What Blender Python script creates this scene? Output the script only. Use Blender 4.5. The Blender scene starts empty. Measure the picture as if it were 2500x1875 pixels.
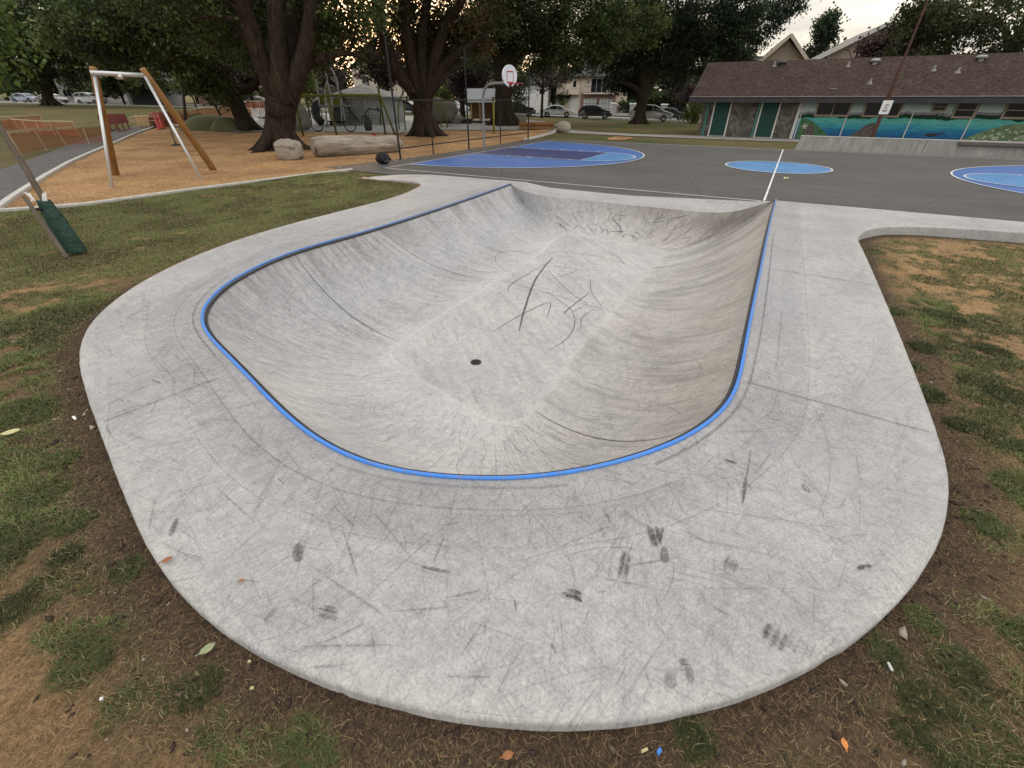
import bpy, bmesh, math, random
import numpy as np
from mathutils import Vector, Matrix
from mathutils.geometry import delaunay_2d_cdt
R = math.radians
SC = bpy.context.scene
COL = SC.collection

# ------------------------------------------------------------------ camera, sky, sun, exposure
CAM_H, PITCH, FPX, PW, PH = 2.1735, 0.58681, 1047.1, 2500, 1875
cam_d = bpy.data.cameras.new("camera")
cam = bpy.data.objects.new("camera", cam_d)
COL.objects.link(cam)
cam.location = (0, 0, CAM_H)
cam.rotation_euler = (math.pi / 2 - PITCH, 0, 0)
cam_d.sensor_width = 36.0
cam_d.lens = 36.0 * FPX / PW
cam_d.clip_start = 0.05
cam_d.clip_end = 2000
SC.camera = cam

SUN_AZ, SUN_EL = R(-13.0), R(9.0)
world = bpy.data.worlds.new("World")
SC.world = world
world.use_nodes = True
wn = world.node_tree
wn.nodes.clear()
w_out = wn.nodes.new("ShaderNodeOutputWorld")
w_bg = wn.nodes.new("ShaderNodeBackground")
sky = wn.nodes.new("ShaderNodeTexSky")
sky.sky_type = 'NISHITA'
sky.sun_disc = False
sky.sun_elevation = SUN_EL
sky.sun_rotation = SUN_AZ
sky.air_density = 1.0
sky.dust_density = 2.0
sky.ozone_density = 1.0
# thin evening cloud sheet mixed over the clear sky
w_tc = wn.nodes.new("ShaderNodeTexCoord")
w_map = wn.nodes.new("ShaderNodeMapping")
w_map.inputs['Scale'].default_value = (1.0, 1.0, 5.0)
w_ns = wn.nodes.new("ShaderNodeTexNoise")
w_ns.inputs['Scale'].default_value = 3.0
w_ns.inputs['Detail'].default_value = 6.0
w_ns.inputs['Roughness'].default_value = 0.55
w_cr = wn.nodes.new("ShaderNodeValToRGB")
w_cr.color_ramp.elements[0].position = 0.32
w_cr.color_ramp.elements[0].color = (0.82, 0.82, 0.82, 1)
w_cr.color_ramp.elements[1].position = 0.62
w_cr.color_ramp.elements[1].color = (0.95, 0.95, 0.95, 1)
w_mx = wn.nodes.new("ShaderNodeMix")
w_mx.data_type = 'RGBA'
w_c2 = wn.nodes.new("ShaderNodeValToRGB")
w_c2.color_ramp.elements[0].position = 0.38
w_c2.color_ramp.elements[0].color = (2.5, 2.6, 2.8, 1)
w_c2.color_ramp.elements[1].position = 0.6
w_c2.color_ramp.elements[1].color = (5.3, 5.0, 4.5, 1)
wn.links.new(w_tc.outputs['Generated'], w_map.inputs[0])
wn.links.new(w_map.outputs[0], w_ns.inputs['Vector'])
wn.links.new(w_ns.outputs['Fac'], w_cr.inputs[0])
wn.links.new(w_ns.outputs['Fac'], w_c2.inputs[0])
wn.links.new(w_cr.outputs[0], w_mx.inputs[0])
wn.links.new(sky.outputs[0], w_mx.inputs[6])
wn.links.new(w_c2.outputs[0], w_mx.inputs[7])
# an overcast dome is brighter overhead than along the horizon
w_sp = wn.nodes.new("ShaderNodeSeparateXYZ")
wn.links.new(w_tc.outputs['Generated'], w_sp.inputs[0])
w_el = wn.nodes.new("ShaderNodeValToRGB")
w_el.color_ramp.elements[0].position = 0.02
w_el.color_ramp.elements[0].color = (0.78, 0.74, 0.68, 1)
w_el.color_ramp.elements[1].position = 0.75
w_el.color_ramp.elements[1].color = (1.44, 1.45, 1.47, 1)
wn.links.new(w_sp.outputs[2], w_el.inputs[0])
w_m2 = wn.nodes.new("ShaderNodeMix")
w_m2.data_type = 'RGBA'
w_m2.blend_type = 'MULTIPLY'
w_m2.clamp_result = False
w_m2.inputs[0].default_value = 1.0
wn.links.new(w_mx.outputs[2], w_m2.inputs[6])
wn.links.new(w_el.outputs[0], w_m2.inputs[7])
# the low sun glowing through thin cloud
w_dt = wn.nodes.new("ShaderNodeVectorMath")
w_dt.operation = 'DOT_PRODUCT'
w_dt.inputs[1].default_value = (math.sin(SUN_AZ) * math.cos(SUN_EL), math.cos(SUN_AZ) * math.cos(SUN_EL), math.sin(SUN_EL))
wn.links.new(w_tc.outputs['Generated'], w_dt.inputs[0])
w_pw = wn.nodes.new("ShaderNodeMath")
w_pw.operation = 'POWER'
w_pw.inputs[1].default_value = 55.0
w_pw.use_clamp = True
wn.links.new(w_dt.outputs['Value'], w_pw.inputs[0])
w_gl = wn.nodes.new("ShaderNodeMix")
w_gl.data_type = 'RGBA'
w_gl.blend_type = 'ADD'
w_gl.clamp_result = False
w_gl.inputs[7].default_value = (9.0, 4.6, 1.9, 1)
wn.links.new(w_pw.outputs[0], w_gl.inputs[0])
wn.links.new(w_m2.outputs[2], w_gl.inputs[6])
wn.links.new(w_gl.outputs[2], w_bg.inputs['Color'])
w_bg.inputs['Strength'].default_value = 0.12
wn.links.new(w_bg.outputs[0], w_out.inputs[0])

sun_d = bpy.data.lights.new("sun", 'SUN')
sun_d.energy = 0.6
sun_d.angle = R(10)
sun_d.color = (1.0, 0.78, 0.55)
sun = bpy.data.objects.new("sun", sun_d)
COL.objects.link(sun)
sdir = Vector((math.sin(SUN_AZ) * math.cos(SUN_EL), math.cos(SUN_AZ) * math.cos(SUN_EL), math.sin(SUN_EL)))
sun.rotation_euler = sdir.to_track_quat('Z', 'Y').to_euler()
SC.view_settings.view_transform = 'Standard'
SC.view_settings.look = 'None'
SC.view_settings.exposure = 1.32
SC.view_settings.gamma = 1.0
SC.cycles.max_bounces = 6
SC.cycles.transparent_max_bounces = 12
SC.cycles.caustics_reflective = False
SC.cycles.caustics_refractive = False

# ------------------------------------------------------------------ photo measurement -> ground
CP, SP = math.cos(PITCH), math.sin(PITCH)
def sstep(x, a, b):
    t = np.clip((np.asarray(x, float) - a) / (b - a), 0, 1)
    return t * t * (3 - 2 * t)
def zg(x, y):
    """terrain: the park falls gently from the far left to the far right"""
    return -0.017 * (np.asarray(x, float) - 5) * sstep(y, 33, 66)
def at(px, py, z=None):
    """point of the photograph (2500 px wide) -> place on the ground (or on height z)"""
    u, v = (px - PW / 2) / FPX, (PH / 2 - py) / FPX
    d = (u, CP + v * SP, -SP + v * CP)
    zz = 0.0 if z is None else z
    for _ in range(1 if z is not None else 12):
        t = (zz - CAM_H) / d[2]
        if t < 0 or t > 400: t = 400
        if z is None: zz = float(zg(t * d[0], t * d[1]))
    return Vector((t * d[0], t * d[1], zz))
def az(px):
    return ((px - PW / 2) / FPX) / (CP + 0.665 * SP)
def zat(X, Y, py):
    """height at which a thing standing at (X, Y) reaches image row py"""
    v = (PH / 2 - py) / FPX
    return CAM_H + Y * (v * CP - SP) / (CP + v * SP)
def xat(px, Y, z):
    zc = Y * CP - (z - CAM_H) * SP
    return (px - PW / 2) / FPX * zc
CO, CDX, CDY = np.array([-4.743, 17.825]), np.array([.87144, -.49051]), np.array([.49051, .87144])
def court(x, y, z=0.0):
    p = CO + x * CDX + y * CDY
    return Vector((p[0], p[1], z))
def to_court(x, y):
    rx, ry = x - CO[0], y - CO[1]
    return rx * CDX[0] + ry * CDX[1], rx * CDY[0] + ry * CDY[1]
CROT = math.atan2(CDX[1], CDX[0])

# ------------------------------------------------------------------ numpy noise
def vnoise(x, y, seed=0):
    x = np.asarray(x, float); y = np.asarray(y, float)
    xi, yi = np.floor(x).astype(np.int64), np.floor(y).astype(np.int64)
    xf, yf = x - xi, y - yi
    xf, yf = xf * xf * (3 - 2 * xf), yf * yf * (3 - 2 * yf)
    def h(a, b):
        n = (a * 374761393 + b * 668265263 + seed * 974711) & 0xffffffff
        n = ((n ^ (n >> 13)) * 1274126177) & 0xffffffff
        return ((n ^ (n >> 16)) & 0xffff) / 65535.0
    return (h(xi, yi) * (1 - xf) + h(xi + 1, yi) * xf) * (1 - yf) + (h(xi, yi + 1) * (1 - xf) + h(xi + 1, yi + 1) * xf) * yf
def fbm(x, y, seed=0, o=4):
    s, a, t = 0, 1, 0
    for i in range(o):
        s = s + a * vnoise(x * 2 ** i, y * 2 ** i, seed + i * 17); t += a; a *= .5
    return s / t
def inside(px, py, poly):
    r = np.zeros(np.shape(px), bool)
    n = len(poly)
    for i in range(n):
        x0, y0 = poly[i][:2]; x1, y1 = poly[(i + 1) % n][:2]
        if y0 == y1: continue
        c = ((y0 > py) != (y1 > py)) & (px < (x1 - x0) * (py - y0) / (y1 - y0) + x0)
        r ^= c
    return r
def dist_poly(px, py, poly, closed=True):
    d = np.full(np.shape(px), 1e9)
    n = len(poly)
    for i in range(n if closed else n - 1):
        ax, ay = poly[i][:2]; bx, by = poly[(i + 1) % n][:2]
        vx, vy = bx - ax, by - ay
        L = vx * vx + vy * vy + 1e-12
        t = np.clip(((px - ax) * vx + (py - ay) * vy) / L, 0, 1)
        d = np.minimum(d, np.hypot(px - ax - t * vx, py - ay - t * vy))
    return d
def catmull(P, n=8, closed=False):
    P = np.asarray(P, float); N = len(P); out = []
    for i in range(N if closed else N - 1):
        g = lambda k: P[(i + k) % N] if closed else P[min(max(i + k, 0), N - 1)]
        p0, p1, p2, p3 = g(-1), g(0), g(1), g(2)
        for j in range(n):
            t = j / n
            out.append(.5 * ((2 * p1) + (-p0 + p2) * t + (2 * p0 - 5 * p1 + 4 * p2 - p3) * t * t + (-p0 + 3 * p1 - 3 * p2 + p3) * t ** 3))
    if not closed: out.append(P[-1])
    return np.array(out)

# ------------------------------------------------------------------ materials
def mat(name, color, rough=0.8, var=0.25, scale=4.0, detail=6.0, bump=0.0, bscale=None, metal=0.0, color2=None, spec=0.3, coat=0.0, stretch=None):
    m = bpy.data.materials.new(name)
    m.use_nodes = True
    nt = m.node_tree
    b = nt.nodes['Principled BSDF']
    b.inputs['Roughness'].default_value = rough
    b.inputs['Metallic'].default_value = metal
    b.inputs['Specular IOR Level'].default_value = spec
    b.inputs['Coat Weight'].default_value = coat
    tc = nt.nodes.new("ShaderNodeTexCoord")
    vec = tc.outputs['Object']
    if stretch:
        mp = nt.nodes.new("ShaderNodeMapping")
        mp.inputs['Scale'].default_value = stretch
        nt.links.new(vec, mp.inputs[0]); vec = mp.outputs[0]
    ns = nt.nodes.new("ShaderNodeTexNoise")
    ns.inputs['Scale'].default_value = scale
    ns.inputs['Detail'].default_value = detail
    ns.inputs['Roughness'].default_value = 0.62
    nt.links.new(vec, ns.inputs['Vector'])
    mr = nt.nodes.new("ShaderNodeMapRange")
    mr.inputs[1].default_value = 0.3; mr.inputs[2].default_value = 0.7
    nt.links.new(ns.outputs['Fac'], mr.inputs[0])
    mx = nt.nodes.new("ShaderNodeMix"); mx.data_type = 'RGBA'
    c = Vector(color)
    c2 = Vector(color2) if color2 else c * (1 + var)
    c1 = c if color2 else c * (1 - var)
    mx.inputs[6].default_value = (*c1, 1); mx.inputs[7].default_value = (*c2, 1)
    nt.links.new(mr.outputs[0], mx.inputs[0])
    nt.links.new(mx.outputs[2], b.inputs['Base Color'])
    if bump:
        n2 = nt.nodes.new("ShaderNodeTexNoise")
        n2.inputs['Scale'].default_value = bscale or scale * 4
        n2.inputs['Detail'].default_value = 4
        nt.links.new(vec, n2.inputs['Vector'])
        bp = nt.nodes.new("ShaderNodeBump")
        bp.inputs['Strength'].default_value = bump
        bp.inputs['Distance'].default_value = 0.05
        nt.links.new(n2.outputs['Fac'], bp.inputs['Height'])
        nt.links.new(bp.outputs[0], b.inputs['Normal'])
    m['mixnode'] = mx.name
    return m
class NT:
    """small helper to write node graphs"""
    def __init__(s, m): s.t = m.node_tree; s.b = s.t.nodes['Principled BSDF']
    def n(s, k, **kw):
        o = s.t.nodes.new(k)
        for a, v in kw.items():
            if a.startswith('i_'): o.inputs[int(a[2:]) if a[2:].isdigit() else a[2:]].default_value = v
            else: setattr(o, a, v)
        return o
    def l(s, a, b): s.t.links.new(a, b)
    def noise(s, vec, scale, detail=5, rough=.6):
        o = s.n("ShaderNodeTexNoise"); o.inputs['Scale'].default_value = scale; o.inputs['Detail'].default_value = detail; o.inputs['Roughness'].default_value = rough
        if vec is not None: s.l(vec, o.inputs['Vector'])
        return o.outputs['Fac']
    def ramp(s, fac, *st):
        o = s.n("ShaderNodeValToRGB"); e = o.color_ramp.elements
        while len(e) < len(st): e.new(.5)
        for q, (p, c) in zip(e, st):
            q.position = p; q.color = (*c, 1) if hasattr(c, '__len__') else (c, c, c, 1)
        s.l(fac, o.inputs[0]); return o.outputs[0]
    def mix(s, fac, a, b, mode='MIX'):
        o = s.n("ShaderNodeMix", data_type='RGBA', blend_type=mode)
        for v, i in ((fac, 0), (a, 6), (b, 7)):
            if hasattr(v, 'is_output'): s.l(v, o.inputs[i])
            elif i == 0: o.inputs[0].default_value = v
            else: o.inputs[i].default_value = (*v, 1) if hasattr(v, '__len__') else (v, v, v, 1)
        return o.outputs[2]
    def mapping(s, vec, sc=(1, 1, 1), rot=(0, 0, 0)):
        o = s.n("ShaderNodeMapping")
        if any(rot) and all(sc): o.vector_type = 'TEXTURE'; sc = tuple(1 / a for a in sc)     # turn first, then stretch
        o.inputs['Scale'].default_value = sc; o.inputs['Rotation'].default_value = rot
        s.l(vec, o.inputs[0]); return o.outputs[0]
    def math(s, op, a, b=0.0):
        o = s.n("ShaderNodeMath", operation=op)
        for v, i in ((a, 0), (b, 1)):
            if hasattr(v, 'is_output'): s.l(v, o.inputs[i])
            else: o.inputs[i].default_value = v
        return o.outputs[0]
    def bump(s, h, st=.3, d=.02):
        o = s.n("ShaderNodeBump"); o.inputs['Strength'].default_value = st; o.inputs['Distance'].default_value = d
        s.l(h, o.inputs['Height']); s.l(o.outputs[0], s.b.inputs['Normal'])
def newmat(name, rough=.8, spec=.3):
    m = bpy.data.materials.new(name); m.use_nodes = True
    q = NT(m); q.b.inputs['Roughness'].default_value = rough; q.b.inputs['Specular IOR Level'].default_value = spec
    q.obj = q.n("ShaderNodeTexCoord").outputs['Object']
    q.m = m
    return q

# ------------------------------------------------------------------ mesh builders
class MB:
    def __init__(s): s.v = []; s.f = []; s.m = []; s.M = Matrix()
    def add(s, vs, fs, mi=0):
        o = len(s.v)
        s.v += [s.M @ Vector(p) for p in vs]
        s.f += [tuple(o + i for i in f) for f in fs]
        s.m += [mi] * len(fs)
    def box(s, c, d, rz=0, mi=0, top=None):
        hx, hy, hz = d[0] / 2, d[1] / 2, d[2] / 2
        tx, ty = (hx, hy) if top is None else (top[0] / 2, top[1] / 2)
        q = [(-hx, -hy, -hz), (hx, -hy, -hz), (hx, hy, -hz), (-hx, hy, -hz), (-tx, -ty, hz), (tx, -ty, hz), (tx, ty, hz), (-tx, ty, hz)]
        Mt = Matrix.Translation(c) @ Matrix.Rotation(rz, 4, 'Z')
        s.add([Mt @ Vector(p) for p in q], [(0, 3, 2, 1), (4, 5, 6, 7), (0, 1, 5, 4), (1, 2, 6, 5), (2, 3, 7, 6), (3, 0, 4, 7)], mi)
    def tube(s, path, rad, n=8, mi=0, cap=True, closed=False):
        P = [Vector(p) for p in path]; N = len(P)
        rr = [float(rad)] * N if not hasattr(rad, "__len__") else [float(x) for x in np.interp(np.linspace(0, 1, N), np.linspace(0, 1, len(rad)), rad)]
        o = []; fs = []; up = None
        for i in range(N):
            a = P[i - 1] if (i > 0 or closed) else P[i]; b = P[(i + 1) % N] if (i < N - 1 or closed) else P[i]
            t = (b - a).normalized()
            if up is None:
                up = Vector((0, 0, 1)) if abs(t.z) < .9 else Vector((1, 0, 0))
            sd = t.cross(up).normalized(); up = sd.cross(t).normalized()
            for k in range(n):
                th = 2 * math.pi * k / n
                o.append(P[i] + rr[i] * (math.cos(th) * sd + math.sin(th) * up))
        for i in range(N if closed else N - 1):
            j = (i + 1) % N
            for k in range(n): fs.append((i * n + k, i * n + (k + 1) % n, j * n + (k + 1) % n, j * n + k))
        if cap and not closed:
            fs.append(tuple(range(n))[::-1]); fs.append(tuple((N - 1) * n + k for k in range(n)))
        s.add(o, fs, mi)
    def bar(s, a, b, w, h=None, mi=0):
        a, b = Vector(a), Vector(b); t = (b - a).normalized(); h = h or w
        up = Vector((0, 0, 1)) if abs(t.z) < .95 else Vector((0, 1, 0))
        sd = t.cross(up).normalized(); up = sd.cross(t)
        q = [p + sx * w / 2 * sd + sy * h / 2 * up for p in (a, b) for sx, sy in ((-1, -1), (1, -1), (1, 1), (-1, 1))]
        s.add(q, [(0, 1, 2, 3), (7, 6, 5, 4), (0, 4, 5, 1), (1, 5, 6, 2), (2, 6, 7, 3), (3, 7, 4, 0)], mi)
    def prism(s, poly, z0, z1, mi=0, mtop=None):
        n = len(poly)
        s.add([(p[0], p[1], z0) for p in poly] + [(p[0], p[1], z1) for p in poly],
              [tuple(range(n))[::-1]] + [(i, (i + 1) % n, n + (i + 1) % n, n + i) for i in range(n)], mi)
        s.add([(p[0], p[1], z1) for p in poly], [tuple(range(n))], mi if mtop is None else mtop)
    def quad(s, a, b, c, d, mi=0): s.add([a, b, c, d], [(0, 1, 2, 3)], mi)
    def ball(s, c, r, n=12, mi=0, jit=0.0, seed=0):
        rx, ry, rz = (r, r, r) if not hasattr(r, '__len__') else r
        rnd = random.Random(seed); o = []; fs = []; m = n // 2
        ph = [rnd.random() * 6.28 for _ in range(8)]
        for i in range(m + 1):
            t = math.pi * i / m
            for k in range(n):
                p = 2 * math.pi * k / n
                d = Vector((math.sin(t) * math.cos(p), math.sin(t) * math.sin(p), math.cos(t)))
                j = 1 + jit * (math.sin(3 * d.x + ph[0]) + math.sin(4 * d.y + ph[1]) + math.sin(5 * d.z + ph[2]) + .6 * math.sin(9 * d.x + 7 * d.y + ph[3]) + .5 * math.sin(11 * d.z - 8 * d.y + ph[4])) / 3
                o.append(Vector(c) + Vector((d.x * rx, d.y * ry, d.z * rz)) * j)
        for i in range(m):
            for k in range(n): fs.append((i * n + k, (i + 1) * n + k, (i + 1) * n + (k + 1) % n, i * n + (k + 1) % n))
        s.add(o, fs, mi)
    def lathe(s, prof, c=(0, 0, 0), n=16, mi=0):
        o = []; fs = []
        for r, z in prof:
            for k in range(n):
                p = 2 * math.pi * k / n; o.append((c[0] + r * math.cos(p), c[1] + r * math.sin(p), c[2] + z))
        for i in range(len(prof) - 1):
            for k in range(n): fs.append((i * n + k, i * n + (k + 1) % n, (i + 1) * n + (k + 1) % n, (i + 1) * n + k))
        s.add(o, fs, mi)
    def build(s, name, mats, parent=None, smooth=False, org=None, label=None):
        me = bpy.data.meshes.new(name)
        if org is None and parent is not None and parent.get('_w'): org = parent.location
        vs = s.v if org is None else [v - Vector(org) for v in s.v]
        me.from_pydata([tuple(v) for v in vs], [], s.f)
        for m in (mats if isinstance(mats, (list, tuple)) else [mats]): me.materials.append(m)
        me.polygons.foreach_set('material_index', s.m)
        if smooth: me.polygons.foreach_set('use_smooth', [True] * len(s.f))
        me.update()
        o = bpy.data.objects.new(name, me); COL.objects.link(o)
        if parent is not None: o.parent = parent
        elif org is not None: o.location = org
        if label: o['label'] = label
        return o
def npmesh(name, V, F, m, parent=None, col=None, smooth=False, uv=None):
    """V (N,3), F (M,k) arrays"""
    V = np.asarray(V, np.float32); F = np.asarray(F, np.int32)
    me = bpy.data.meshes.new(name)
    k = F.shape[1]
    me.vertices.add(len(V)); me.vertices.foreach_set('co', V.ravel())
    me.loops.add(F.size); me.loops.foreach_set('vertex_index', F.ravel())
    me.polygons.add(len(F)); me.polygons.foreach_set('loop_start', np.arange(0, F.size, k, dtype=np.int32))
    me.polygons.foreach_set('loop_total', np.full(len(F), k, np.int32))
    if smooth: me.polygons.foreach_set('use_smooth', np.ones(len(F), bool))
    for q in (m if isinstance(m, (list, tuple)) else [m]): me.materials.append(q)
    if col is not None:
        a = me.color_attributes.new('col', 'FLOAT_COLOR', 'POINT')
        c = np.ones((len(V), 4), np.float32); c[:, :3] = col
        a.data.foreach_set('color', c.ravel())
    me.update(calc_edges=True); me.validate()
    o = bpy.data.objects.new(name, me); COL.objects.link(o)
    if parent is not None: o.parent = parent
    return o
def tag(o, label=None, cat=None, group=None, kind=None):
    for k, v in (('label', label), ('category', cat), ('group', group), ('kind', kind)):
        if v: o[k] = v
    return o
def thing(name, loc, label, cat, rz=0.0, group=None, world=True):
    """an Empty at the thing's base; world=True: its parts are given in world coordinates (no rotation)"""
    o = bpy.data.objects.new(name, None); COL.objects.link(o)
    o.empty_display_size = .2
    o.location = loc; o.rotation_euler = (0, 0, rz)
    if world: o['_w'] = 1
    return tag(o, label, cat, group)
def copy_tree(o, parent=None):
    c = o.copy(); COL.objects.link(c); c.parent = parent
    for ch in list(o.children): copy_tree(ch, c)
    return c
def sheet(name, poly, dz, m, step=1.5, zf=None, kind='structure'):
    """a ground sheet following the terrain"""
    poly = [(p[0], p[1]) for p in poly]
    xs = [p[0] for p in poly]; ys = [p[1] for p in poly]
    gx, gy = np.meshgrid(np.arange(min(xs) + step / 2, max(xs), step), np.arange(min(ys) + step / 2, max(ys), step))
    gx, gy = gx.ravel(), gy.ravel()
    k = inside(gx, gy, poly) & (dist_poly(gx, gy, poly) > step * .3)
    pts = poly + list(zip(gx[k], gy[k]))
    n = len(poly)
    v, e, f, _, _, _ = delaunay_2d_cdt([Vector(p) for p in pts], [], [list(range(n))], 1, 1e-5)
    zf = zf or zg
    V = [(p.x, p.y, float(zf(p.x, p.y)) + dz) for p in v]
    me = bpy.data.meshes.new(name); me.from_pydata(V, [], f); me.materials.append(m)
    bm = bmesh.new(); bm.from_mesh(me)
    bmesh.ops.recalc_face_normals(bm, faces=bm.faces)
    if bm.faces and sum(q.normal.z for q in bm.faces) < 0:
        bmesh.ops.reverse_faces(bm, faces=bm.faces)
    bm.to_mesh(me); bm.free()
    o = bpy.data.objects.new(name, me); COL.objects.link(o)
    return tag(o, kind=kind)
K = 2500 / 2212
def pxpoly(pts, z=None, s=K, o=(0, 0)):
    return [at(o[0] + x * s, o[1] + y * s, z) for x, y in pts]
# ================================================================== SKATE BOWL
DZ = 0.20            # height of the deck above the court
cop_px = [(1103, 397), (980, 440), (800, 498), (700, 524), (632, 545), (575, 567), (530, 590), (495, 610), (465, 635), (445, 659), (437, 682), (440, 705), (455, 728), (470, 745), (530, 805), (600, 880),
          (680, 947), (770, 992), (860, 1017), (960, 1030), (1070, 1034), (1180, 1028), (1300, 1007), (1400, 978), (1480, 945), (1540, 905), (1574, 868), (1592, 830), (1604, 780), (1620, 690), (1645, 570), (1662, 484), (1676, 431)]
def zleft(y): return DZ - 0.08 * sstep(y, 7, 13.4)
T_cop = []
for i, q in enumerate(cop_px):
    z = DZ
    if i < 6:
        for _ in range(6):
            p = at(q[0] * K, q[1] * K, z); z = float(zleft(p.y))
    T_cop.append(tuple(at(q[0] * K, q[1] * K, z)))
T_cop = np.array(T_cop)
T_end_L, T_end_R = T_cop[0].copy(), T_cop[-1].copy()
lipR, lipL = np.array(court(11.9, -2.0, 0.0)), np.array(court(7.45, -2.02, 0.0))
def FC(cx, cy):
    p = court(cx, cy); return (p.x, p.y, zfloor(p.y))
def zdeck(x, y):
    x = np.asarray(x, float); y = np.asarray(y, float)
    cx, cy = to_court(x, y)
    wl = sstep(cx, 9.5, 7.5)
    z = DZ - 0.08 * sstep(y, 7, 13.4) * wl
    strip = sstep(cx, 6.3, 7.4) * (1 - sstep(cx, 11.95, 12.97)) * sstep(cy, -3.4, -2.3)
    z = z * (1 - strip) + 0.012 * strip
    tail = (1 - sstep(cx, 1.0, 3.4)) * sstep(cy, -4.5, -2.6)
    return z * (1 - .85 * tail)
s5 = .45198
def c4(x, y, z): return at(400 + x * 900 / 1991, 500 + y * 900 / 1991, z)
def c5(x, y, z): return at(1200 + x * s5, 500 + y * s5, z)
def zfloor(y): return -0.87 + 0.16 * float(sstep(y, 5.0, 11.5))
def F4(x, y):
    z = -.85
    for _ in range(8): p = c4(x, y, z); z = zfloor(p.y)
    return (p.x, p.y, z)
def F5(x, y):
    z = -.85
    for _ in range(8): p = c5(x, y, z); z = zfloor(p.y)
    return (p.x, p.y, z)
# segments of the rim (T) with the matching pieces of the floor outline (F)
segT = [T_cop[0:3], T_cop[2:5], T_cop[4:16], T_cop[15:21], T_cop[20:26], T_cop[25:30], T_cop[29:33],
        np.array([T_cop[-1], court(12.66, -1.22, DZ * .60), court(12.30, -1.66, DZ * .20), lipR]),
        np.array([lipR, .5 * (lipR + lipL), lipL]),
        np.array([lipL, court(6.98, -1.90, .03), court(6.55, -1.71, .075), T_cop[0]])]
segF = [[FC(8.48, -2.95), F4(1990, 300), F4(1810, 406)], [F4(1810, 406), F4(1500, 600), F4(1265, 757)],
        [F4(1265, 757), F4(1238, 778), F4(1230, 800), F4(1241, 828), F4(1290, 872), F4(1380, 930), F4(1470, 985)],
        [F4(1470, 985), F4(1600, 1066), F4(1710, 1134), F4(1790, 1165)],
        [F4(1790, 1165), F4(1850, 1171), F5(100, 1168), F5(160, 1155), F5(205, 1131)],
        [F5(205, 1131), F5(300, 1022), F5(450, 812), F5(655, 573)],
        [F5(655, 573), F5(780, 428), FC(11.16, -3.2)],
        [FC(11.16, -3.2), FC(11.12, -2.96), FC(11.02, -2.82), FC(10.85, -2.76)],
        [FC(10.85, -2.76), FC(9.8, -2.72), FC(8.85, -2.7)],
        [FC(8.85, -2.7), FC(8.65, -2.72), FC(8.53, -2.8), FC(8.48, -2.95)]]
nseg = [46, 40, 110, 60, 80, 46, 56, 26, 40, 26]
# smooth rim: one spline through all the coping points, then sampled between the knots
def resample(P, n):
    P = np.asarray(P, float)
    d = np.r_[0, np.cumsum(np.linalg.norm(np.diff(P, axis=0), axis=1))]
    t = np.linspace(0, d[-1], n)
    return np.stack([np.interp(t, d, P[:, k]) for k in range(3)], 1)
cop_s = catmull(T_cop, 12)
for _ in range(60):
    cop_s[1:-1] = .5 * cop_s[1:-1] + .25 * (cop_s[:-2] + cop_s[2:])
Tl, Fl, ujoint = [], [], []
kn = [0, 2, 4, 15, 20, 25, 29, 32]
for i in range(10):
    Ti = cop_s[kn[i] * 12:kn[i + 1] * 12 + 1] if i < 7 else catmull(segT[i], 12)
    Fi = catmull(np.array([tuple(q) for q in segF[i]]), 12)
    Tl.append(resample(Ti, nseg[i] + 1)[:-1]); Fl.append(resample(Fi, nseg[i] + 1)[:-1])
    ujoint.append(sum(nseg[:i]))
TT, FF = np.concatenate(Tl), np.concatenate(Fl)
NU = len(TT)
for _ in range(30):
    FF = .5 * FF + .25 * (np.roll(FF, 1, 0) + np.roll(FF, -1, 0))
    q = .5 * TT + .25 * (np.roll(TT, 1, 0) + np.roll(TT, -1, 0)); j = ujoint[7]
    TT[j + 2:-2] = q[j + 2:-2]
zr = zdeck(TT[:, 0], TT[:, 1]); jj = ujoint[7]
TT[jj:, 2] = np.minimum(TT[jj:, 2], np.maximum(zr[jj:], .0)) * .5 + TT[jj:, 2] * .5
NV = 36
hx = TT[:, :2] - FF[:, :2]
wv = np.linalg.norm(hx, axis=1); dv = TT[:, 2] - FF[:, 2]
Rv = np.maximum((wv ** 2 + dv ** 2) / (2 * dv), wv * 1.001)
phm = np.arcsin(np.clip(wv / Rv, 0, .9995))
hd = hx / wv[:, None]
def basin(u, s):
    """point on the transition: u = index round the rim, s = 0 floor .. 1 coping"""
    u = np.asarray(u, float) % NU; i = np.floor(u).astype(int); f = u - i; j = (i + 1) % NU
    L = lambda A: A[i] * (1 - f)[:, None] + A[j] * f[:, None]
    l1 = lambda A: A[i] * (1 - f) + A[j] * f
    ph = s * l1(phm); r = l1(Rv); F0 = L(FF); d = L(hd)
    P = F0.copy(); P[:, :2] += d * (r * np.sin(ph))[:, None]; P[:, 2] += r * (1 - np.cos(ph))
    # land exactly on the rim
    e = L(TT) - np.stack([F0[:, 0] + d[:, 0] * r * np.sin(l1(phm)), F0[:, 1] + d[:, 1] * r * np.sin(l1(phm)), F0[:, 2] + r * (1 - np.cos(l1(phm)))], 1)
    P += e * (s ** 2)[:, None]
    N = np.stack([-d[:, 0] * np.sin(ph), -d[:, 1] * np.sin(ph), np.cos(ph)], 1)
    return P, N
ss = np.linspace(0, 1, NV + 1)
BV = np.concatenate([basin(np.arange(NU), np.full(NU, s))[0] for s in ss])
uvu = np.r_[0, np.cumsum(np.linalg.norm(np.diff(TT, axis=0), axis=1))]
idx = np.arange(NU)
BF = []
for k in range(NV):
    a = k * NU + idx; b = k * NU + (idx + 1) % NU
    BF.append(np.stack([a, b, b + NU], 1)); BF.append(np.stack([a, b + NU, a + NU], 1))
BF = np.concatenate(BF)
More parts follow.
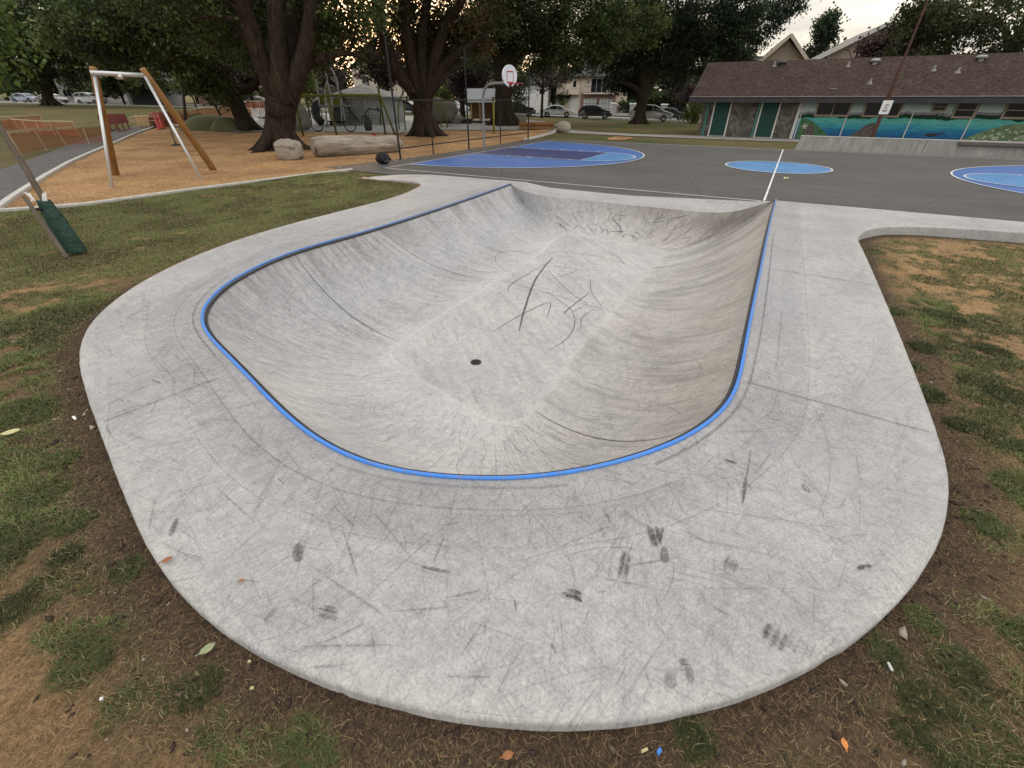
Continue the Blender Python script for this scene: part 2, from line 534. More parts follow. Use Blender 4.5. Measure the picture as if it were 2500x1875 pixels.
# floor inside the seam
gx, gy = np.meshgrid(np.arange(-3, 5, .16), np.arange(2, 12, .16)); gx, gy = gx.ravel(), gy.ravel()
Fp = [tuple(p[:2]) for p in FF]
kk = inside(gx, gy, Fp) & (dist_poly(gx, gy, Fp) > .07)
drain = at(1162, 884, -.90)
fpts = [Vector(p) for p in Fp] + [Vector((x, y)) for x, y in zip(gx[kk], gy[kk])]
fv, fe, ff, _, _, _ = delaunay_2d_cdt(fpts, [], [list(range(len(Fp)))], 1, 1e-6)
def zfl(x, y):
    d = np.hypot(x - drain.x, y - drain.y)
    e = dist_poly(np.array([x]), np.array([y]), Fp)[0]
    return zfloor(y) - .035 * math.exp(-(d / .8) ** 2) * min(1, e / .3)
FV = np.array([(p.x, p.y, zfl(p.x, p.y)) for p in fv])
FFc = []
for t in ff:
    a, b, c = [FV[i] for i in t]
    FFc.append(t if np.cross(b - a, c - a)[2] > 0 else t[::-1])
FFc = np.array(FFc) + len(BV)
# ---- colour attribute: r = brownish tint, g = dark rubbing, b = pale polish
def bcol(P, u, s):
    x, y = P[:, 0], P[:, 1]
    right = sstep(u, ujoint[4] - 20, ujoint[5] + 20) * (1 - sstep(u, ujoint[8], ujoint[8] + 30))
    cap = np.clip(np.minimum(u, 1e9), 0, None)
    r = right * (.35 + .65 * s) * (.55 + .9 * fbm(u * .12, s * 4, 15, 3))
    streak = vnoise(u * .45, s * 2.6, 5) * .5 + vnoise(u * 1.0, s * 3.4, 6) * .5
    leftfar = (1 - sstep(u, ujoint[2] + 20, ujoint[2] + 60))
    g = leftfar * sstep(s, .62, .97) * sstep(streak, .38, .7) * .9
    g = np.maximum(g, sstep(s, .86, 1.0) * .35 * sstep(streak, .3, .6))
    low = sstep(s, .03, .2) * (1 - sstep(s, .30, .55))
    g = np.maximum(g, low * leftfar * sstep(vnoise(u * .9, s * 3.1, 9), .55, .85) * .5)
    g = np.maximum(g, right * sstep(.5 * vnoise(u * .9, s * 2.6, 11) + .5 * vnoise(u * .22, s * 3.5, 12), .48, .75) * .85)
    b = np.exp(-(s / .022) ** 2) * .8
    return np.stack([r, g, b], 1)
U_ = np.tile(np.arange(NU), NV + 1).astype(float); S_ = np.repeat(ss, NU)
colB = bcol(BV, U_, S_)
fe_ = dist_poly(FV[:, 0], FV[:, 1], Fp)
colF = np.stack([.1 + 0 * fe_, .16 * sstep(fbm(FV[:, 0] * .8, FV[:, 1] * .8, 3), .45, .7), np.maximum(.40 * np.exp(-(fe_ / .05) ** 2), .35 * np.exp(-(np.hypot(FV[:, 0] - drain.x, FV[:, 1] - drain.y) / .5) ** 2))], 1)

# ---- scuffs: thin rubbed lines lying in the concrete skin
class Ribbons:
    def __init__(s): s.V = []; s.F = []; s.C = []; s.n = 0
    def add(s, P, N, w, a, taper=True):
        P = np.asarray(P, float); n = len(P)
        if n < 2: return
        t = np.gradient(P, axis=0); t /= np.linalg.norm(t, axis=1)[:, None] + 1e-9
        sd = np.cross(N, t); sd /= np.linalg.norm(sd, axis=1)[:, None] + 1e-9
        ww = w * (np.sin(np.linspace(.12, math.pi - .12, n)) ** .5 if taper else np.ones(n))
        A = P + sd * ww[:, None] / 2; B = P - sd * ww[:, None] / 2
        s.V.append(np.concatenate([A, B]))
        i = np.arange(n - 1) + s.n
        f = np.concatenate([np.stack([i, i + n, i + n + 1], 1), np.stack([i, i + n + 1, i + 1], 1)]); s.F.append(f)
        s.C.append(np.full((2 * n, 3), a)); s.n += 2 * n
rng = np.random.default_rng(7)
deck_out_px = [(905, 402), (890, 412), (860, 422), (750, 450), (600, 489), (517, 515), (450, 540), (400, 560), (345, 586), (300, 610), (260, 636), (225, 665), (203, 688), (185, 710), (173, 738), (169, 765), (174, 805), (185, 840), (217, 915), (260, 1035),
               (300, 1135), (322, 1175), (345, 1210), (380, 1257), (420, 1300), (460, 1335), (500, 1365), (570, 1406), (650, 1443), (725, 1472), (800, 1495), (875, 1514), (950, 1530), (1025, 1542), (1100, 1550), (1175, 1553), (1250, 1553), (1325, 1549), (1400, 1540), (1475, 1527),
               (1550, 1510), (1625, 1486), (1700, 1455), (1775, 1418), (1850, 1370), (1905, 1328), (1950, 1280), (1988, 1232), (2020, 1180), (2040, 1132), (2050, 1080), (2049, 1030), (2041, 985), (2025, 940), (1990, 850), (1950, 740), (1900, 620), (1870, 555), (1857, 530), (1852, 517), (1857, 506), (1870, 497), (1895, 491), (1925, 488), (1960, 487), (2000, 488), (2090, 492), (2212, 502)]
do = np.array([tuple(at(x * K, y * K, DZ if x > 700 or y > 500 else .15)) for x, y in deck_out_px])
do[0:1] = court(4.15, -3.0, .1)
for _ in range(3):
    q = do.copy(); q[1:-1] = .5 * do[1:-1] + .25 * (do[:-2] + do[2:]); q[59:63] = do[59:63]; do = q
do_s = catmull(do, 5)[:, :2]
tail = [court(*c)[:2] for c in ((24, -1.9), (24, -.87), (18, -.87), (13.3, -.87), (12.6, -.87), (9.5, -.87), (7.2, -.87), (6.4, -.9), (5.6, -.96), (4.4, -1.0), (3.0, -1.08), (1.96, -1.14), (1.55, -1.35), (1.2, -1.75), (1.05, -2.2), (1.15, -2.42), (1.8, -2.38), (2.45, -2.34), (3.1, -2.34), (3.55, -2.42), (3.95, -2.66))]
DECK = [tuple(p) for p in do_s] + [tuple(p) for p in tail]
def dens(P, m_):
    o = []
    for i in range(len(P)):
        a, b = np.array(P[i]), np.array(P[(i + 1) % len(P)]); k = 1 if a[0] > 12 or b[0] > 12 else max(1, int(np.hypot(*(b - a)) / m_)); o += [tuple(a + (b - a) * j / k) for j in range(k)]
    return o
DECKF = dens(DECK, .035)
TTp = [tuple(p[:2]) for p in TT]
gx, gy = np.meshgrid(np.arange(-5.4, 9.9, .085), np.arange(.55, 16.5, .085)); gx, gy = gx.ravel() + .013, gy.ravel() + .011
kk = inside(gx, gy, DECK) & ~inside(gx, gy, TTp)
gx, gy = gx[kk], gy[kk]
kk = (dist_poly(gx, gy, DECK) > .045) & (dist_poly(gx, gy, TTp) > .045); gx, gy = gx[kk], gy[kk]
nd, ntt = len(DECK), len(TTp)
dv_, de_, df_, _, _, _ = delaunay_2d_cdt([Vector(p) for p in DECK + TTp] + [Vector(p) for p in zip(gx, gy)], [(i, (i + 1) % nd) for i in range(nd)] + [(nd + i, nd + (i + 1) % ntt) for i in range(ntt)], [], 0, 1e-6)
DVx = np.array([tuple(p) for p in dv_]); dcp = dist_poly(DVx[:, 0], DVx[:, 1], TTp)
DVz = zdeck(DVx[:, 0], DVx[:, 1])
near_rim = np.where(dcp < .004)[0]
for i in near_rim:
    DVz[i] = TT[np.argmin(np.hypot(TT[:, 0] - DVx[i, 0], TT[:, 1] - DVx[i, 1])), 2]
DVz = DVz + .012 * (fbm(DVx[:, 0] * .7, DVx[:, 1] * .7, 31) - .5) * sstep(dcp, 0, .4)
cen = np.array([DVx[list(t)[:3]].mean(0) for t in df_])
keep = inside(cen[:, 0], cen[:, 1], DECK) & ~inside(cen[:, 0], cen[:, 1], TTp)
DT = []
for t, k_ in zip(df_, keep):
    if not k_: continue
    a, b, c = [DVx[i] for i in t]
    DT.append(t if (b[0] - a[0]) * (c[1] - a[1]) - (b[1] - a[1]) * (c[0] - a[0]) > 0 else t[::-1])
DT = np.array(DT); DV = np.column_stack([DVx, DVz])
do_cop = dist_poly(DVx[:, 0], DVx[:, 1], [tuple(p[:2]) for p in TT[:ujoint[7]]], closed=False)
deo = dist_poly(DVx[:, 0], DVx[:, 1], DECK)
colD = np.stack([np.clip(do_cop / 2, 0, 1), np.clip(deo / 1, 0, 1), .5 + 0 * deo], 1)
# rounded rim and side face of the slab
rim_n = []
Dp = np.array(DECKF); nd = len(DECKF)
area = .5 * np.sum(Dp[:, 0] * np.roll(Dp[:, 1], -1) - np.roll(Dp[:, 0], -1) * Dp[:, 1]); sg = 1 if area > 0 else -1
tg = np.roll(Dp, -1, 0) - np.roll(Dp, 1, 0); tg /= np.linalg.norm(tg, axis=1)[:, None]
on = np.stack([tg[:, 1], -tg[:, 0]], 1) * sg
zt = zdeck(Dp[:, 0], Dp[:, 1])
rows = [(0.0, 0.0), (.008, -.002), (.016, -.009), (.020, -.020), (.021, -.24)]
edj = (fbm(Dp[:, 0] * 7, Dp[:, 1] * 7, 77, 4) - .5) * .007 - .006 * sstep(vnoise(Dp[:, 0] * 13, Dp[:, 1] * 13, 78), .86, .95)
SV = np.concatenate([np.column_stack([Dp + on * (o + edj * (o > .012))[:, None], zt + (dz if dz > -.1 else -.24)]) for o, dz in rows]); SF = []
i0 = np.arange(nd)
for k in range(len(rows) - 1):
    a = k * nd + i0; b = k * nd + (i0 + 1) % nd
    for f in (np.stack([a, b, b + nd], 1), np.stack([a, b + nd, a + nd], 1)): SF.append(f[:, ::-1] if sg > 0 else f)
SF = np.concatenate(SF)

# scuff lines on the deck
rb = Ribbons()
def deck_path(P, w, a, taper=True):
    P = np.asarray(P, float)
    ok = inside(P[:, 0], P[:, 1], DECK) & (~inside(P[:, 0], P[:, 1], TTp)) & (dist_poly(P[:, 0], P[:, 1], TTp) > .06)
    if not ok.all():
        j = np.where(ok)[0]
        if len(j) < 3: return
        s_ = np.split(j, np.where(np.diff(j) > 1)[0] + 1); j = max(s_, key=len); P = P[j]
        if len(P) < 3: return
    z = zdeck(P[:, 0], P[:, 1]) + .0085
    rb.add(np.column_stack([P, z]), np.tile((0, 0, 1.), (len(P), 1)), w, a, taper)
for _ in range(4200):
    i = rng.integers(len(DVx)); c = DVx[i]
    if do_cop[i] > 2.6 or c[1] > 11: continue
    L = rng.choice([.06, .12, .3, .6, 1.0], p=[.50, .27, .16, .05, .02]) * rng.uniform(.6, 1.4)
    th = rng.uniform(0, math.pi) if rng.random() < .5 else rng.normal(1.1, .5); cv = rng.normal(0, .7) / max(L, .3) * .6
    n = 4 + int(L / .08); t = np.linspace(-L / 2, L / 2, n); an = th + cv * t
    P = c + np.stack([np.cumsum(np.cos(an)), np.sin(an).cumsum()], 1) * (L / n)
    deck_path(P, rng.choice([.003, .005, .008], p=[.68, .26, .06]), rng.uniform(.12, .42))
for _ in range(900):
    i = rng.integers(len(DVx)); c = DVx[i]
    if do_cop[i] > 2.4 or c[1] > 12: continue
    L = rng.uniform(.35, 1.7); th = rng.uniform(0, math.pi); cv = rng.normal(0, .35) / L
    n = 10; t = np.linspace(-L / 2, L / 2, n); an = th + cv * t
    deck_path(c + np.stack([np.cumsum(np.cos(an)), np.sin(an).cumsum()], 1) * (L / n), rng.choice([.003, .0045, .007], p=[.6, .3, .1]), rng.uniform(.08, .30))
def dm(x0, y0, x1, y1, w, a, n=1, sp=.02, cur=0.0, o=(0, 0), s=1.0, taper=True):
    A, B = np.array(at(o[0] + x0 * s, o[1] + y0 * s, DZ))[:2], np.array(at(o[0] + x1 * s, o[1] + y1 * s, DZ))[:2]
    d = B - A; L = np.hypot(*d) + 1e-6; nn = np.array([-d[1], d[0]]) / L
    for k in range(n):
        t = np.linspace(0, 1, 8); e0, e1 = (rng.uniform(0, .25, 2) if n > 1 else (0, 0))
        t = e0 + (1 - e0 - e1) * t
        P = A + np.outer(t, d) + np.outer(4 * cur * t * (1 - t) * L + (k - (n - 1) / 2) * sp * .62 + (rng.normal(0, sp * .35) if n > 1 else 0), nn)
        deck_path(P, w, a * (rng.uniform(.6, 1.1) if n > 1 else 1), taper)
o7, o6 = (1250, 1100), (0, 1100); s7 = .5651
for q in ((1030, 0, 995, 235, .010, .55), (1008, 120, 995, 230, .022, .6), (988, 92, 1040, 185, .008, .6), (916, 42, 970, 58, .02, .75), (1500, 190, 1500, 340, .005, .35), (1485, 30, 1505, 140, .007, .4), (1520, 500, 1490, 516, .022, .8), (1520, 500, 1552, 503, .02, .7), (388, 250, 440, 335, .007, .45),
          (735, 345, 842, 400, .006, .4), (855, 672, 945, 720, .008, .45), (760, 925, 770, 1010, .035, .5), (720, 915, 760, 917, .03, .55), (686, 960, 680, 1030, .05, .35), (505, 500, 645, 478, .012, .4), (350, 545, 660, 610, .007, .35), (0, 490, 240, 420, .008, .3), (180, 430, 420, 330, .009, .3), (10, 650, 20, 700, .01, .6), (540, 250, 330, 570, .005, .3),
          (165, 830, 190, 880, .012, .5), (1010, 60, 1150, 170, .005, .4), (900, 0, 790, 110, .006, .3), (620, 640, 645, 700, .007, .4), (935, 330, 1010, 395, .007, .4), (700, 600, 1230, 600, .006, .25), (1080, 400, 1130, 480, .006, .35)):
    dm(*q, o=o7, s=s7)
dm(500, 428, 472, 575, .012, .55, 6, .014, o=o7, s=s7); dm(597, 322, 625, 425, .02, .7, 4, .022, o=o7, s=s7); dm(645, 330, 632, 400, .012, .6, 3, .016, o=o7, s=s7)
dm(965, 462, 930, 535, .012, .5, 6, .016, o=o7, s=s7); dm(1150, 760, 1110, 850, .018, .5, 7, .022, o=o7, s=s7); dm(1230, 780, 1180, 880, .012, .22, 9, .03, o=o7, s=s7)
dm(657, 422, 657, 488, .046, .62, o=o7, s=s7); dm(210, 624, 312, 655, .022, .8, 3, .02, .1, o=o7, s=s7); dm(1256, 148, 1292, 185, .012, .8, 2, .05, .25, o=o7, s=s7); dm(1290, 185, 1258, 146, .012, .8, 1, .05, .3, o=o7, s=s7)
for q in ((768, 295, 738, 372, .030, .6), (770, 335, 850, 395, .007, .4), (820, 330, 860, 405, .007, .35), (1480, 335, 1545, 545, .012, .42), (1815, 505, 1950, 530, .018, .55), (1920, 375, 1870, 490, .012, .42), (1680, 700, 1940, 680, .010, .33), (1615, 270, 1790, 480, .010, .32),
          (1370, 520, 1660, 715, .014, .3), (1300, 850, 1690, 842, .012, .32), (1930, 980, 2120, 982, .012, .34), (700, 400, 890, 500, .008, .3), (1040, 560, 1130, 572, .008, .4), (935, 160, 1110, 320, .011, .3), (1340, 940, 1500, 930, .012, .3), (2080, 755, 1990, 890, .008, .4),
          (1355, 540, 1355, 730, .008, .34), (1930, 640, 2090, 605, .012, .4), (1200, 120, 1230, 150, .008, .6), (1150, 200, 1080, 290, .009, .3), (730, 190, 900, 150, .009, .3), (565, 180, 700, 240, .006, .3), (1440, 240, 1530, 330, .01, .36), (1250, 410, 1440, 440, .007, .3), (1800, 430, 1870, 380, .007, .3), (1900, 330, 2000, 310, .008, .35)):
    dm(*q, o=o6, s=s7)
dm(1288, 405, 1290, 482, .056, .6, o=o6, s=s7); dm(1365, 685, 1472, 712, .012, .5, 6, .014, o=o6, s=s7); dm(1605, 800, 1620, 880, .012, .35, 2, .03, o=o6, s=s7); dm(1140, 745, 1200, 680, .03, .25, o=o6, s=s7)
o8 = (0, 700); s8 = 600 / 1991
for q in ((1160, 195, 1010, 262, .012, .6), (1010, 262, 1220, 270, .010, .5), (1230, 760, 1310, 785, .014, .7), (720, 385, 760, 365, .015, .6), (920, 425, 1090, 340, .009, .3), (1580, 660, 1570, 810, .008, .45), (1270, 600, 1420, 760, .008, .35), (1380, 480, 1150, 660, .010, .3), (1510, 650, 1230, 760, .008, .3), (1500, 630, 1760, 700, .007, .3), (1420, 560, 1500, 620, .010, .4), (1220, 1040, 1300, 880, .010, .35), (1220, 1040, 1400, 1035, .008, .3), (1710, 1075, 1930, 1095, .010, .38), (930, 1250, 860, 1130, .010, .35), (1460, 880, 1590, 975, .007, .35), (1170, 130, 1240, 135, .012, .5)):
    dm(*q, o=o8, s=s8)
# saw-cut joints and the two trowel lines that follow the coping
def joint(x0, y0, x1, y1, w=.0055, a=.97):
    A, B = np.array(at(x0, y0, DZ))[:2], np.array(at(x1, y1, DZ))[:2]
    deck_path(A + np.outer(np.linspace(0, 1, 24), B - A), w, a, False)
joint(0 + 805 * s8, 700 + 1110 * s8, 0 + 1760 * s8, 700 + 745 * s8)
joint(1805, 929, 2294, 1064); joint(1869, 655, 2156, 700, .007, .9)
joint(400 + 360 * .452, 500 + 175 * .452, 400 + 650 * .452, 500 + 238 * .452, .008, .7); joint(905, 500, 1002, 512, .010, .5); joint(2370, 533, 2396, 556, .012, .4)
lx = np.array([(TT[i, 0], TT[i, 1]) for i in range(0, ujoint[7], 3)])
tgl = np.gradient(lx, axis=0); tgl /= np.linalg.norm(tgl, axis=1)[:, None]
onl = np.stack([-tgl[:, 1], tgl[:, 0]], 1)
if inside(np.array([lx[60, 0] + onl[60, 0] * .1]), np.array([lx[60, 1] + onl[60, 1] * .1]), TTp)[0]: onl = -onl
for off, a, w in ((.10, .35, .02), (.27, .38, .012), (.31, .20, .006), (.52, .26, .008)):
    q = lx + onl * (off + .02 * np.sin(np.arange(len(lx)) * .21))[:, None]
    for i in range(2, len(q) - 12, 9):
        if rng.random() < .8: deck_path(q[i:i + 10], w, a * rng.uniform(.4, 1.2), False)
# short tick marks where trucks grind over the lip
for _ in range(520):
    i = rng.integers(4, len(lx) - 4); o_ = rng.uniform(.05, .5); c = lx[i] + onl[i] * o_
    an = math.atan2(onl[i, 1], onl[i, 0]) + rng.normal(0, .5); L = rng.uniform(.05, .2)
    t = np.linspace(-.5, .5, 4)[:, None] * L
    deck_path(c + t * np.array([math.cos(an), math.sin(an)]), rng.choice([.003, .006]), rng.uniform(.12, .38))

# scuff lines in the basin
bb = Ribbons()
def wall_path(u, s, w, a):
    P, N = basin(u, s); bb.add(P + N * .005, N, w, a)
for _ in range(2600):
    u0 = rng.uniform(0, ujoint[7] + 10); L = rng.uniform(.08, .5); s0 = rng.uniform(0.0, .9)
    if u0 < ujoint[2] and rng.random() < .35: s0 = rng.uniform(.6, .95)
    n = 9; s = np.clip(s0 + np.linspace(0, L * .6, n), 0, .985); lean = rng.normal(0, 9) if rng.random() < .5 else rng.normal(0, 3)
    wall_path(u0 + lean * np.linspace(0, 1, n) ** 2, s, rng.choice([.003, .006, .011], p=[.55, .35, .1]), rng.uniform(.08, .30))
for _ in range(420):          # long parallel wheel lines low on the left wall and across the right wall
    if rng.random() < .5: u0, s0, L = rng.uniform(ujoint[1] - 30, ujoint[2] + 10), rng.uniform(.04, .30), rng.uniform(.10, .32)
    else: u0, s0, L = rng.uniform(ujoint[5], ujoint[7]), rng.uniform(.05, .7), rng.uniform(.12, .35)
    n = 9; wall_path(u0 + rng.normal(2.5, 1.5) * np.linspace(0, 1, n), np.clip(s0 + np.linspace(0, L, n), 0, .98), rng.choice([.004, .008, .014], p=[.5, .35, .15]), rng.uniform(.12, .38))
for _ in range(260):          # marks on the far bank
    u0 = rng.uniform(ujoint[8] - 12, ujoint[9] + 4); s0 = rng.uniform(.25, .9); n = 4; L = rng.uniform(.03, .28); du = rng.normal(0, 2.2)
    k_ = rng.choice([.005, .011, .024], p=[.5, .33, .17])
    wall_path(u0 + du * np.linspace(0, 1, n), np.clip(s0 + L * np.linspace(-.5, .5, n), .05, .98), k_, rng.uniform(.25, .8))
for uj in (ujoint[1], ujoint[2], ujoint[5]):
    wall_path(np.full(30, float(uj)), np.linspace(.01, .985, 30), .011, .93 if uj != ujoint[1] else .8)
for uj in (4, ujoint[6] + 0, ujoint[7] - 3): wall_path(np.full(30, float(uj)), np.linspace(.01, .985, 30), .007, .5)
wall_path(ujoint[4] + np.cumsum(rng.normal(0, .12, 30)), np.linspace(.02, .97, 30), .004, .5)
fmin, fmax = FV.min(0), FV.max(0)
def floor_path(P, w, a):
    P = np.asarray(P, float)
    ok = inside(P[:, 0], P[:, 1], Fp)
    j = np.where(ok)[0]
    if len(j) < 3: return
    s_ = np.split(j, np.where(np.diff(j) > 1)[0] + 1); P = P[max(s_, key=len)]
    if len(P) < 3: return
    z = np.array([zfl(x, y) for x, y in P]) + .006
    bb.add(np.column_stack([P, z]), np.tile((0, 0, 1.), (len(P), 1)), w, a)
for _ in range(560):
    c = np.array([rng.uniform(fmin[0], fmax[0]), rng.uniform(fmin[1], fmax[1])])
    L = rng.choice([.1, .3, .7, 1.3], p=[.5, .3, .14, .06]); th = rng.normal(1.05, .5); cv = rng.normal(0, .5)
    n = 9; t = np.linspace(-L / 2, L / 2, n); an = th + cv * t
    floor_path(c + np.stack([np.cumsum(np.cos(an)), np.cumsum(np.sin(an))], 1) * L / n, rng.choice([.004, .008, .014], p=[.6, .3, .1]), rng.uniform(.12, .42))
def fm(pts, w, a):
    w, a = w * 1.7, min(.85, a * 1.35)
    P = np.array([tuple(F5(x, y))[:2] for x, y in pts]); P3 = catmull(np.column_stack([P, np.zeros(len(P))]), 8)[:, :2]
    floor_path(P3, w, a)
fm([(330, 285), (240, 400), (180, 560), (150, 680)], .022, .7); fm([(330, 300), (120, 420), (90, 470)], .012, .5); fm([(260, 330), (460, 350), (300, 410)], .010, .5)
fm([(300, 350), (420, 470), (520, 540)], .010, .5); fm([(530, 475), (420, 560), (390, 592)], .016, .6); fm([(520, 540), (430, 580)], .010, .5); fm([(300, 470), (420, 560), (450, 640), (400, 730), (280, 800)], .010, .5)
fm([(0, 690), (150, 600), (310, 530), (300, 610)], .012, .55); fm([(535, 400), (540, 470), (600, 560)], .010, .5); fm([(30, 400), (200, 450), (380, 500), (520, 545), (650, 570)], .007, .55)
fm([(600, 240), (680, 280), (720, 325)], .010, .5); fm([(560, 560), (490, 610), (485, 675)], .010, .5); fm([(900, 380), (1060, 418)], .008, .45)
for th0, r_ in ((0, 0),):
    c = np.array(F5(330, 420)[:2])
    q = catmull(np.array([F5(0, 390), F5(60, 300), F5(200, 268), F5(400, 258), F5(600, 285), F5(740, 325)]), 10)
    floor_path(q[:, :2], .015, .75)
    # the same long carve carries on over the left wall
    wall_path(np.linspace(ujoint[1] - 6, ujoint[1] - 26, 26), .30 * np.sin(np.linspace(0, math.pi, 26)) + .01, .013, .65)

def concrete(name, deck=True):
    q = newmat(name, .78, .28)
    at_ = q.n("ShaderNodeVertexColor", layer_name='col')
    sp = q.n("ShaderNodeSeparateColor"); q.l(at_.outputs[0], sp.inputs[0])
    big = q.noise(q.obj, .9, 5, .6); med = q.noise(q.obj, 10, 6, .68); fine = q.noise(q.obj, 70, 3, .7)
    base = q.ramp(big, (.3, (.335, .330, .328)), (.5, (.395, .386, .378)), (.72, (.455, .442, .428))) if deck else q.ramp(big, (.3, (.45, .441, .433)), (.5, (.515, .501, .487)), (.72, (.57, .550, .530)))
    base = q.mix(q.ramp(med, (.36, 0.0), (.60, 1.0)), q.mix(1.0, base, (.84, .842, .85), 'MULTIPLY'), base)
    med2 = q.noise(q.obj, 26, 6, .75); base = q.mix(.5, base, q.ramp(med2, (.32, (.74, .74, .75)), (.5, (1, 1, 1)), (.68, (1.16, 1.155, 1.15))), 'MULTIPLY')
    for ang_, sx_, sy_ in ((.5, 5, 75), (1.35, 4, 90), (2.4, 6, 70)):
        br_ = q.noise(q.mapping(q.obj, (sx_, sy_, 6), (0, 0, ang_)), 1.0, 4, .65)
        base = q.mix(.36, base, q.ramp(br_, (.30, (.66, .66, .67)), (.46, (1, 1, 1)), (.72, (1.16, 1.155, 1.15))), 'MULTIPLY')
    base = q.mix(.5, base, q.ramp(fine, (.3, (.55, .55, .55)), (.7, (1.3, 1.3, 1.3))), 'MULTIPLY')
    # dark pin holes and soft blotches
    vo = q.n("ShaderNodeTexVoronoi"); vo.inputs['Scale'].default_value = 26; q.l(q.obj, vo.inputs['Vector'])
    dots = q.ramp(vo.outputs['Distance'], (.03, 1.0), (.075, 0.0))
    sel = q.ramp(q.noise(q.obj, 5, 2), (.52, 0.0), (.6, 1.0))
    base = q.mix(q.math('MULTIPLY', q.math('MULTIPLY', dots, sel), .55), base, (.16, .155, .15))
    # hairline scratches running several ways
    tot = None
    for i, (ang, sx, sy, wd) in enumerate(((.3, .28, 6.5, .008), (1.15, .34, 8, .009), (2.2, .3, 7, .008), (2.8, .5, 10, .011), (.8, .6, 15, .014), (1.7, .7, 19, .016), (2.5, .8, 18, .016))):
        n_ = q.noise(q.mapping(q.obj, (sx, sy, 1), (0, 0, ang)), 1.0, 2.0, .5)
        d_ = q.math('ABSOLUTE', q.math('SUBTRACT', n_, .5 + .03 * (i - 2)))
        ln = q.ramp(d_, (0.0, 1.0), (wd, 0.0))
        gate = q.ramp(q.noise(q.obj, 1.7 + i * .45, 3), (.44, 0.0), (.58, 1.0))
        ln = q.math('MULTIPLY', ln, gate)
        tot = ln if tot is None else q.math('MAXIMUM', tot, ln)
    if deck:
        base = q.mix(q.math('MULTIPLY', tot, .50), base, (.17, .165, .16))
        d = sp.outputs[0]     # distance to the coping / 2 m
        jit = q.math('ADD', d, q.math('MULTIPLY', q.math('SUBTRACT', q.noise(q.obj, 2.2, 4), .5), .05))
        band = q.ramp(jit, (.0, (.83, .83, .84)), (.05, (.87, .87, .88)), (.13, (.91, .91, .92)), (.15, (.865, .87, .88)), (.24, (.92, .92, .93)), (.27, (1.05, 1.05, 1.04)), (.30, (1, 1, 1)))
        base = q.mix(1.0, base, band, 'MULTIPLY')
        edge = q.ramp(q.math('ADD', sp.outputs[1], q.math('MULTIPLY', q.math('SUBTRACT', q.noise(q.obj, 9, 4), .5), .15)), (.02, (1.10, 1.09, 1.07)), (.14, (1, 1, 1)))
        base = q.mix(1.0, base, edge, 'MULTIPLY')
        damp = q.ramp(q.noise(q.obj, .55, 4), (.52, 0.0), (.68, 1.0))
        base = q.mix(q.math('MULTIPLY', damp, .42), base, (.34, .345, .37))
    else:
        uv = q.n("ShaderNodeUVMap", uv_map='UVMap').outputs[0]
        st1 = q.noise(q.mapping(uv, (9, .8, 1)), 1.0, 7, .75); st2 = q.noise(q.mapping(uv, (30, 1.8, 1)), 1.0, 4, .7)
        suv = q.n("ShaderNodeSeparateXYZ"); q.l(uv, suv.inputs[0]); vf = q.n("ShaderNodeMapRange"); vf.inputs[1].default_value = .40; vf.inputs[2].default_value = 1.05; q.l(suv.outputs[1], vf.inputs[0])
        base = q.mix(q.math('MULTIPLY', vf.outputs[0], .9), base, q.ramp(st1, (.28, (.76, .76, .775)), (.55, (1, 1, 1)), (.8, (1.12, 1.12, 1.11))), 'MULTIPLY')
        base = q.mix(q.math('MULTIPLY', q.ramp(st2, (.52, 0.0), (.70, 1.0)), q.math('MULTIPLY', vf.outputs[0], .42)), base, (.25, .24, .23))
        base = q.mix(q.math('MULTIPLY', sp.outputs[0], .80), base, q.mix(1.0, base, (.78, .725, .65), 'MULTIPLY'))
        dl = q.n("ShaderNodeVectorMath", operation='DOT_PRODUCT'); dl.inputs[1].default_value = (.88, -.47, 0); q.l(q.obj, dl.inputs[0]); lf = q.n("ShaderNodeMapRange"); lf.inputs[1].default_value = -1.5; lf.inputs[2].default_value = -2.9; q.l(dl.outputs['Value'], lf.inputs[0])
        base = q.mix(q.math('MULTIPLY', lf.outputs[0], q.ramp(med, (.3, 1.0), (.7, .6))), base, q.mix(1.0, base, (.80, .82, .87), 'MULTIPLY'))  # left wall's cool bluish shade painted in, together with grey rubbing
        g2 = q.math('MULTIPLY', sp.outputs[1], q.ramp(st2, (.30, .25), (.60, 1.0)))
        base = q.mix(q.math('MULTIPLY', g2, .75), base, (.185, .175, .165))
        base = q.mix(q.math('MULTIPLY', tot, .34), base, (.2, .195, .19))
        pale = q.math('MULTIPLY', sp.outputs[2], q.ramp(q.noise(q.obj, 6, 4), (.35, .3), (.6, 1.0)))
        base = q.mix(q.math('MULTIPLY', pale, .42), base, (.62, .60, .57))
    q.l(base, q.b.inputs['Base Color'])
    q.l(q.ramp(med, (.3, .62), (.7, .86)), q.b.inputs['Roughness'])
    q.bump(q.math('ADD', q.math('MULTIPLY', med, .6), q.math('MULTIPLY', fine, .35)), .35, .012)
    return q.m
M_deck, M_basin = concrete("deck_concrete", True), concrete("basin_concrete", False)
q = newmat("rubbed_scuff", .7, .2)
a_ = q.n("ShaderNodeVertexColor", layer_name='col')
q.b.inputs['Base Color'].default_value = (.055, .053, .05, 1)
tr = q.n("ShaderNodeBsdfTransparent"); ms = q.n("ShaderNodeMixShader")
alpha = q.math('MULTIPLY', a_.outputs[0], q.ramp(q.noise(q.obj, 55, 4, .7), (.36, .25), (.60, 1.0)))
alpha = q.math('MAXIMUM', alpha, q.math('MULTIPLY', a_.outputs[0], q.math('GREATER_THAN', a_.outputs[0], .88)))
q.l(alpha, ms.inputs[0]); q.l(tr.outputs[0], ms.inputs[1]); q.l(q.b.outputs[0], ms.inputs[2])
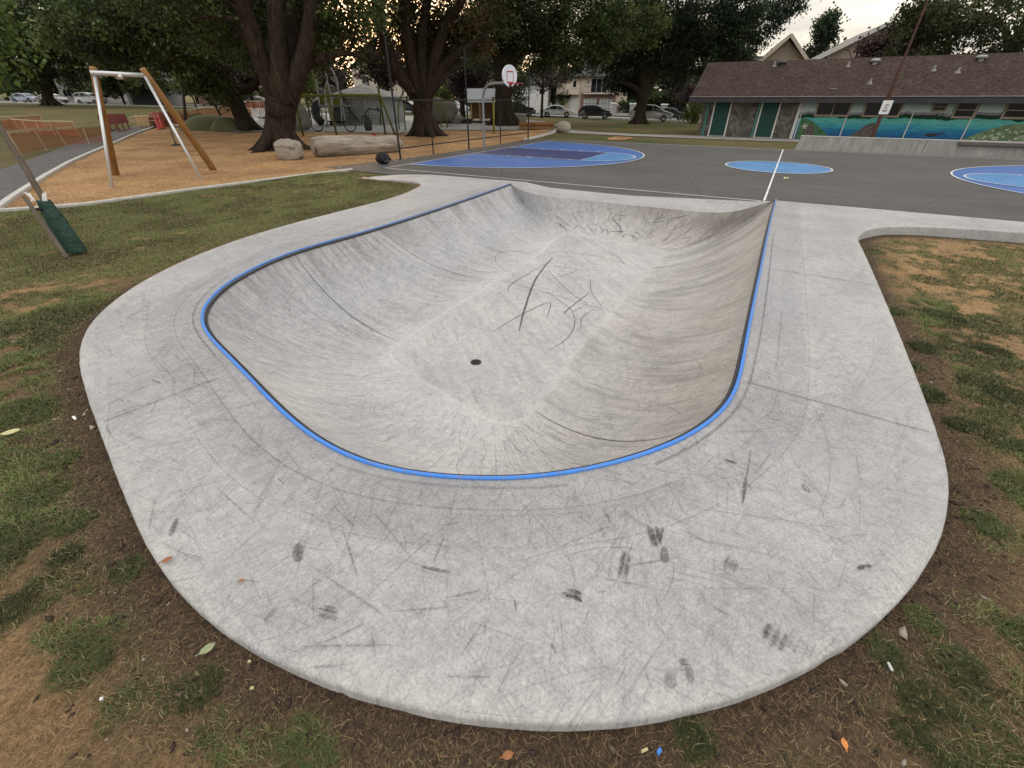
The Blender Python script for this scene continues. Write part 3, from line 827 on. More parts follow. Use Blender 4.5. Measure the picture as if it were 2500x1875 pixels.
q.l(ms.outputs[0], q.t.nodes['Material Output'].inputs['Surface'])
M_scuff = q.m

bowl = thing("skate_bowl", (0.8, 6.5, 0), "sunken pale concrete skate bowl with scuffed deck and bright blue metal coping beside the court", "skate bowl")
def two_mat(name, parts, mats, parent):
    V = np.concatenate([p[0] for p in parts]); off = np.cumsum([0] + [len(p[0]) for p in parts])
    F = np.concatenate([p[1] + o for p, o in zip(parts, off)]); C = np.concatenate([p[2] for p in parts])
    mi = np.concatenate([np.full(len(p[1]), p[3], np.int32) for p in parts])
    ob = npmesh(name, V - np.array(parent.location), F, mats, parent, C)
    sm = np.concatenate([np.full(len(p[1]), p[3] == 0) for p in parts])
    if len(mi) == len(ob.data.polygons):
        ob.data.polygons.foreach_set('material_index', mi); ob.data.polygons.foreach_set('use_smooth', sm)
    return ob, V
RV, RF, RC = np.concatenate(rb.V), np.concatenate(rb.F), np.concatenate(rb.C)
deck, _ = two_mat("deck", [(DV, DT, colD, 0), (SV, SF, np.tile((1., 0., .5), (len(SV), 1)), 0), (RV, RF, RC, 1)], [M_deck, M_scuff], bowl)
QV, QF, QC = np.concatenate(bb.V), np.concatenate(bb.F), np.concatenate(bb.C)
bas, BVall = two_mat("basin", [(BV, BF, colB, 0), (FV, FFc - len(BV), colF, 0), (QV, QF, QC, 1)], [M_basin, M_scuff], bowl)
uvl = bas.data.uv_layers.new(name='UVMap')
uvp = np.zeros((len(BVall), 2), np.float32)
prof = (Rv * phm)
uvp[:len(BV), 0] = np.tile(uvu, NV + 1); uvp[:len(BV), 1] = np.repeat(ss, NU) * np.tile(prof, NV + 1)
uvp[len(BV):, 0] = BVall[len(BV):, 0] * .6 + BVall[len(BV):, 1] * .2; uvp[len(BV):, 1] = BVall[len(BV):, 1]
li = np.empty(len(bas.data.loops), np.int32); bas.data.loops.foreach_get('vertex_index', li)
uvl.data.foreach_set('uv', uvp[li].ravel())

# coping: painted steel pipe, worn to bare metal on its crown
q = newmat("blue_coping_paint", .5, .4)
wear = q.ramp(q.noise(q.obj, 1.1, 4), (.50, 0.0), (.66, 1.0)); w2 = q.ramp(q.noise(q.obj, 24, 6, .75), (.53, 0.0), (.60, 1.0))
gy_ = q.n("ShaderNodeSeparateXYZ"); q.l(q.obj, gy_.inputs[0])
farw = q.ramp(gy_.outputs[1], (0.0, 0.0), (.55, 0.0))
fw = q.n("ShaderNodeMapRange"); fw.inputs[1].default_value = -3.0; fw.inputs[2].default_value = 2.5; q.l(gy_.outputs[1], fw.inputs[0])
w3 = q.ramp(q.noise(q.mapping(q.obj, (3, 3, 30)), 2.0, 5, .7), (.40, 0.0), (.62, 1.0))
wr = q.math('MAXIMUM', q.math('MAXIMUM', q.math('MULTIPLY', w2, .8), q.math('MULTIPLY', q.math('MULTIPLY', wear, w3), .55)), q.math('MULTIPLY', fw.outputs[0], q.math('ADD', .38, q.math('MULTIPLY', w3, .45))))
q.l(q.mix(q.math('MINIMUM', wr, 1.0), q.ramp(q.noise(q.obj, 3, 3), (.3, (.040, .200, .66)), (.7, (.055, .245, .74))), (.16, .20, .27)), q.b.inputs['Base Color'])
M_cop = q.m
M_cop_shade = mat("coping_shade_dark", (.05, .05, .055), .45, .3, 20, metal=.6)
m = MB()
cp_path = [(p[0] + h[0] * .004, p[1] + h[1] * .004, p[2] + .004) for p, h in zip(TT[:ujoint[7] + 1:2], hd[:ujoint[7] + 1:2])]
m.tube(cp_path, .0150, 12)
m.build("coping", M_cop, bowl, True)
m = MB()     # dark strip added to draw the shade gap under the pipe
m.tube([(p[0] - h[0] * .026, p[1] - h[1] * .026, p[2] - .022) for p, h in zip(TT[:ujoint[7] + 1:2], hd[:ujoint[7] + 1:2])], .017, 8)
m.build("coping_shade_strip", M_cop_shade, bowl, True)
m = MB()
dz0 = zfl(drain.x, drain.y) + .006
m.lathe([(0.001, dz0 + .004), (.062, dz0 + .004), (.075, dz0 + .002), (.08, dz0 - .01)], (drain.x, drain.y, 0), 24)
for k in range(-2, 3): m.box((drain.x, drain.y + k * .022, dz0 + .006), (.09, .008, .006))
m.build("drain_grate", mat("drain_iron", (.035, .033, .03), .6, .4, 30), bowl)
# ================================================================== GROUND
def zlawn(x, y, d=None):
    x = np.asarray(x, float); y = np.asarray(y, float)
    if d is None: d = dist_poly(x, y, DECK)
    cx, cy = to_court(x, y)
    left = sstep(-x, 1.0, 3.2) * sstep(y, 2.4, 5)
    right = sstep(x, 4.0, 6.5)
    h = .138 * (1 - left) + .172 * left; h = h * (1 - right) + .06 * right
    h = h * (1 - .62 * sstep(y, 7, 13) * left)
    fall = (1 - sstep(d, .7, 3.6)) * (x < 6) + (1 - sstep(d, 2.5, 8)) * (x >= 6)
    fall = fall * sstep(-cy, 1.0, 2.6)
    n = .05 * (fbm(x * .9, y * .9, 41) - .5) + .03 * (fbm(x * 5, y * 5, 42) - .5)
    near = sstep(-cy, 1.5, 3) * (1 - sstep(d, 2.8, 4.2) * (x < 6))
    return h * fall + n * near - .012 * (1 - near) - .008
gxs, gys = np.arange(-13, 12.01, .05), np.arange(-.6, 18.3, .05)
GX, GY = np.meshgrid(gxs, gys); gxf, gyf = GX.ravel(), GY.ravel()
gd = dist_poly(gxf, gyf, DECK); gin = inside(gxf, gyf, DECK)
gzf = zlawn(gxf, gyf, gd)
TUFTS = []
for px_, py_, rr_ in ((430, 1500, .085), (190, 1432, .11), (645, 1612, .09), (1497, 1612, .075), (135, 1000, .10), (160, 1140, .09), (2180, 1060, .12), (2120, 1140, .10), (1985, 1530, .09), (1900, 1420, .07), (2060, 1450, .10), (40, 1180, .13), (30, 1330, .10), (280, 1240, .07), (700, 1650, .06), (1960, 1590, .07), (150, 1210, .07), (2190, 1380, .09), (60, 900, .2), (90, 1080, .13), (1980, 1350, .07), (2150, 960, .12), (2170, 860, .16), (2000, 860, .12), (2070, 930, .1), (1960, 800, .1), (2130, 760, .16), (1930, 680, .13), (2040, 690, .15), (2190, 640, .2), (1890, 540, .16), (2010, 600, .2), (2120, 560, .2), (1990, 760, .12), (2100, 830, .12)):
    p_ = at(px_ * K, py_ * K, .10); TUFTS.append((p_.x, p_.y, rr_))
def cover(x, y, d):
    """0 bare earth .. 1 green turf, and how straw-coloured the dry grass is"""
    left = sstep(-x, 1.2, 4.2) * sstep(y, 1.6, 5.2)
    right = sstep(x, 2.6, 4.5)
    n1, n2, n3 = fbm(x * .75, y * .75, 51), fbm(x * 2.8, y * 2.8, 52), fbm(x * 8, y * 8, 53, 3)
    g = .34 * n1 + .40 * n2 + .41 * n3
    tl = .575 - .17 * left * sstep(y, 3.2, 6.8); tr_ = .625 - .03 * sstep(y, 2, 6)
    th = .612 * (1 - left) * (1 - right) + tl * left + tr_ * right * (1 - left)
    green = sstep(g, th - .07, th + .07)
    for tx_, ty_, tr2 in TUFTS:
        dd = np.hypot(x - tx_, y - ty_) / tr2
        green = np.maximum(green, sstep(1.25 - dd - .55 * (n2 - .5), .0, .45))
    clear = 1 if True else sstep(d, .02 + .10 * n2, .12 + .5 * n1 * (1 - .6 * left)) if True else 1
    tuft = np.zeros_like(n1)
    for tx_, ty_, tr2 in TUFTS: tuft = np.maximum(tuft, sstep(1.35 - np.hypot(x - tx_, y - ty_) / tr2, 0, .4))
    green = green * np.maximum(sstep(d, .02 + .10 * n2, .12 + .5 * n1 * (1 - .6 * left)), tuft)
    bare = (1 - sstep(d, .05, .30 + .75 * n1)) * (1 - .75 * left * sstep(y, 4.5, 6.5)) + .8 * sstep(fbm(x * 1.1, y * 1.1, 57), .56, .66) * (1 - .5 * right) * (1 - .8 * left * sstep(y, 5, 7))
    bare = bare * (1 - .6 * right * sstep(d, .1, .5))
    return green, np.clip(bare, 0, 1)
gg, gb = cover(gxf, gyf, gd)
strawn = fbm(gxf * 4, gyf * 4, 61); fine = vnoise(gxf * 17, gyf * 17, 62)
soil = np.array([.058, .040, .029]); straw = np.array([.33, .215, .105]); turf = np.array([.100, .105, .042])
mixs = np.clip((1 - gb) * (.52 + .2 * sstep(gxf, 2, 4) + .9 * (strawn - .35)) + .10 * (fine - .5) + .26 * sstep(gd, .35, 1.1), .04, .96)[:, None]
rg_ = sstep(gxf, 2.2, 4.2)[:, None]; straw = straw * (1 + .28 * rg_)
gcol = soil * (1 - mixs) + straw * mixs
gcol = gcol * (1 - .72 * gg[:, None]) + turf * .72 * gg[:, None]
gcol *= (.80 + .4 * fine)[:, None]
nx, ny = len(gxs), len(gys)
ii, jj_ = np.meshgrid(np.arange(nx - 1), np.arange(ny - 1)); a = (jj_ * nx + ii).ravel()
deep = gin & (gd > .10)
keepq = ~(deep[a] | deep[a + 1] | deep[a + nx] | deep[a + nx + 1])
a = a[keepq]
q = newmat("lawn_earth", .95, .15)
vc = q.n("ShaderNodeVertexColor", layer_name='col')
f1 = q.noise(q.obj, 38, 5, .75); f2 = q.noise(q.mapping(q.obj, (40, 160, 40), (0, 0, .7)), 1, 3, .6); f3 = q.noise(q.mapping(q.obj, (150, 36, 40), (0, 0, .4)), 1, 3, .6)
c_ = q.mix(1.0, vc.outputs[0], q.ramp(f1, (.25, (.42, .42, .42)), (.5, (1, 1, 1)), (.8, (1.75, 1.65, 1.5))), 'MULTIPLY')
str_ = q.ramp(q.math('MAXIMUM', f2, f3), (.60, 0.0), (.70, 1.0))
f4 = q.noise(q.obj, 130, 4, .75); c_ = q.mix(1.0, c_, q.ramp(f4, (.28, (.45, .43, .42)), (.5, (1, 1, 1)), (.74, (1.6, 1.5, 1.4))), 'MULTIPLY')
c_ = q.mix(q.math('MULTIPLY', str_, .5), c_, (.38, .27, .155))
q.l(c_, q.b.inputs['Base Color'])
q.bump(q.math('ADD', f1, q.math('MULTIPLY', f2, .5)), .9, .03)
M_lawn = q.m
lawn = npmesh("lawn", np.stack([gxf, gyf, gzf], 1), np.stack([a, a + 1, a + nx + 1, a + nx], 1), M_lawn, None, gcol, True)
tag(lawn, kind='structure')

q = newmat("park_grass_far", .95, .12)
n1 = q.noise(q.obj, .10, 5, .6); n2 = q.noise(q.obj, 1.3, 6, .7); n3 = q.noise(q.obj, 14, 4, .7)
c_ = q.mix(q.ramp(n1, (.40, 0.0), (.58, 1.0)), (.058, .076, .025), (.15, .11, .052))
c_ = q.mix(q.ramp(n2, (.42, 0.0), (.64, 1.0)), c_, (.085, .085, .034))
c_ = q.mix(.8, c_, q.ramp(n3, (.3, (.6, .6, .6)), (.7, (1.35, 1.35, 1.3))), 'MULTIPLY')
q.l(c_, q.b.inputs['Base Color']); q.bump(n3, .8, .05)
M_far = q.m
fx = np.unique(np.r_[-500, -350, np.arange(-220, -13, 9), -13, np.arange(-12, 12, 6), 12, np.arange(18, 140, 8), 220, 400]); fy = np.unique(np.r_[-120, -30, -.6, np.arange(5, 18, 4), 18.25, np.arange(22, 130, 4), 160, 230, 400, 700])
FX, FY = np.meshgrid(fx, fy); a = (np.arange(len(fy) - 1)[:, None] * len(fx) + np.arange(len(fx) - 1)).ravel()
mx_ = .25 * (FX.ravel()[a] + FX.ravel()[a + 1]) * 2; my_ = .25 * (FY.ravel()[a] + FY.ravel()[a + len(fx)]) * 2
a = a[~((mx_ > -13) & (mx_ < 12) & (my_ > -.6) & (my_ < 18.25))]
ground = npmesh("ground", np.stack([FX.ravel(), FY.ravel(), zg(FX.ravel(), FY.ravel()) - .02], 1), np.stack([a, a + 1, a + len(fx) + 1, a + len(fx)], 1), M_far, None, None, True)
tag(ground, kind='structure')

# ---- real blades: green tufts and dry straw, denser close by
def blades(n, xr, yr, kind, seed, wmul=1.0):
    r = np.random.default_rng(seed)
    x = r.uniform(*xr, n); y = r.uniform(*yr, n)
    # what the camera side can see, plus a margin
    m_ = (np.abs(x) < 1.12 * (y + 1.6) + .5); x, y = x[m_], y[m_]
    d = dist_poly(x, y, DECK); cx, cy = to_court(x, y)
    ok = ~inside(x, y, DECK) & (d > .006) & (cy < -1.3); x, y, d = x[ok], y[ok], d[ok]
    chip = inside(x, y, CHIPS) | inside(x, y, PATH); x, y, d = x[~chip], y[~chip], d[~chip]
    g, b = cover(x, y, d)
    p = g if kind == 'green' else (1 - b) * (.25 + .75 * (1 - g)) + .30
    ok = r.random(len(x)) < p; x, y, d, g = x[ok], y[ok], d[ok], g[ok]
    z = zlawn(x, y, d) - .004
    n = len(x); th = r.uniform(0, 2 * math.pi, n); dist = np.hypot(x, y)
    if kind == 'green':
        L = r.uniform(.018, .048, n) * (.55 + .6 * g); tilt = r.uniform(.25, 1.1, n); w = r.uniform(.0022, .0045, n) * (1 + .12 * dist)
        t_ = r.random(n)[:, None]; c = np.array([.075, .115, .036]) * t_ + np.array([.155, .175, .058]) * (1 - t_); pt_ = fbm(x * 1.6, y * 1.6, 88); c = c * (.62 + .75 * sstep(pt_, .32, .66))[:, None]; near_t = np.zeros(n)
        for tx_, ty_, tr2 in TUFTS: near_t = np.maximum(near_t, sstep(1.5 - np.hypot(x - tx_, y - ty_) / tr2, 0, .5))
        c = c * (1 - .42 * near_t)[:, None]; dry = r.random(n) < (.22 + .2 * (1 - g)) * (1 - .7 * near_t)
        c[dry] = np.array([.27, .215, .115])
    else:
        L = r.uniform(.015, .06, n); tilt = r.uniform(1.1, 1.52, n); w = r.uniform(.0014, .0036, n) * (1 + .10 * dist)
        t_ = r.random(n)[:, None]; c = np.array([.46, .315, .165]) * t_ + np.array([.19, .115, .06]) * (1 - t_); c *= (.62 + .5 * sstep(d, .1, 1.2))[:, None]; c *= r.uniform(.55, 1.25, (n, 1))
    w = w * wmul
    dirv = np.stack([np.sin(tilt) * np.cos(th), np.sin(tilt) * np.sin(th), np.cos(tilt)], 1)
    sdv = np.stack([-np.sin(th), np.cos(th), 0 * th], 1)
    B = np.stack([x, y, z], 1); bend = np.stack([np.cos(th), np.sin(th), -.5 + 0 * th], 1) * (L * .25)[:, None]
    Md = B + dirv * (L * .55)[:, None]; Tp = B + dirv * L[:, None] + bend
    Tp[:, 2] = np.maximum(Tp[:, 2], z + .003); Md[:, 2] = np.maximum(Md[:, 2], z + .004)
    V = np.stack([B - sdv * (w / 2)[:, None], B + sdv * (w / 2)[:, None], Md + sdv * (w * .42)[:, None], Md - sdv * (w * .42)[:, None], Tp], 1).reshape(-1, 3)
    i = np.arange(n)[:, None] * 5
    F = np.concatenate([i + [0, 1, 2], i + [0, 2, 3], i + [3, 2, 4]])
    return V, F, np.repeat(c, 5, 0)
def leafmat(name, tint=(1, 1, 1), trans=.25, rough=.6):
    q = newmat(name, rough, .25)
    vc = q.n("ShaderNodeVertexColor", layer_name='col')
    c = q.mix(1.0, vc.outputs[0], tint, 'MULTIPLY')
    q.l(c, q.b.inputs['Base Color'])
    tl = q.n("ShaderNodeBsdfTranslucent"); ms = q.n("ShaderNodeMixShader", i_0=trans)
    q.l(c, tl.inputs[0]); q.l(q.b.outputs[0], ms.inputs[1]); q.l(tl.outputs[0], ms.inputs[2])
    q.l(ms.outputs[0], q.t.nodes['Material Output'].inputs['Surface'])
    return q.m
M_blade = leafmat("grass_blade", (1, 1, 1), .2, .7)

# ---- play area: chips, kerbs, path (measured on the photograph)
chip_px = [(0, 457), (180, 443), (400, 412), (560, 392), (700, 374), (762, 366), (832, 352), (900, 343), (960, 333), (1022, 322), (1080, 313), (1132, 302), (1180, 292), (1212, 283), (1214, 280), (1160, 281), (1060, 283), (955, 282), (850, 289), (730, 286), (640, 285), (520, 287), (440, 283), (352, 272), (290, 292), (240, 314), (150, 354), (60, 407), (0, 448)]
CHIPS = [tuple(p)[:2] for p in pxpoly(chip_px)]
path_px = [(0, 445), (60, 404), (150, 351), (240, 311), (290, 289), (352, 268), (300, 270), (250, 283), (200, 297), (130, 320), (60, 347), (0, 367)]
PATH = [tuple(p)[:2] for p in pxpoly(path_px)]
PATH = [tuple(at(-520, 610))[:2]] + PATH + [tuple(at(-620, 470))[:2]]
gV, gF, gC = [], [], []; off = 0
for args in ((760000, (-5.5, 5.5), (-.2, 5.0), 'green', 101), (420000, (-12.5, -1), (3.0, 17), 'green', 102), (230000, (2, 11.5), (1.5, 11.5), 'green', 103)):
    V, F, C = blades(*args); gV.append(V); gF.append(F + off); gC.append(C); off += len(V)
gr = npmesh("grass", np.concatenate(gV), np.concatenate(gF), M_blade, None, np.concatenate(gC)); tag(gr, "short green turf growing in uneven tufts round the skate bowl", "grass", kind='stuff')
gV, gF, gC = [], [], []; off = 0
for args in ((620000, (-5.5, 5.5), (-.2, 4.2), 'dry', 111, .9), (130000, (-12.5, -1), (3.0, 16), 'dry', 112, 1.3), (300000, (2, 11.5), (1.5, 11.5), 'dry', 113, 1.2)):
    V, F, C = blades(*args); gV.append(V); gF.append(F + off); gC.append(C); off += len(V)
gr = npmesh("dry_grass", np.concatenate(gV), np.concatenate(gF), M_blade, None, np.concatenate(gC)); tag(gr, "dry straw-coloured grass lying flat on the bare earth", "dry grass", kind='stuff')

q = newmat("wood_chips", .9, .15)
v1 = q.n("ShaderNodeTexVoronoi"); v1.inputs['Scale'].default_value = 16; q.l(q.mapping(q.obj, (1, 2.2, 1), (0, 0, .5)), v1.inputs['Vector'])
v2 = q.n("ShaderNodeTexVoronoi"); v2.inputs['Scale'].default_value = 19; q.l(q.mapping(q.obj, (2.4, 1, 1), (0, 0, .9)), v2.inputs['Vector'])
sp1 = q.n("ShaderNodeSeparateColor"); q.l(v1.outputs['Color'], sp1.inputs[0]); sp2 = q.n("ShaderNodeSeparateColor"); q.l(v2.outputs['Color'], sp2.inputs[0])
t_ = q.math('MULTIPLY', q.math('ADD', sp1.outputs[0], sp2.outputs[0]), .5)
c_ = q.ramp(t_, (.05, (.30, .145, .06)), (.35, (.55, .30, .135)), (.6, (.70, .43, .21)), (.9, (.80, .58, .35)))
big = q.noise(q.obj, .45, 6, .65); c_ = q.mix(1.0, c_, q.ramp(big, (.34, (.62, .57, .52)), (.52, (.95, .94, .92)), (.68, (1.15, 1.13, 1.08))), 'MULTIPLY')
q.l(c_, q.b.inputs['Base Color']); q.bump(q.math('ADD', v1.outputs['Distance'], v2.outputs['Distance']), 1.0, .06)
M_chip = q.m
sheet("wood_chip_ground", CHIPS, .006, M_chip, 2.0)
# loose chips lying on the nearer half
r = np.random.default_rng(5); n = 42000
cxs = r.uniform(-14, -3, n); cys = r.uniform(10, 26, n); ok = inside(cxs, cys, CHIPS); cxs, cys = cxs[ok], cys[ok]; n = len(cxs)
th = r.uniform(0, 6.28, n); L = r.uniform(.02, .06, n); w = r.uniform(.006, .016, n); tz = r.uniform(-.3, .3, n)
D = np.stack([np.cos(th), np.sin(th), tz], 1) * (L / 2)[:, None]; S_d = np.stack([-np.sin(th), np.cos(th), r.uniform(-.4, .4, n)], 1) * (w / 2)[:, None]
P = np.stack([cxs, cys, .006 + .012 + 0 * cxs], 1)
V = np.stack([P - D - S_d, P + D - S_d, P + D + S_d, P - D + S_d], 1).reshape(-1, 3); i = np.arange(n)[:, None] * 4
t_ = r.random((n, 1)); C = np.array([.38, .20, .085]) * t_ + np.array([.72, .50, .29]) * (1 - t_)
o = npmesh("loose_wood_chips", V, i + [0, 1, 2, 3], M_blade, None, np.repeat(C, 4, 0)); tag(o, "loose orange-brown wood chips scattered over the play area", "wood chips", kind='stuff')

M_asph = mat("path_asphalt", (.12, .112, .108), .9, .22, 3, 8, .5, 90)
sheet("path", PATH, .010, M_asph, 2.5)
M_kerb = mat("kerb_concrete", (.50, .48, .45), .85, .16, 5, 7, .25, 60)
def kerb(name, pts, w, h, label, cat="kerb", z0=-.05):
    P = [Vector((p[0], p[1], float(zg(p[0], p[1])))) for p in pts]
    m = MB(); prev = None; n = len(P); rows = []
    for i in range(n):
        t = (P[min(i + 1, n - 1)] - P[max(i - 1, 0)]); t.z = 0; t.normalize(); s_ = Vector((-t.y, t.x, 0))
        rows.append([P[i] - s_ * w / 2 + Vector((0, 0, z0)), P[i] - s_ * w / 2 + Vector((0, 0, h - .012)), P[i] - s_ * (w / 2 - .012) + Vector((0, 0, h)),
                     P[i] + s_ * (w / 2 - .012) + Vector((0, 0, h)), P[i] + s_ * w / 2 + Vector((0, 0, h - .012)), P[i] + s_ * w / 2 + Vector((0, 0, z0))])
    vs = [v for r_ in rows for v in r_]; fs = []
    for i in range(n - 1):
        for k in range(5): fs.append((i * 6 + k, i * 6 + k + 1, (i + 1) * 6 + k + 1, (i + 1) * 6 + k))
    fs += [tuple(range(6)), tuple((n - 1) * 6 + k for k in range(6))[::-1]]
    m.add(vs, fs)
    o = m.build(name, M_kerb, None, False, org=tuple(P[0])); tag(o, label, cat); return o
kp = [at(-520, 625)] + pxpoly([(0, 452), (30, 429), (62, 408), (100, 383), (150, 354), (195, 333), (242, 313), (290, 291), (330, 276), (352, 270)])
kerb("path_kerb", [tuple(p)[:2] for p in kp], .16, .09, "long pale concrete kerb between the dark path and the wood chips")
kp = pxpoly([(0, 456), (90, 450), (180, 443), (290, 428), (400, 412), (480, 402), (560, 392), (630, 383), (700, 374), (760, 367)])
kerb("border_kerb", [tuple(p)[:2] for p in kp], .13, .05, "thin pale concrete edging between the wood chips and the lawn", "edging")
kp = pxpoly([(1133, 303), (1165, 296), (1190, 289), (1212, 281)])
kerb("curved_kerb", [tuple(p)[:2] for p in kp], .14, .10, "short curved kerb running from the court corner to the pale boulder")

# play surface, far path, street
M_path2 = mat("path_concrete", (.27, .255, .235), .88, .18, 1.5, 7, .2, 40)
M_rub = mat("rubber_surface", (.19, .205, .20), .85, .12, .35, 5, .2, 30, color2=(.29, .28, .245))
RUB = pxpoly([(440, 282), (520, 285), (640, 284), (730, 285), (850, 288), (955, 281), (1060, 281), (1175, 280), (1178, 262), (1060, 256), (940, 252), (800, 247), (640, 252), (560, 256), (480, 264)])
sheet("rubber_play_surface", RUB, .012, M_rub, 3)
M_lite = mat("pale_concrete", (.40, .385, .365), .85, .15, 1.5, 7, .2, 40)
sheet("plaza", pxpoly([(352, 268), (300, 270), (330, 263), (480, 252), (640, 245), (800, 243), (800, 247), (640, 252), (560, 256), (480, 264), (440, 281)]), .016, M_lite, 3)
sheet("footpath", [tuple(court(*c))[:2] for c in ((-13, 31.4), (-13, 29.4), (-4, 23.4), (-1.7, 21.6), (3, 21.1), (9.3, 20.9), (13.5, 21), (13.5, 23.7), (7.1, 23.7), (3, 23.2), (-1, 24.2))], .012, M_path2, 2)
sheet("chip_patch", pxpoly([(1310, 298), (1330, 295), (1360, 296), (1372, 300), (1345, 303), (1315, 302)]), .010, M_chip, 1.5)
road_c = [(-150, 103), (-95, 93), (-40, 84.5), (0, 76.8), (10, 73.2), (20, 68.6), (34, 60), (70, 38)]
def offs(P, d):
    P = np.array(P, float); t = np.gradient(P, axis=0); t /= np.linalg.norm(t, axis=1)[:, None]
    return P + d * np.stack([-t[:, 1], t[:, 0]], 1)
M_road = mat("street_asphalt", (.20, .195, .19), .9, .15, 1.2, 7, .2, 40)
def strip(name, d0, d1, dz, m):
    A, B = offs(road_c, d0), offs(road_c, d1)
    return sheet(name, [tuple(p) for p in A] + [tuple(p) for p in B[::-1]], dz, m, 4)
strip("road", -1.8, 9.0, .02, M_road)
strip("pavement", 10.2, 12.2, .13, M_lite)
kerb("street_kerb", [tuple(p) for p in offs(road_c, -1.9)], .2, .14, "pale street kerb along the park side of the parked cars")

# ================================================================== COURT
q = newmat("court_asphalt", .88, .22)
n1 = q.noise(q.obj, .35, 5, .6); n2 = q.noise(q.mapping(q.obj, (.35, 3.2, 1), (0, 0, CROT)), 1, 5, .65); n3 = q.noise(q.obj, 110, 3, .7)
c_ = q.ramp(n1, (.3, (.078, .073, .069)), (.7, (.106, .099, .094)))
c_ = q.mix(.8, c_, q.ramp(n2, (.3, (.82, .82, .82)), (.5, (1, 1, 1)), (.72, (1.15, 1.14, 1.13))), 'MULTIPLY')
c_ = q.mix(.7, c_, q.ramp(n3, (.3, (.6, .6, .6)), (.7, (1.4, 1.4, 1.4))), 'MULTIPLY')
cr1 = q.n("ShaderNodeTexVoronoi", feature='DISTANCE_TO_EDGE'); cr1.inputs['Scale'].default_value = .16; q.l(q.mix(.06, q.obj, q.n("ShaderNodeTexNoise", i_2=3.0).outputs['Color']), cr1.inputs['Vector'])
c_ = q.mix(q.math('MULTIPLY', q.ramp(cr1.outputs['Distance'], (.0, 1.0), (.004, 0.0)), .6), c_, (.035, .033, .03))
c_ = q.mix(q.math('MULTIPLY', q.ramp(q.noise(q.obj, .6, 5, .6), (.55, 0.0), (.66, 1.0)), .25), c_, (.07, .066, .062))
q.l(c_, q.b.inputs['Base Color']); q.bump(n3, .4, .008)
M_court = q.m
asph = [court(*c) for c in ((-2.2, -1.0), (1.0, -1.1), (1.6, -1.22), (2.0, -1.08), (4.4, -.95), (6.4, -.86), (13.3, -.82), (24, -.82), (44, -.82), (44, 15.62), (13, 15.62), (-.3, 15.75), (-1.2, 15.6), (-1.55, 14.0), (-1.4, 6), (-1.6, 2.8))]
sheet("court", [tuple(p)[:2] for p in asph], .008, M_court, 2)
def paint(name, col, wear=.75):
    q = newmat(name, .7, .3)
    n_ = q.noise(q.obj, 1.2, 5); n2 = q.noise(q.obj, 60, 4, .7)
    c = q.mix(1.0, col, q.ramp(n_, (.3, (.74, .75, .77)), (.7, (1.08, 1.08, 1.08))), 'MULTIPLY')
    c = q.mix(q.math('MULTIPLY', q.ramp(q.noise(q.mapping(q.obj, (.5, 2.6, 1), (0, 0, CROT + .4)), 1.3, 6, .7), (.52, 0.0), (.72, 1.0)), .30), c, (.12, .115, .11))
    c = q.mix(q.math('MULTIPLY', q.ramp(n2, (.58, 0.0), (.74, 1.0)), wear), c, (.11, .105, .10))
    q.l(c, q.b.inputs['Base Color']); q.bump(n2, .25, .006); return q.m
M_pb, M_pn, M_pl, M_pw = paint("blue_court_paint", (.050, .125, .35)), paint("navy_lane_paint", (.020, .034, .125), .4), paint("light_blue_paint", (.072, .215, .44)), paint("white_line_paint", (.72, .72, .70), .3)
CW, LH, LW, FT = 15.18, 12.743, 3.515, 5.465
mid = CW / 2
def arc(cx, cy, rx, ry, a0, a1, n=56): return [(cx + rx * math.cos(a0 + (a1 - a0) * i / n), cy + ry * math.sin(a0 + (a1 - a0) * i / n)) for i in range(n + 1)]
def flat(mb, poly, z, mi): mb.add([court(x, y, z) for x, y in poly], [tuple(range(len(poly)))], mi)
def linep(mb, pts, z, w=.05, closed=False):
    P = np.array(pts, float); n = len(P)
    t = np.roll(P, -1, 0) - np.roll(P, 1, 0)
    if not closed: t[0] = P[1] - P[0]; t[-1] = P[-1] - P[-2]
    t /= np.linalg.norm(t, axis=1)[:, None]; s_ = np.stack([-t[:, 1], t[:, 0]], 1) * w / 2
    for i in range(n if closed else n - 1):
        j = (i + 1) % n
        mb.add([court(*(P[i] - s_[i]), z), court(*(P[j] - s_[j]), z), court(*(P[j] + s_[j]), z), court(*(P[i] + s_[i]), z)], [(0, 1, 2, 3)], 3)
m = MB()
DD = arc(0, mid, 7.489, 6.254, -math.pi / 2, math.pi / 2)
for fl in (False, True):
    X = (lambda x: 2 * LH - x) if fl else (lambda x: x)
    o_ = (lambda L: [(X(x), y) for x, y in L][::-1]) if fl else (lambda L: L)
    flat(m, o_(DD), .014, 0)
    flat(m, o_([(0, mid - LW / 2), (FT, mid - LW / 2), (FT, mid + LW / 2), (0, mid + LW / 2)]), .019, 1)
    flat(m, o_(arc(FT, mid, 1.754, LW / 2, -math.pi / 2, math.pi / 2)), .019, 2)
    linep(m, o_(DD), .026)
    linep(m, o_([(0, mid - LW / 2), (FT, mid - LW / 2), (FT, mid + LW / 2), (0, mid + LW / 2)]), .026)
    linep(m, o_(arc(FT, mid, 1.754, LW / 2, -math.pi / 2, math.pi / 2)), .030)
    for side in (-1, 1):
        for d_, wd in ((1.9, .12), (2.9, .35), (4.0, .12), (4.9, .12)):
            yy = mid + side * (LW / 2 + .06)
            flat(m, o_([(d_, yy - .06), (d_ + wd, yy - .06), (d_ + wd, yy + .06), (d_, yy + .06)]), .034, 3)
flat(m, arc(LH, mid, 1.8, 1.8, 0, 2 * math.pi)[:-1], .014, 2)
linep(m, arc(LH, mid, 1.8, 1.8, 0, 2 * math.pi)[:-1], .026, closed=True)
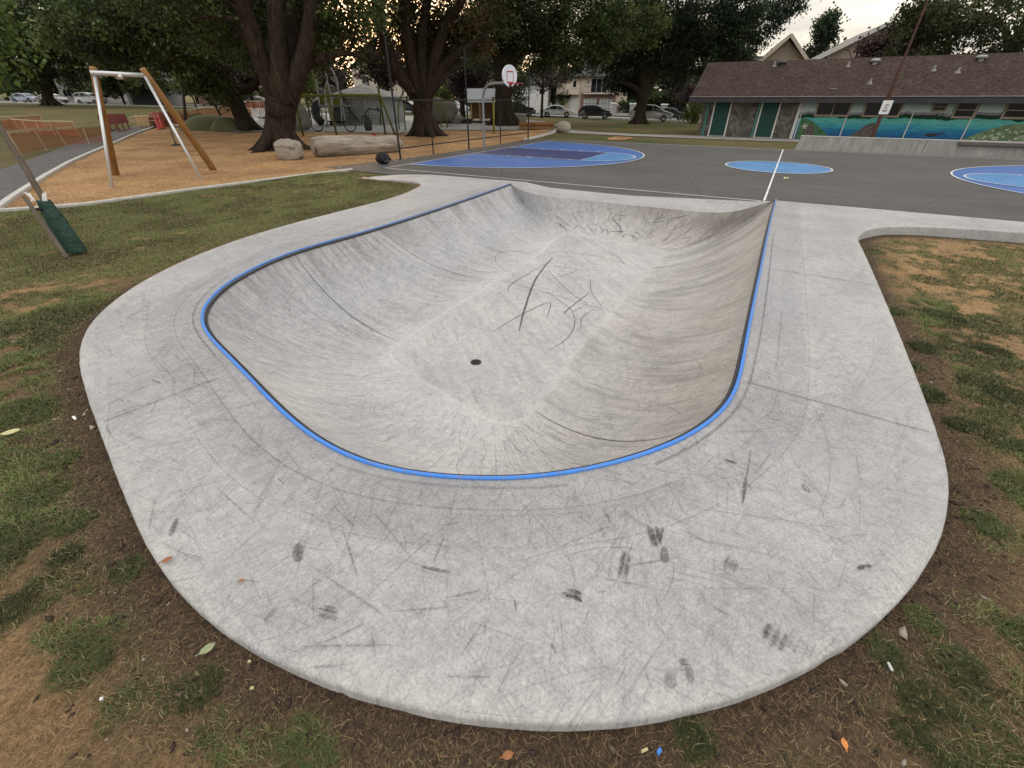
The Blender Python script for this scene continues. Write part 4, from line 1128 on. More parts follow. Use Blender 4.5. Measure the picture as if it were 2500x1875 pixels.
linep(m, [(LH, 0), (LH, CW)], .030)
for a_, b_ in (((0, 0), (2 * LH, 0)), ((0, CW), (2 * LH, CW)), ((0, 0), (0, CW)), ((2 * LH, 0), (2 * LH, CW))): linep(m, [a_, b_], .022)
o = m.build("court_markings", [M_pb, M_pn, M_pl, M_pw]); tag(o, kind='structure')
# ================================================================== TREES
q = newmat("rough_bark", .95, .1)
mp = q.mapping(q.obj, (5, 5, .9)); n1 = q.noise(mp, 1.6, 6, .7); n2 = q.noise(q.obj, 1.2, 4)
c_ = q.ramp(n1, (.30, (.018, .013, .010)), (.52, (.046, .034, .025)), (.75, (.085, .066, .050)))
c_ = q.mix(.6, c_, q.ramp(n2, (.35, (.75, .72, .7)), (.65, (1.1, 1.12, 1.0))), 'MULTIPLY')
q.l(c_, q.b.inputs['Base Color']); q.bump(n1, 1.0, .12)
M_bark = q.m
M_leaf = leafmat("tree_leaves", (1, 1, 1), .30, .55)
def PV(px, py, Y):
    z = zat(0, Y, py); return Vector((xat(px, Y, z), Y, z))
def leafcloud(blobs, n, size, pal, seed, sig=.42, perclump=70, gap=0.0, droop=.3):
    """blobs: (x,y,z,rx,ry,rz,weight). Leaf-sized quads in clumps spread through the volume"""
    r = np.random.default_rng(seed)
    B = np.array([b[:6] for b in blobs], float); w = np.array([b[6] if len(b) > 6 else b[3] * b[5] for b in blobs]); w = w / w.sum()
    nc = max(3, n // perclump)
    bi = r.choice(len(B), nc, p=w)
    d = r.normal(size=(nc, 3)); d /= np.linalg.norm(d, axis=1)[:, None]
    rad = r.uniform(.25, 1.0, nc) ** .55
    C = B[bi, :3] + d * rad[:, None] * B[bi, 3:6]
    tone = r.uniform(.4, 1.6, nc); pi_ = r.integers(len(pal), size=nc)
    ci = r.integers(nc, size=n)
    sg_ = sig * r.uniform(.6, 1.4, nc)[ci]
    P = C[ci] + r.normal(size=(n, 3)) * np.stack([sg_, sg_, sg_ * .65], 1)
    a = r.normal(size=(n, 3)); a[:, 2] -= droop; a /= np.linalg.norm(a, axis=1)[:, None]
    b = np.cross(a, r.normal(size=(n, 3))); b /= np.linalg.norm(b, axis=1)[:, None]
    L = size * r.uniform(.6, 1.3, n); W = L * r.uniform(.55, .85, n)
    u = a * (L / 2)[:, None]; v = b * (W / 2)[:, None]
    V = np.stack([P - u, P + v - u * .15, P + u, P - v - u * .15], 1).reshape(-1, 3)
    pal = np.array(pal); c = pal[pi_][ci] * tone[ci][:, None] * r.uniform(.75, 1.25, (n, 1))
    return V, np.arange(n)[:, None] * 4 + [0, 1, 2, 3], np.repeat(c, 4, 0)
def wig(P, amt, seed, sub=4):
    r = random.Random(seed); Q = [Vector(p) for p in catmull(np.array([tuple(p) for p in P]), sub)]
    for i in range(1, len(Q) - 1):
        Q[i] += Vector((r.uniform(-amt, amt), r.uniform(-amt, amt), 0))
    return Q
def interp(rs, n): return list(np.interp(np.linspace(0, 1, n), np.linspace(0, 1, len(rs)), rs))
GRN = [(.048, .072, .023), (.068, .096, .029), (.040, .058, .021), (.090, .112, .036)]
def tree(name, base, stems, blobs, n, size, pal, label, seed, limbs=14, flare=None, group=None, sig=.42, cat="tree", twig=.05, nseg=12, perclump=70):
    base = Vector(base)
    t = thing(name, base, label, cat, group=group)
    m = MB(); rnd = random.Random(seed)
    pts = []
    for k, (P, rs) in enumerate(stems):
        Q = wig(P, .035 * rs[0], seed + k); rr = interp(rs, len(Q)); m.tube(Q, rr, nseg)
        pts += [(q, r_) for q, r_ in zip(Q, rr)][len(Q) // 3:]
    if flare:
        for k in range(7):
            a = 6.28 * k / 7 + rnd.uniform(-.3, .3); l = flare * rnd.uniform(.85, 1.25); h = flare * rnd.uniform(.7, 1.3)
            dx_ = Vector((math.cos(a), math.sin(a), 0)); r0 = stems[0][1][1] if len(stems[0][1]) > 1 else stems[0][1][0]
            m.tube(wig([base + dx_ * r0 * .25 + Vector((0, 0, h * 1.5)), base + dx_ * (r0 * .66) + Vector((0, 0, h * .62)), base + dx_ * l * .85 + Vector((0, 0, .12)), base + dx_ * l * 1.35 + Vector((0, 0, -.10))], .01, k), interp([r0 * .12, r0 * .38, r0 * .30, .06], 13), 7)
    # limbs reaching from the stems into the leaf masses
    for k in range(limbs):
        b = blobs[rnd.randrange(len(blobs))]
        c = Vector(b[:3]) + Vector((rnd.uniform(-.6, .6) * b[3], rnd.uniform(-.6, .6) * b[4], rnd.uniform(-.5, .4) * b[5]))
        near = sorted(pts, key=lambda q: (q[0] - c).length + 2.0 * max(0, q[0].z - c.z))[:4]
        s0, r0 = near[rnd.randrange(len(near))]
        mid_ = s0.lerp(c, .5) + Vector((0, 0, .12 * (c - s0).length))
        r0 = min(r0 * .55, .16)
        m.tube(wig([s0, s0.lerp(mid_, .5) + Vector((0, 0, .1)), mid_, c], .08, seed * 7 + k), interp([r0, r0 * .7, r0 * .45, twig * .4], 13), 6)
    m.build("trunk", M_bark, t, True)
    V, F, C = leafcloud(blobs, n, size, pal, seed, sig, perclump)
    npmesh("crown", V - np.array(base), F, M_leaf, t, C)
    return t
def crown(cx, cy, z0, z1, r, seed, n=16, flat=.9):
    """blobs making a broad, uneven crown between z0 and z1"""
    rd = random.Random(seed); o = []
    for k in range(n):
        a = 6.28 * k / n * 2.4 + rd.uniform(-.3, .3); f = rd.uniform(.25, .95)
        z = rd.uniform(z0 + 1.0, z1 - 1.0); rr = r * f * math.sqrt(max(.15, 1 - ((z - (z0 + (z1 - z0) * .35)) / (z1 - z0)) ** 2))
        s_ = r * rd.uniform(.28, .42)
        o.append((cx + rr * math.cos(a), cy + rr * math.sin(a), z, s_, s_, s_ * .75, s_ * s_ * .30))
    return o
# A: the great many-stemmed maple beside the log
bA = at(692, 366); YA = bA.y
stA = [([bA + Vector((0, 0, -.2)), PV(690, 345, YA), PV(687, 300, YA), PV(688, 262, YA), PV(689, 236, YA)], [.95, .70, .60, .66, .74]),
       ([PV(680, 275, YA), PV(664, 215, YA), PV(640, 150, YA - .3), PV(612, 70, YA - .6), PV(590, -10, YA - 1), PV(560, -160, YA - 2)], [.46, .44, .40, .36, .32, .2]),
       ([PV(688, 262, YA - .1), PV(684, 200, YA - .3), PV(679, 120, YA - .3), PV(672, 40, YA - .4), PV(664, -60, YA), PV(650, -220, YA)], [.46, .42, .36, .33, .30, .18]),
       ([PV(697, 262, YA), PV(718, 205, YA), PV(738, 150, YA), PV(752, 90, YA + .2), PV(762, 20, YA + .3), PV(775, -130, YA + 1)], [.46, .44, .38, .34, .32, .2]),
       ([PV(690, 250, YA + .3), PV(704, 180, YA + .7), PV(712, 90, YA + 1), PV(716, -10, YA + 1.2), PV(716, -160, YA + 2)], [.42, .36, .32, .30, .18]),
       ([PV(735, 170, YA + .2), PV(790, 140, YA + .6), PV(850, 130, YA + 1), PV(905, 150, YA + 2)], [.20, .16, .12, .05])]
def pb(px, py, Y, r, rz=None):
    p = PV(px, py, Y); return (p.x, p.y, p.z, r, r, rz or r * .75)
blA = crown(bA.x, bA.y + 1.5, 5.0, 14, 8.0, 3, 18) + [pb(560, 30, 27, 1.6), pb(500, 60, 29, 1.5, .9), pb(620, 60, 28, 1.4), pb(720, 60, 29, 1.6), pb(790, 40, 26, 1.3), pb(830, 80, 28, 1.3), pb(760, 120, 30, 1.2, .8), pb(420, 20, 26, 1.8), pb(880, 20, 25, 1.1, .7), pb(850, 140, 30, .9, .5), pb(470, 20, 24, 1.5), pb(660, 130, 32, 1.6, 1), pb(540, 110, 32, 1.8, 1)]
tree("maple_tree", bA, stA, blA, 75000, .17, GRN, "huge dark maple forking into many thick stems, the boulder at its foot", 11, 22, 1.15, nseg=16)
# B: leaning tree behind it on the left
bB = at(606, 318); YB = bB.y
stB = [([bB + Vector((0, 0, -.2)), PV(598, 300, YB), PV(584, 268, YB), PV(565, 225, YB), PV(548, 185, YB), PV(535, 150, YB), PV(515, 70, YB), PV(500, -40, YB)], [.80, .66, .58, .56, .60, .46, .38, .25]),
       ([PV(560, 215, YB), PV(590, 222, YB), PV(612, 215, YB), PV(630, 195, YB), PV(640, 160, YB), PV(650, 100, YB + 1)], [.32, .30, .28, .26, .22, .14]),
       ([PV(550, 190, YB), PV(518, 162, YB), PV(480, 150, YB - 1), PV(440, 132, YB - 2), PV(400, 112, YB - 3), PV(350, 90, YB - 4)], [.42, .34, .28, .22, .17, .08]),
       ([PV(540, 160, YB), PV(520, 110, YB), PV(470, 60, YB - 1), PV(430, 0, YB - 2)], [.3, .26, .2, .12])]
blB = crown(bB.x - 2, bB.y, 6.0, 15, 9.5, 5, 18) + [pb(300, 90, 36, 2.2), pb(360, 120, 38, 2.0, 1.2), pb(420, 150, 38, 1.6, 1), pb(480, 190, 38, 1.3, .8), pb(530, 215, 39, 1.1, .8), pb(250, 110, 36, 2.2, 1.2), pb(200, 60, 34, 2.4), pb(450, 60, 36, 2.6), pb(380, 40, 33, 2.6), pb(300, 30, 32, 2.4), pb(520, 40, 34, 2.2), pb(600, 90, 44, 2.2), pb(550, 235, 41, .8, .9), pb(340, 165, 40, 1.3, .8), pb(590, 130, 46, 1.8)]
tree("leaning_tree", bB, stB, blB, 80000, .22, GRN, "dark leafy tree leaning left with a curved side limb, behind the green mound", 12, 20, 1.0)
# C: fan-shaped tree behind the fence
bC = at(1040, 332); YC = bC.y
def c3(x, y): return 900 + x * .2622, y * .2622
def P3(x, y, Y): a_, b_ = c3(x, y); return PV(a_, b_, Y)
stC = [([bC + Vector((0, 0, -.2)), P3(525, 1200, YC), P3(505, 1080, YC), P3(503, 960, YC), P3(500, 860, YC)], [1.05, .78, .64, .63, .78]),
       ([P3(455, 900, YC), P3(390, 820, YC), P3(290, 690, YC), P3(200, 520, YC), P3(120, 300, YC - .5), P3(85, 100, YC - 1), P3(60, -100, YC - 1), P3(20, -420, YC - 2)], [.42, .42, .38, .36, .34, .32, .28, .16]),
       ([P3(480, 880, YC), P3(440, 740, YC), P3(390, 560, YC), P3(355, 340, YC), P3(340, 120, YC), P3(320, -100, YC), P3(300, -420, YC)], [.40, .38, .36, .34, .32, .28, .16]),
       ([P3(510, 880, YC), P3(505, 700, YC), P3(490, 500, YC + .3), P3(500, 300, YC + .5), P3(530, 100, YC + 1), P3(560, -120, YC + 1), P3(580, -420, YC + 1)], [.42, .38, .34, .32, .28, .26, .15]),
       ([P3(545, 880, YC), P3(610, 760, YC), P3(660, 660, YC), P3(760, 560, YC), P3(870, 480, YC - .3), P3(980, 400, YC - .5), P3(1100, 330, YC - 1)], [.42, .36, .30, .28, .24, .18, .10]),
       ([P3(545, 840, YC), P3(590, 640, YC), P3(650, 420, YC), P3(740, 220, YC), P3(840, 60, YC - .5), P3(930, -150, YC - 1)], [.38, .34, .32, .28, .24, .14]),
       ([P3(590, 860, YC), P3(700, 720, YC), P3(800, 600, YC + 1)], [.22, .18, .06]),
       ([P3(300, 700, YC), P3(220, 620, YC), P3(120, 580, YC), P3(20, 530, YC), P3(-60, 470, YC)], [.18, .17, .16, .14, .08])]
RUST = [(.080, .060, .025), (.062, .076, .026), (.115, .066, .028), (.054, .066, .023)]
blC = crown(bC.x, bC.y + 1, 8.5, 17, 8.5, 8, 16) + [pb(1000, 60, 37, 1.6), pb(1060, 40, 36, 1.6), pb(1120, 60, 36, 1.7), pb(940, 110, 37, 1.0, .8), pb(1030, 130, 38, 1.4), pb(1150, 100, 37, 1.5, 1), pb(1000, 180, 39, 1.1, .8), pb(890, 100, 37, .9, .7), pb(970, 20, 35, 1.3), pb(1080, 110, 38, 1.4), pb(1200, 60, 36, 1.6), pb(910, 40, 36, .8, .6)]
tree("fan_tree", bC, stC, blC, 70000, .19, RUST, "rust-tinged tree whose stems fan out from a short trunk behind the black fence", 13, 20, 1.15, nseg=14)
# D: tree right behind the hoop
bD = at(1230, 306); YD = bD.y
stD = [([bD + Vector((0, 0, -.2)), P3(1258, 1120, YD), P3(1255, 950, YD), P3(1262, 780, YD), P3(1275, 600, YD), P3(1280, 480, YD)], [1.25, .92, .80, .84, .98, 1.05]),
       ([P3(1230, 560, YD), P3(1120, 440, YD), P3(1000, 400, YD), P3(900, 350, YD), P3(800, 310, YD)], [.4, .36, .3, .22, .1]),
       ([P3(1260, 520, YD), P3(1210, 330, YD), P3(1180, 120, YD), P3(1150, -120, YD)], [.55, .5, .45, .3]),
       ([P3(1300, 520, YD), P3(1340, 330, YD), P3(1400, 120, YD), P3(1450, -120, YD)], [.55, .5, .45, .3]),
       ([P3(1330, 560, YD), P3(1450, 480, YD), P3(1580, 470, YD - 1), P3(1700, 520, YD - 2)], [.35, .28, .2, .1])]
blD = crown(bD.x + 1, bD.y, 9, 20, 10, 9, 18) + [pb(1180, 130, 50, 1.9), pb(1240, 90, 48, 2.2), pb(1310, 60, 47, 2.6), pb(1380, 90, 47, 2.4), pb(1440, 130, 48, 2.0, 1.3), pb(1480, 60, 47, 2.4), pb(1340, 140, 49, 1.6, 1), pb(1280, 30, 46, 2.5), pb(1200, 40, 47, 2.2), pb(1400, 160, 50, 1.3, .9), pb(1110, 150, 52, 1.6), pb(1420, 20, 46, 2.6), pb(1560, 60, 50, 2.6), pb(1300, 165, 50, 1.2, .7)]
tree("broad_tree", bD, stD, blD, 110000, .20, GRN, "broad dark tree with one massive trunk directly behind the basketball backboard", 14, 18, 1.6, nseg=14)
# E: tree on the grass by the minivan
def c4p(x, y): return 1280 + x * .217, 100 + y * .217
def P4(x, y, Y): a_, b_ = c4p(x, y); return PV(a_, b_, Y)
bE = at(*c4p(1290, 930)); YE = bE.y
stE = [([bE + Vector((0, 0, -.2)), P4(1295, 880, YE), P4(1315, 760, YE), P4(1335, 640, YE), P4(1345, 520, YE), P4(1340, 300, YE), P4(1340, 0, YE), P4(1340, -350, YE)], [.85, .62, .58, .60, .66, .55, .45, .3]),
       ([P4(1325, 600, YE), P4(1230, 520, YE), P4(1130, 480, YE), P4(1020, 470, YE)], [.35, .28, .2, .08]),
       ([P4(1345, 560, YE), P4(1450, 430, YE), P4(1600, 330, YE), P4(1800, 230, YE), P4(2000, 150, YE)], [.35, .28, .22, .16, .08]),
       ([P4(1350, 480, YE), P4(1500, 250, YE), P4(1700, 60, YE), P4(1900, -160, YE)], [.35, .3, .24, .14]), ([P4(1340, 420, YE), P4(1200, 200, YE), P4(1050, -50, YE)], [.3, .25, .15])]
DG = [(.031, .050, .028), (.040, .062, .030), (.026, .040, .024), (.050, .070, .034)]
blE = crown(bE.x + .5, bE.y, 9.5, 22, 9.0, 10, 16) + [pb(1540, 170, 57, 2.4), pb(1600, 120, 56, 3), pb(1520, 200, 58, 1.8, 1.3), pb(1640, 190, 57, 2.2, 1.3), pb(1480, 150, 57, 2.0, 1.3), pb(1700, 130, 56, 2.6, 1.8), pb(1760, 90, 56, 2.8), pb(1800, 110, 57, 2.2, 1.6), pb(1860, 50, 57, 2.2), pb(1720, 50, 55, 3), pb(1620, 40, 55, 3.2), pb(1920, 10, 57, 1.8), pb(1560, 220, 58, 1.2, .8), pb(1800, 150, 58, 1.4, .9), pb(1700, 180, 58, 1.6, .8), pb(1500, 40, 55, 2.8), pb(1580, 90, 56, 2.6), pb(1800, 20, 55, 2.8), pb(1760, 150, 58, 1.5, .8), pb(1660, 140, 57, 2.2)]
tree("dark_tree", bE, stE, blE, 125000, .22, DG, "very dark spreading tree on the grass in front of the silver minivan", 15, 20, 1.1)
# F: far-left tree among the parked cars
XF, YF = az(119) * 80, 80.0; zF = float(zg(XF, YF)); bF = Vector((XF, YF, zF))
def PF(x, y): return PV(x * .1447, 120 + y * .1447, YF)
stF = [([bF + Vector((0, 0, -.3)), PF(825, 880), PF(790, 720), PF(760, 600), PF(740, 450), PF(700, 200), PF(660, -100), PF(640, -500)], [.95, .72, .66, .74, .6, .5, .4, .25]),
       ([PF(760, 600), PF(640, 500), PF(500, 430), PF(300, 400)], [.4, .32, .25, .1]), ([PF(760, 560), PF(900, 450), PF(1050, 420), PF(1250, 400)], [.4, .3, .2, .1])]
blF = crown(XF, YF, 7.5, 20, 13, 21, 18) + [pb(60, 150, 78, 4), pb(160, 130, 78, 4), pb(20, 190, 79, 3, 2), pb(230, 130, 79, 3.4), pb(110, 110, 76, 4.5), pb(200, 170, 80, 2.4, 1.6), pb(60, 60, 74, 5), pb(160, 50, 74, 5), pb(270, 80, 76, 4), pb(-30, 120, 76, 4), pb(250, 30, 74, 5), pb(330, 110, 80, 3.4), pb(400, 60, 78, 4.5), pb(310, 40, 76, 4.5)]
tree("street_maple", bF, stF, blF, 60000, .38, GRN, "large dark tree rising between the two silver cars parked at the far left", 16, 14, 1.3)

# smaller trees further off
def simple_tree(name, X, Y, h, r, label, pal, seed, n=9000, size=.3, tr=.16, z0=.3, sig=.4, cat="tree", group=None, lean=0.0):
    b = Vector((X, Y, float(zg(X, Y)))); rd = random.Random(seed)
    st = [([b + Vector((0, 0, -.2)), b + Vector((lean * .3, 0, h * .28)), b + Vector((lean * .7, 0, h * .6)), b + Vector((lean, 0, h * .92))], [tr, tr * .8, tr * .5, tr * .15])]
    for k in range(5):
        a = 6.28 * k / 5 + rd.random(); s0 = b + Vector((lean * .4, 0, h * rd.uniform(.3, .5)))
        st.append(([s0, s0 + Vector((math.cos(a) * r * .4, math.sin(a) * r * .4, h * .14)), s0 + Vector((math.cos(a) * r * .75, math.sin(a) * r * .75, h * .34))], [tr * .45, tr * .3, tr * .08]))
    bl = []
    for k in range(14):
        a = 6.28 * k / 14 * 3.1; f = rd.uniform(0, .75); zz = rd.uniform(z0 + .1, .93)
        w_ = math.sin(min(1, (zz - z0) / (1 - z0) * .8 + .2) * math.pi) ** .6
        bl.append((b.x + lean * zz + math.cos(a) * r * f * w_, b.y + math.sin(a) * r * f * w_, b.z + h * zz, r * .36, r * .36, h * .13))
    return tree(name, b, st, bl, n, size, pal, label, seed, 8, None, group, sig, cat, twig=.03, nseg=8, perclump=45)
PLUM = [(.050, .028, .030), (.062, .036, .036), (.038, .022, .024), (.070, .046, .042)]
LIME = [(.11, .135, .030), (.085, .115, .028), (.14, .15, .04)]
MID = [(.050, .070, .022), (.065, .085, .028), (.040, .055, .020)]
def azp(px, Y): return az(px) * Y
simple_tree("plum_tree", azp(1128, 60), 60, 6.6, 4.4, "dark purple-leaved tree between the stone animal and the slatted playhouse", PLUM, 31, 9000, .26, .34, .38)
simple_tree("street_tree", azp(1324, 69), 69, 8.2, 4.6, "slim purple-leaved street tree beside the white hatchback", PLUM, 32, 3600, .20, .20, .36, .5)
simple_tree("plum_tree", azp(800, 72), 72, 9.5, 5.5, "tall purple-leaved tree hanging over the grey park shed", PLUM, 33, 12000, .32, .3, .28)
simple_tree("plum_tree", azp(950, 70), 70, 8.5, 4.5, "purple-leaved tree in front of the cream stucco house", PLUM, 34, 8000, .32, .3, .34)
simple_tree("plum_tree", azp(615, 66), 66, 7.5, 4.2, "dull purple tree seen between the leaning tree and the great maple", PLUM, 35, 7000, .30, .25, .3)
simple_tree("young_tree", azp(472, 62), 62, 6.2, 2.2, "light green young tree with thin crown beyond the cable ride's far posts", LIME, 36, 4200, .22, .10, .25)
simple_tree("young_tree", azp(748, 58), 58, 5.4, 1.9, "light green small tree just right of the great maple's trunk", LIME, 37, 3600, .22, .10, .2)
simple_tree("young_tree", azp(1087, 66), 66, 4.6, 2.4, "yellow-green weeping small tree left of the playhouse", LIME, 38, 4200, .24, .12, .15)
simple_tree("young_tree", azp(1262, 61), 61, 5.2, 1.9, "loose grey-green sapling right of the broad trunk behind the hoop", MID, 39, 2600, .22, .07, .25)
simple_tree("garden_tree", azp(395, 92), 92, 9, 5.5, "dark green garden tree between the dark garage and the pale house", GRN, 40, 8000, .42, .2, .12)
simple_tree("garden_tree", azp(300, 93), 93, 8, 4.5, "rounded dark garden tree behind the white estate car", GRN, 41, 7000, .42, .2, .1)
simple_tree("garden_tree", azp(535, 88), 88, 9, 5.0, "mid green garden tree behind the red fence line, left of the leaning trunk", MID, 42, 8000, .40, .2, .1)
simple_tree("garden_tree", azp(1372, 92), 92, 7, 2.2, "grey-green garden tree at the left end of the garage house", MID, 43, 3000, .36, .2, .2)
simple_tree("garden_tree", azp(1640, 84), 84, 6.5, 3.6, "dull green tree behind the stone gate pillars", MID, 44, 6000, .36, .2, .1)
simple_tree("red_maple_shrub", azp(1682, 78), 78, 4.2, 2.2, "dark red shrub tree beside the modern black house", PLUM, 45, 3200, .28, .12, .1)
simple_tree("columnar_tree", PV(2008, 90, 75).x, 75, PV(2008, 12, 75).z, 2.7, "upright feathery dark green tree standing between the two gabled roofs", DG, 46, 13000, .36, .25, .06)
simple_tree("hedge_tree", PV(2066, 112, 88).x, 88, 10.4, 2.4, "small rounded tree top in the gap left of the long gable", MID, 47, 2500, .36, .2, .3)
simple_tree("copper_tree", PV(2160, 118, 52).x, 52, 9.6, 4.8, "dark copper-leaved tree covering the long gable behind the clubhouse roof", PLUM, 48, 10000, .34, .25, .18)
simple_tree("copper_tree", PV(2205, 125, 55).x, 55, 8.4, 3.6, "lower copper-leaved tree right of the long gable", PLUM, 481, 5000, .34, .2, .15)
# big right-hand tree whose boughs droop over the clubhouse roof
XH, YH = azp(2430, 46), 46.0; bH = Vector((XH, YH, float(zg(XH, YH))))
stH = [([bH, bH + Vector((-.3, 0, 3)), bH + Vector((-.6, 0, 6)), bH + Vector((-.4, 0, 12))], [.6, .5, .45, .3]), ([bH + Vector((-.6, 0, 5)), bH + Vector((-3, -1, 7)), bH + Vector((-7, -2, 8.0))], [.3, .22, .1]), ([bH + Vector((-.6, 0, 5)), bH + Vector((3, -1, 6.2)), bH + Vector((7, -2, 7))], [.3, .22, .1])]
blH = crown(XH, YH, 8.5, 18, 10, 61, 14) + [pb(2300, 60, 42, 2.2, 1.3), pb(2240, 90, 43, 1.7, 1.0), pb(2200, 130, 44, 1.2, .8), pb(2360, 30, 41, 2.4, 1.4), pb(2280, 130, 44, 1.6, .8), pb(2420, 80, 42, 2.0, 1.0), pb(2480, 40, 42, 2.2, 1.2), pb(2540, 90, 43, 2.0), pb(2350, 110, 44, 1.6, .7), pb(2260, 30, 41, 1.6, 1.0), pb(2470, 120, 44, 1.4, .6), pb(2210, 70, 42, 1.0, .6), pb(2400, 130, 45, 1.4, .6), pb(2320, 90, 42, 1.8, 1)]
tree("drooping_tree", bH, stH, blH, 42000, .23, [(.032, .044, .016), (.045, .060, .020), (.058, .066, .024)], "big green tree drooping over the right end of the shingled clubhouse roof", 17, 14, .8)
# hedges and shrubs
def shrub(X, Y, w, d, h, label, pal, seed, n=2500, size=.18, name="shrub", cat="shrub"):
    b = Vector((X, Y, float(zg(X, Y)))); rd = random.Random(seed)
    t = thing(name, b, label, cat)
    bl = [(b.x + rd.uniform(-.4, .4) * w, b.y + rd.uniform(-.4, .4) * d, b.z + h * rd.uniform(.25, .7), w * .3, d * .3, h * .34) for _ in range(9)]
    V, F, C = leafcloud(bl, n, size, pal, seed, .22, 40)
    V[:, 2] = np.maximum(V[:, 2], b.z + .02)
    npmesh("foliage", V - np.array(b), F, M_leaf, t, C)
    m = MB()
    for k in range(6): m.tube([b, b + Vector((rd.uniform(-.3, .3) * w, rd.uniform(-.3, .3) * d, h * .6))], [.03, .01], 5)
    m.build("stem", M_bark, t)
shrub(azp(1708, 60), 60, 2.4, 2, 2.6, "yellow-green ornamental grass clump left of the clubhouse corner", LIME, 71, 2600, .22)
p = at(432, 300); shrub(p.x, p.y, 2.6, 2, 1.1, "low dark green shrub with pink cones behind it on the left path", GRN, 72, 2200, .14)
p = at(470, 302); shrub(p.x + .5, p.y + .5, 1.6, 1.2, .7, "small dark shrub at the left end of the green mound", GRN, 73, 1000, .12)
for i, (px, Y, w, h, lb) in enumerate(((560, 92, 9, 3.2, "dense dark hedge beyond the street, left of the great maple"), (240, 98, 8, 3.4, "dark hedge behind the white estate car"), (1590, 86, 9, 3.0, "dark hedge behind the black iron railing"), (1180, 95, 8, 4, "dark hedge filling the gap left of the garage house"), (680, 100, 9, 4, "tall dark hedge behind the slide tower"), (60, 105, 12, 4, "long dark hedge behind the cars at the far left"))):
    shrub(azp(px, Y), Y, w, 2.5, h, lb, GRN, 80 + i, 5000, .36, "hedge", "hedge")
# row of tall trees closing the view behind the houses: one built, the rest copies
far = [(-40, 118, 1.0), (120, 122, 1.1), (250, 116, .95), (370, 124, 1.1), (480, 118, 1.0), (590, 126, 1.12), (700, 118, 1.0), (790, 128, 1.1), (1060, 126, .95), (1150, 118, 1.0), (1250, 124, 1.1), (1350, 120, .95), (1450, 126, 1.12), (1560, 118, 1.0), (1650, 124, 1.05), (1730, 116, .9)]
names_far = ["behind the cars at the far left edge", "above the far-left hedge", "behind the white estate car", "behind the dark garage", "behind the pale far house", "left of the great maple", "behind the slide tower", "above the grey shed", "behind the stone animal", "above the playhouse roof", "behind the broad trunk by the hoop", "at the left end of the garage house", "above the garage house roof", "behind the very dark tree", "behind the modern black house", "left of the first gabled roof"]
src = None
for i, ((px, Y, s_), nm) in enumerate(zip(far, names_far)):
    X = azp(px, Y)
    if src is None:
        o = src = simple_tree("background_tree", X, Y, 15, 7.5, "", [(.030, .044, .016), (.040, .056, .020), (.050, .064, .026)], 90, 15000, .62, .35, .12, .8, group="tall trees behind the houses"); src['_w'] = 0
    else: o = copy_tree(src)
    o.location = (X, Y, float(zg(X, Y))); o.rotation_euler = (0, 0, i * 1.7); o.scale = (s_, s_, s_ * (1 + .08 * math.sin(i * 2.3)))
    o['label'] = "tall dark background tree " + nm

# staked young tree at the left edge
bY = at(166, 618, .10)
M_ybark = mat("young_bark", (.16, .125, .10), .85, .25, 14, 6, .5, 50, stretch=(1, 1, .25))
t = thing("staked_tree", bY, "slender young tree tied to two stakes with green watering bag at its foot", "tree")
top = bY + Vector((-.30, .35, 2.45))
m = MB()
m.tube(wig([bY + Vector((.02, .1, -.1)), bY + Vector((-.04, .14, .8)), bY + Vector((-.14, .2, 1.6)), top, top + Vector((-.1, .1, 1.2)), top + Vector((-.1, .2, 2.4))], .008, 3), interp([.052, .042, .037, .032, .024, .008], 21), 10)
blY = []
rd = random.Random(4)
for k in range(13):
    a = rd.uniform(0, 6.28); f = rd.uniform(.2, 1.25); zz = rd.uniform(-.45, 2.6)
    c = top + Vector((math.cos(a) * f - .25, math.sin(a) * f, zz)); blY.append((c.x, c.y, c.z, .42, .42, .34))
    m.tube(wig([top + Vector((-.05, .05, max(-.3, zz - .7))), top.lerp(c, .5) + Vector((0, 0, .15)), c], .02, 50 + k), interp([.020, .013, .004], 9), 6)
m.build("trunk", M_ybark, t, True)
for q_ in ((-1.45, .05, .75), (-1.75, .25, .45), (-1.25, .5, 1.2), (-1.5, -.1, .1), (-1.9, .1, 1.0)):
    blY.append((top.x + q_[0] * .75, top.y + q_[1], top.z + q_[2] - .5, .36, .36, .34))
for q_ in ((-1.3, .3, 2.0), (-1.6, .0, 1.6), (-.9, .2, 1.3), (-1.0, -.1, .9), (-1.1, .4, 2.5), (-.7, .3, 2.1), (-1.9, .3, 2.2), (-1.9, .1, 1.5), (-1.6, .5, 2.8)):
    blY.append((top.x + q_[0] * .8, top.y + q_[1], top.z + q_[2] - .7, .42, .42, .34))
V, F, C = leafcloud(blY, 11000, .085, [(.10, .145, .030), (.075, .115, .026), (.13, .165, .040), (.06, .09, .022)], 19, .19, 30, droop=.8)
npmesh("crown", V - np.array(bY), F, M_leaf, t, C)
M_stake = mat("weathered_stake", (.20, .165, .135), .9, .25, 9, 6, .4, 50, stretch=(1, 1, .2))
m = MB(); m.bar(at(163, 628, .06), PV(58, 478, at(163, 628, .06).y + .02), .04); m.build("stake", M_stake, t)
s2 = at(188, 604, .05); m = MB(); m.bar(s2, PV(104, 478, s2.y), .04); m.build("stake", M_stake, t)
M_bag = mat("green_bag_fabric", (.028, .064, .050), .6, .25, 8, 5, .5, 18)
m = MB(); o0 = bY + Vector((.02, .10, 0)); ring = []
prof_ = [(.0, .175, .12), (.05, .19, .125), (.28, .165, .11), (.5, .14, .10), (.66, .115, .085), (.74, .095, .07), (.78, .10, .075)]
N_ = 22
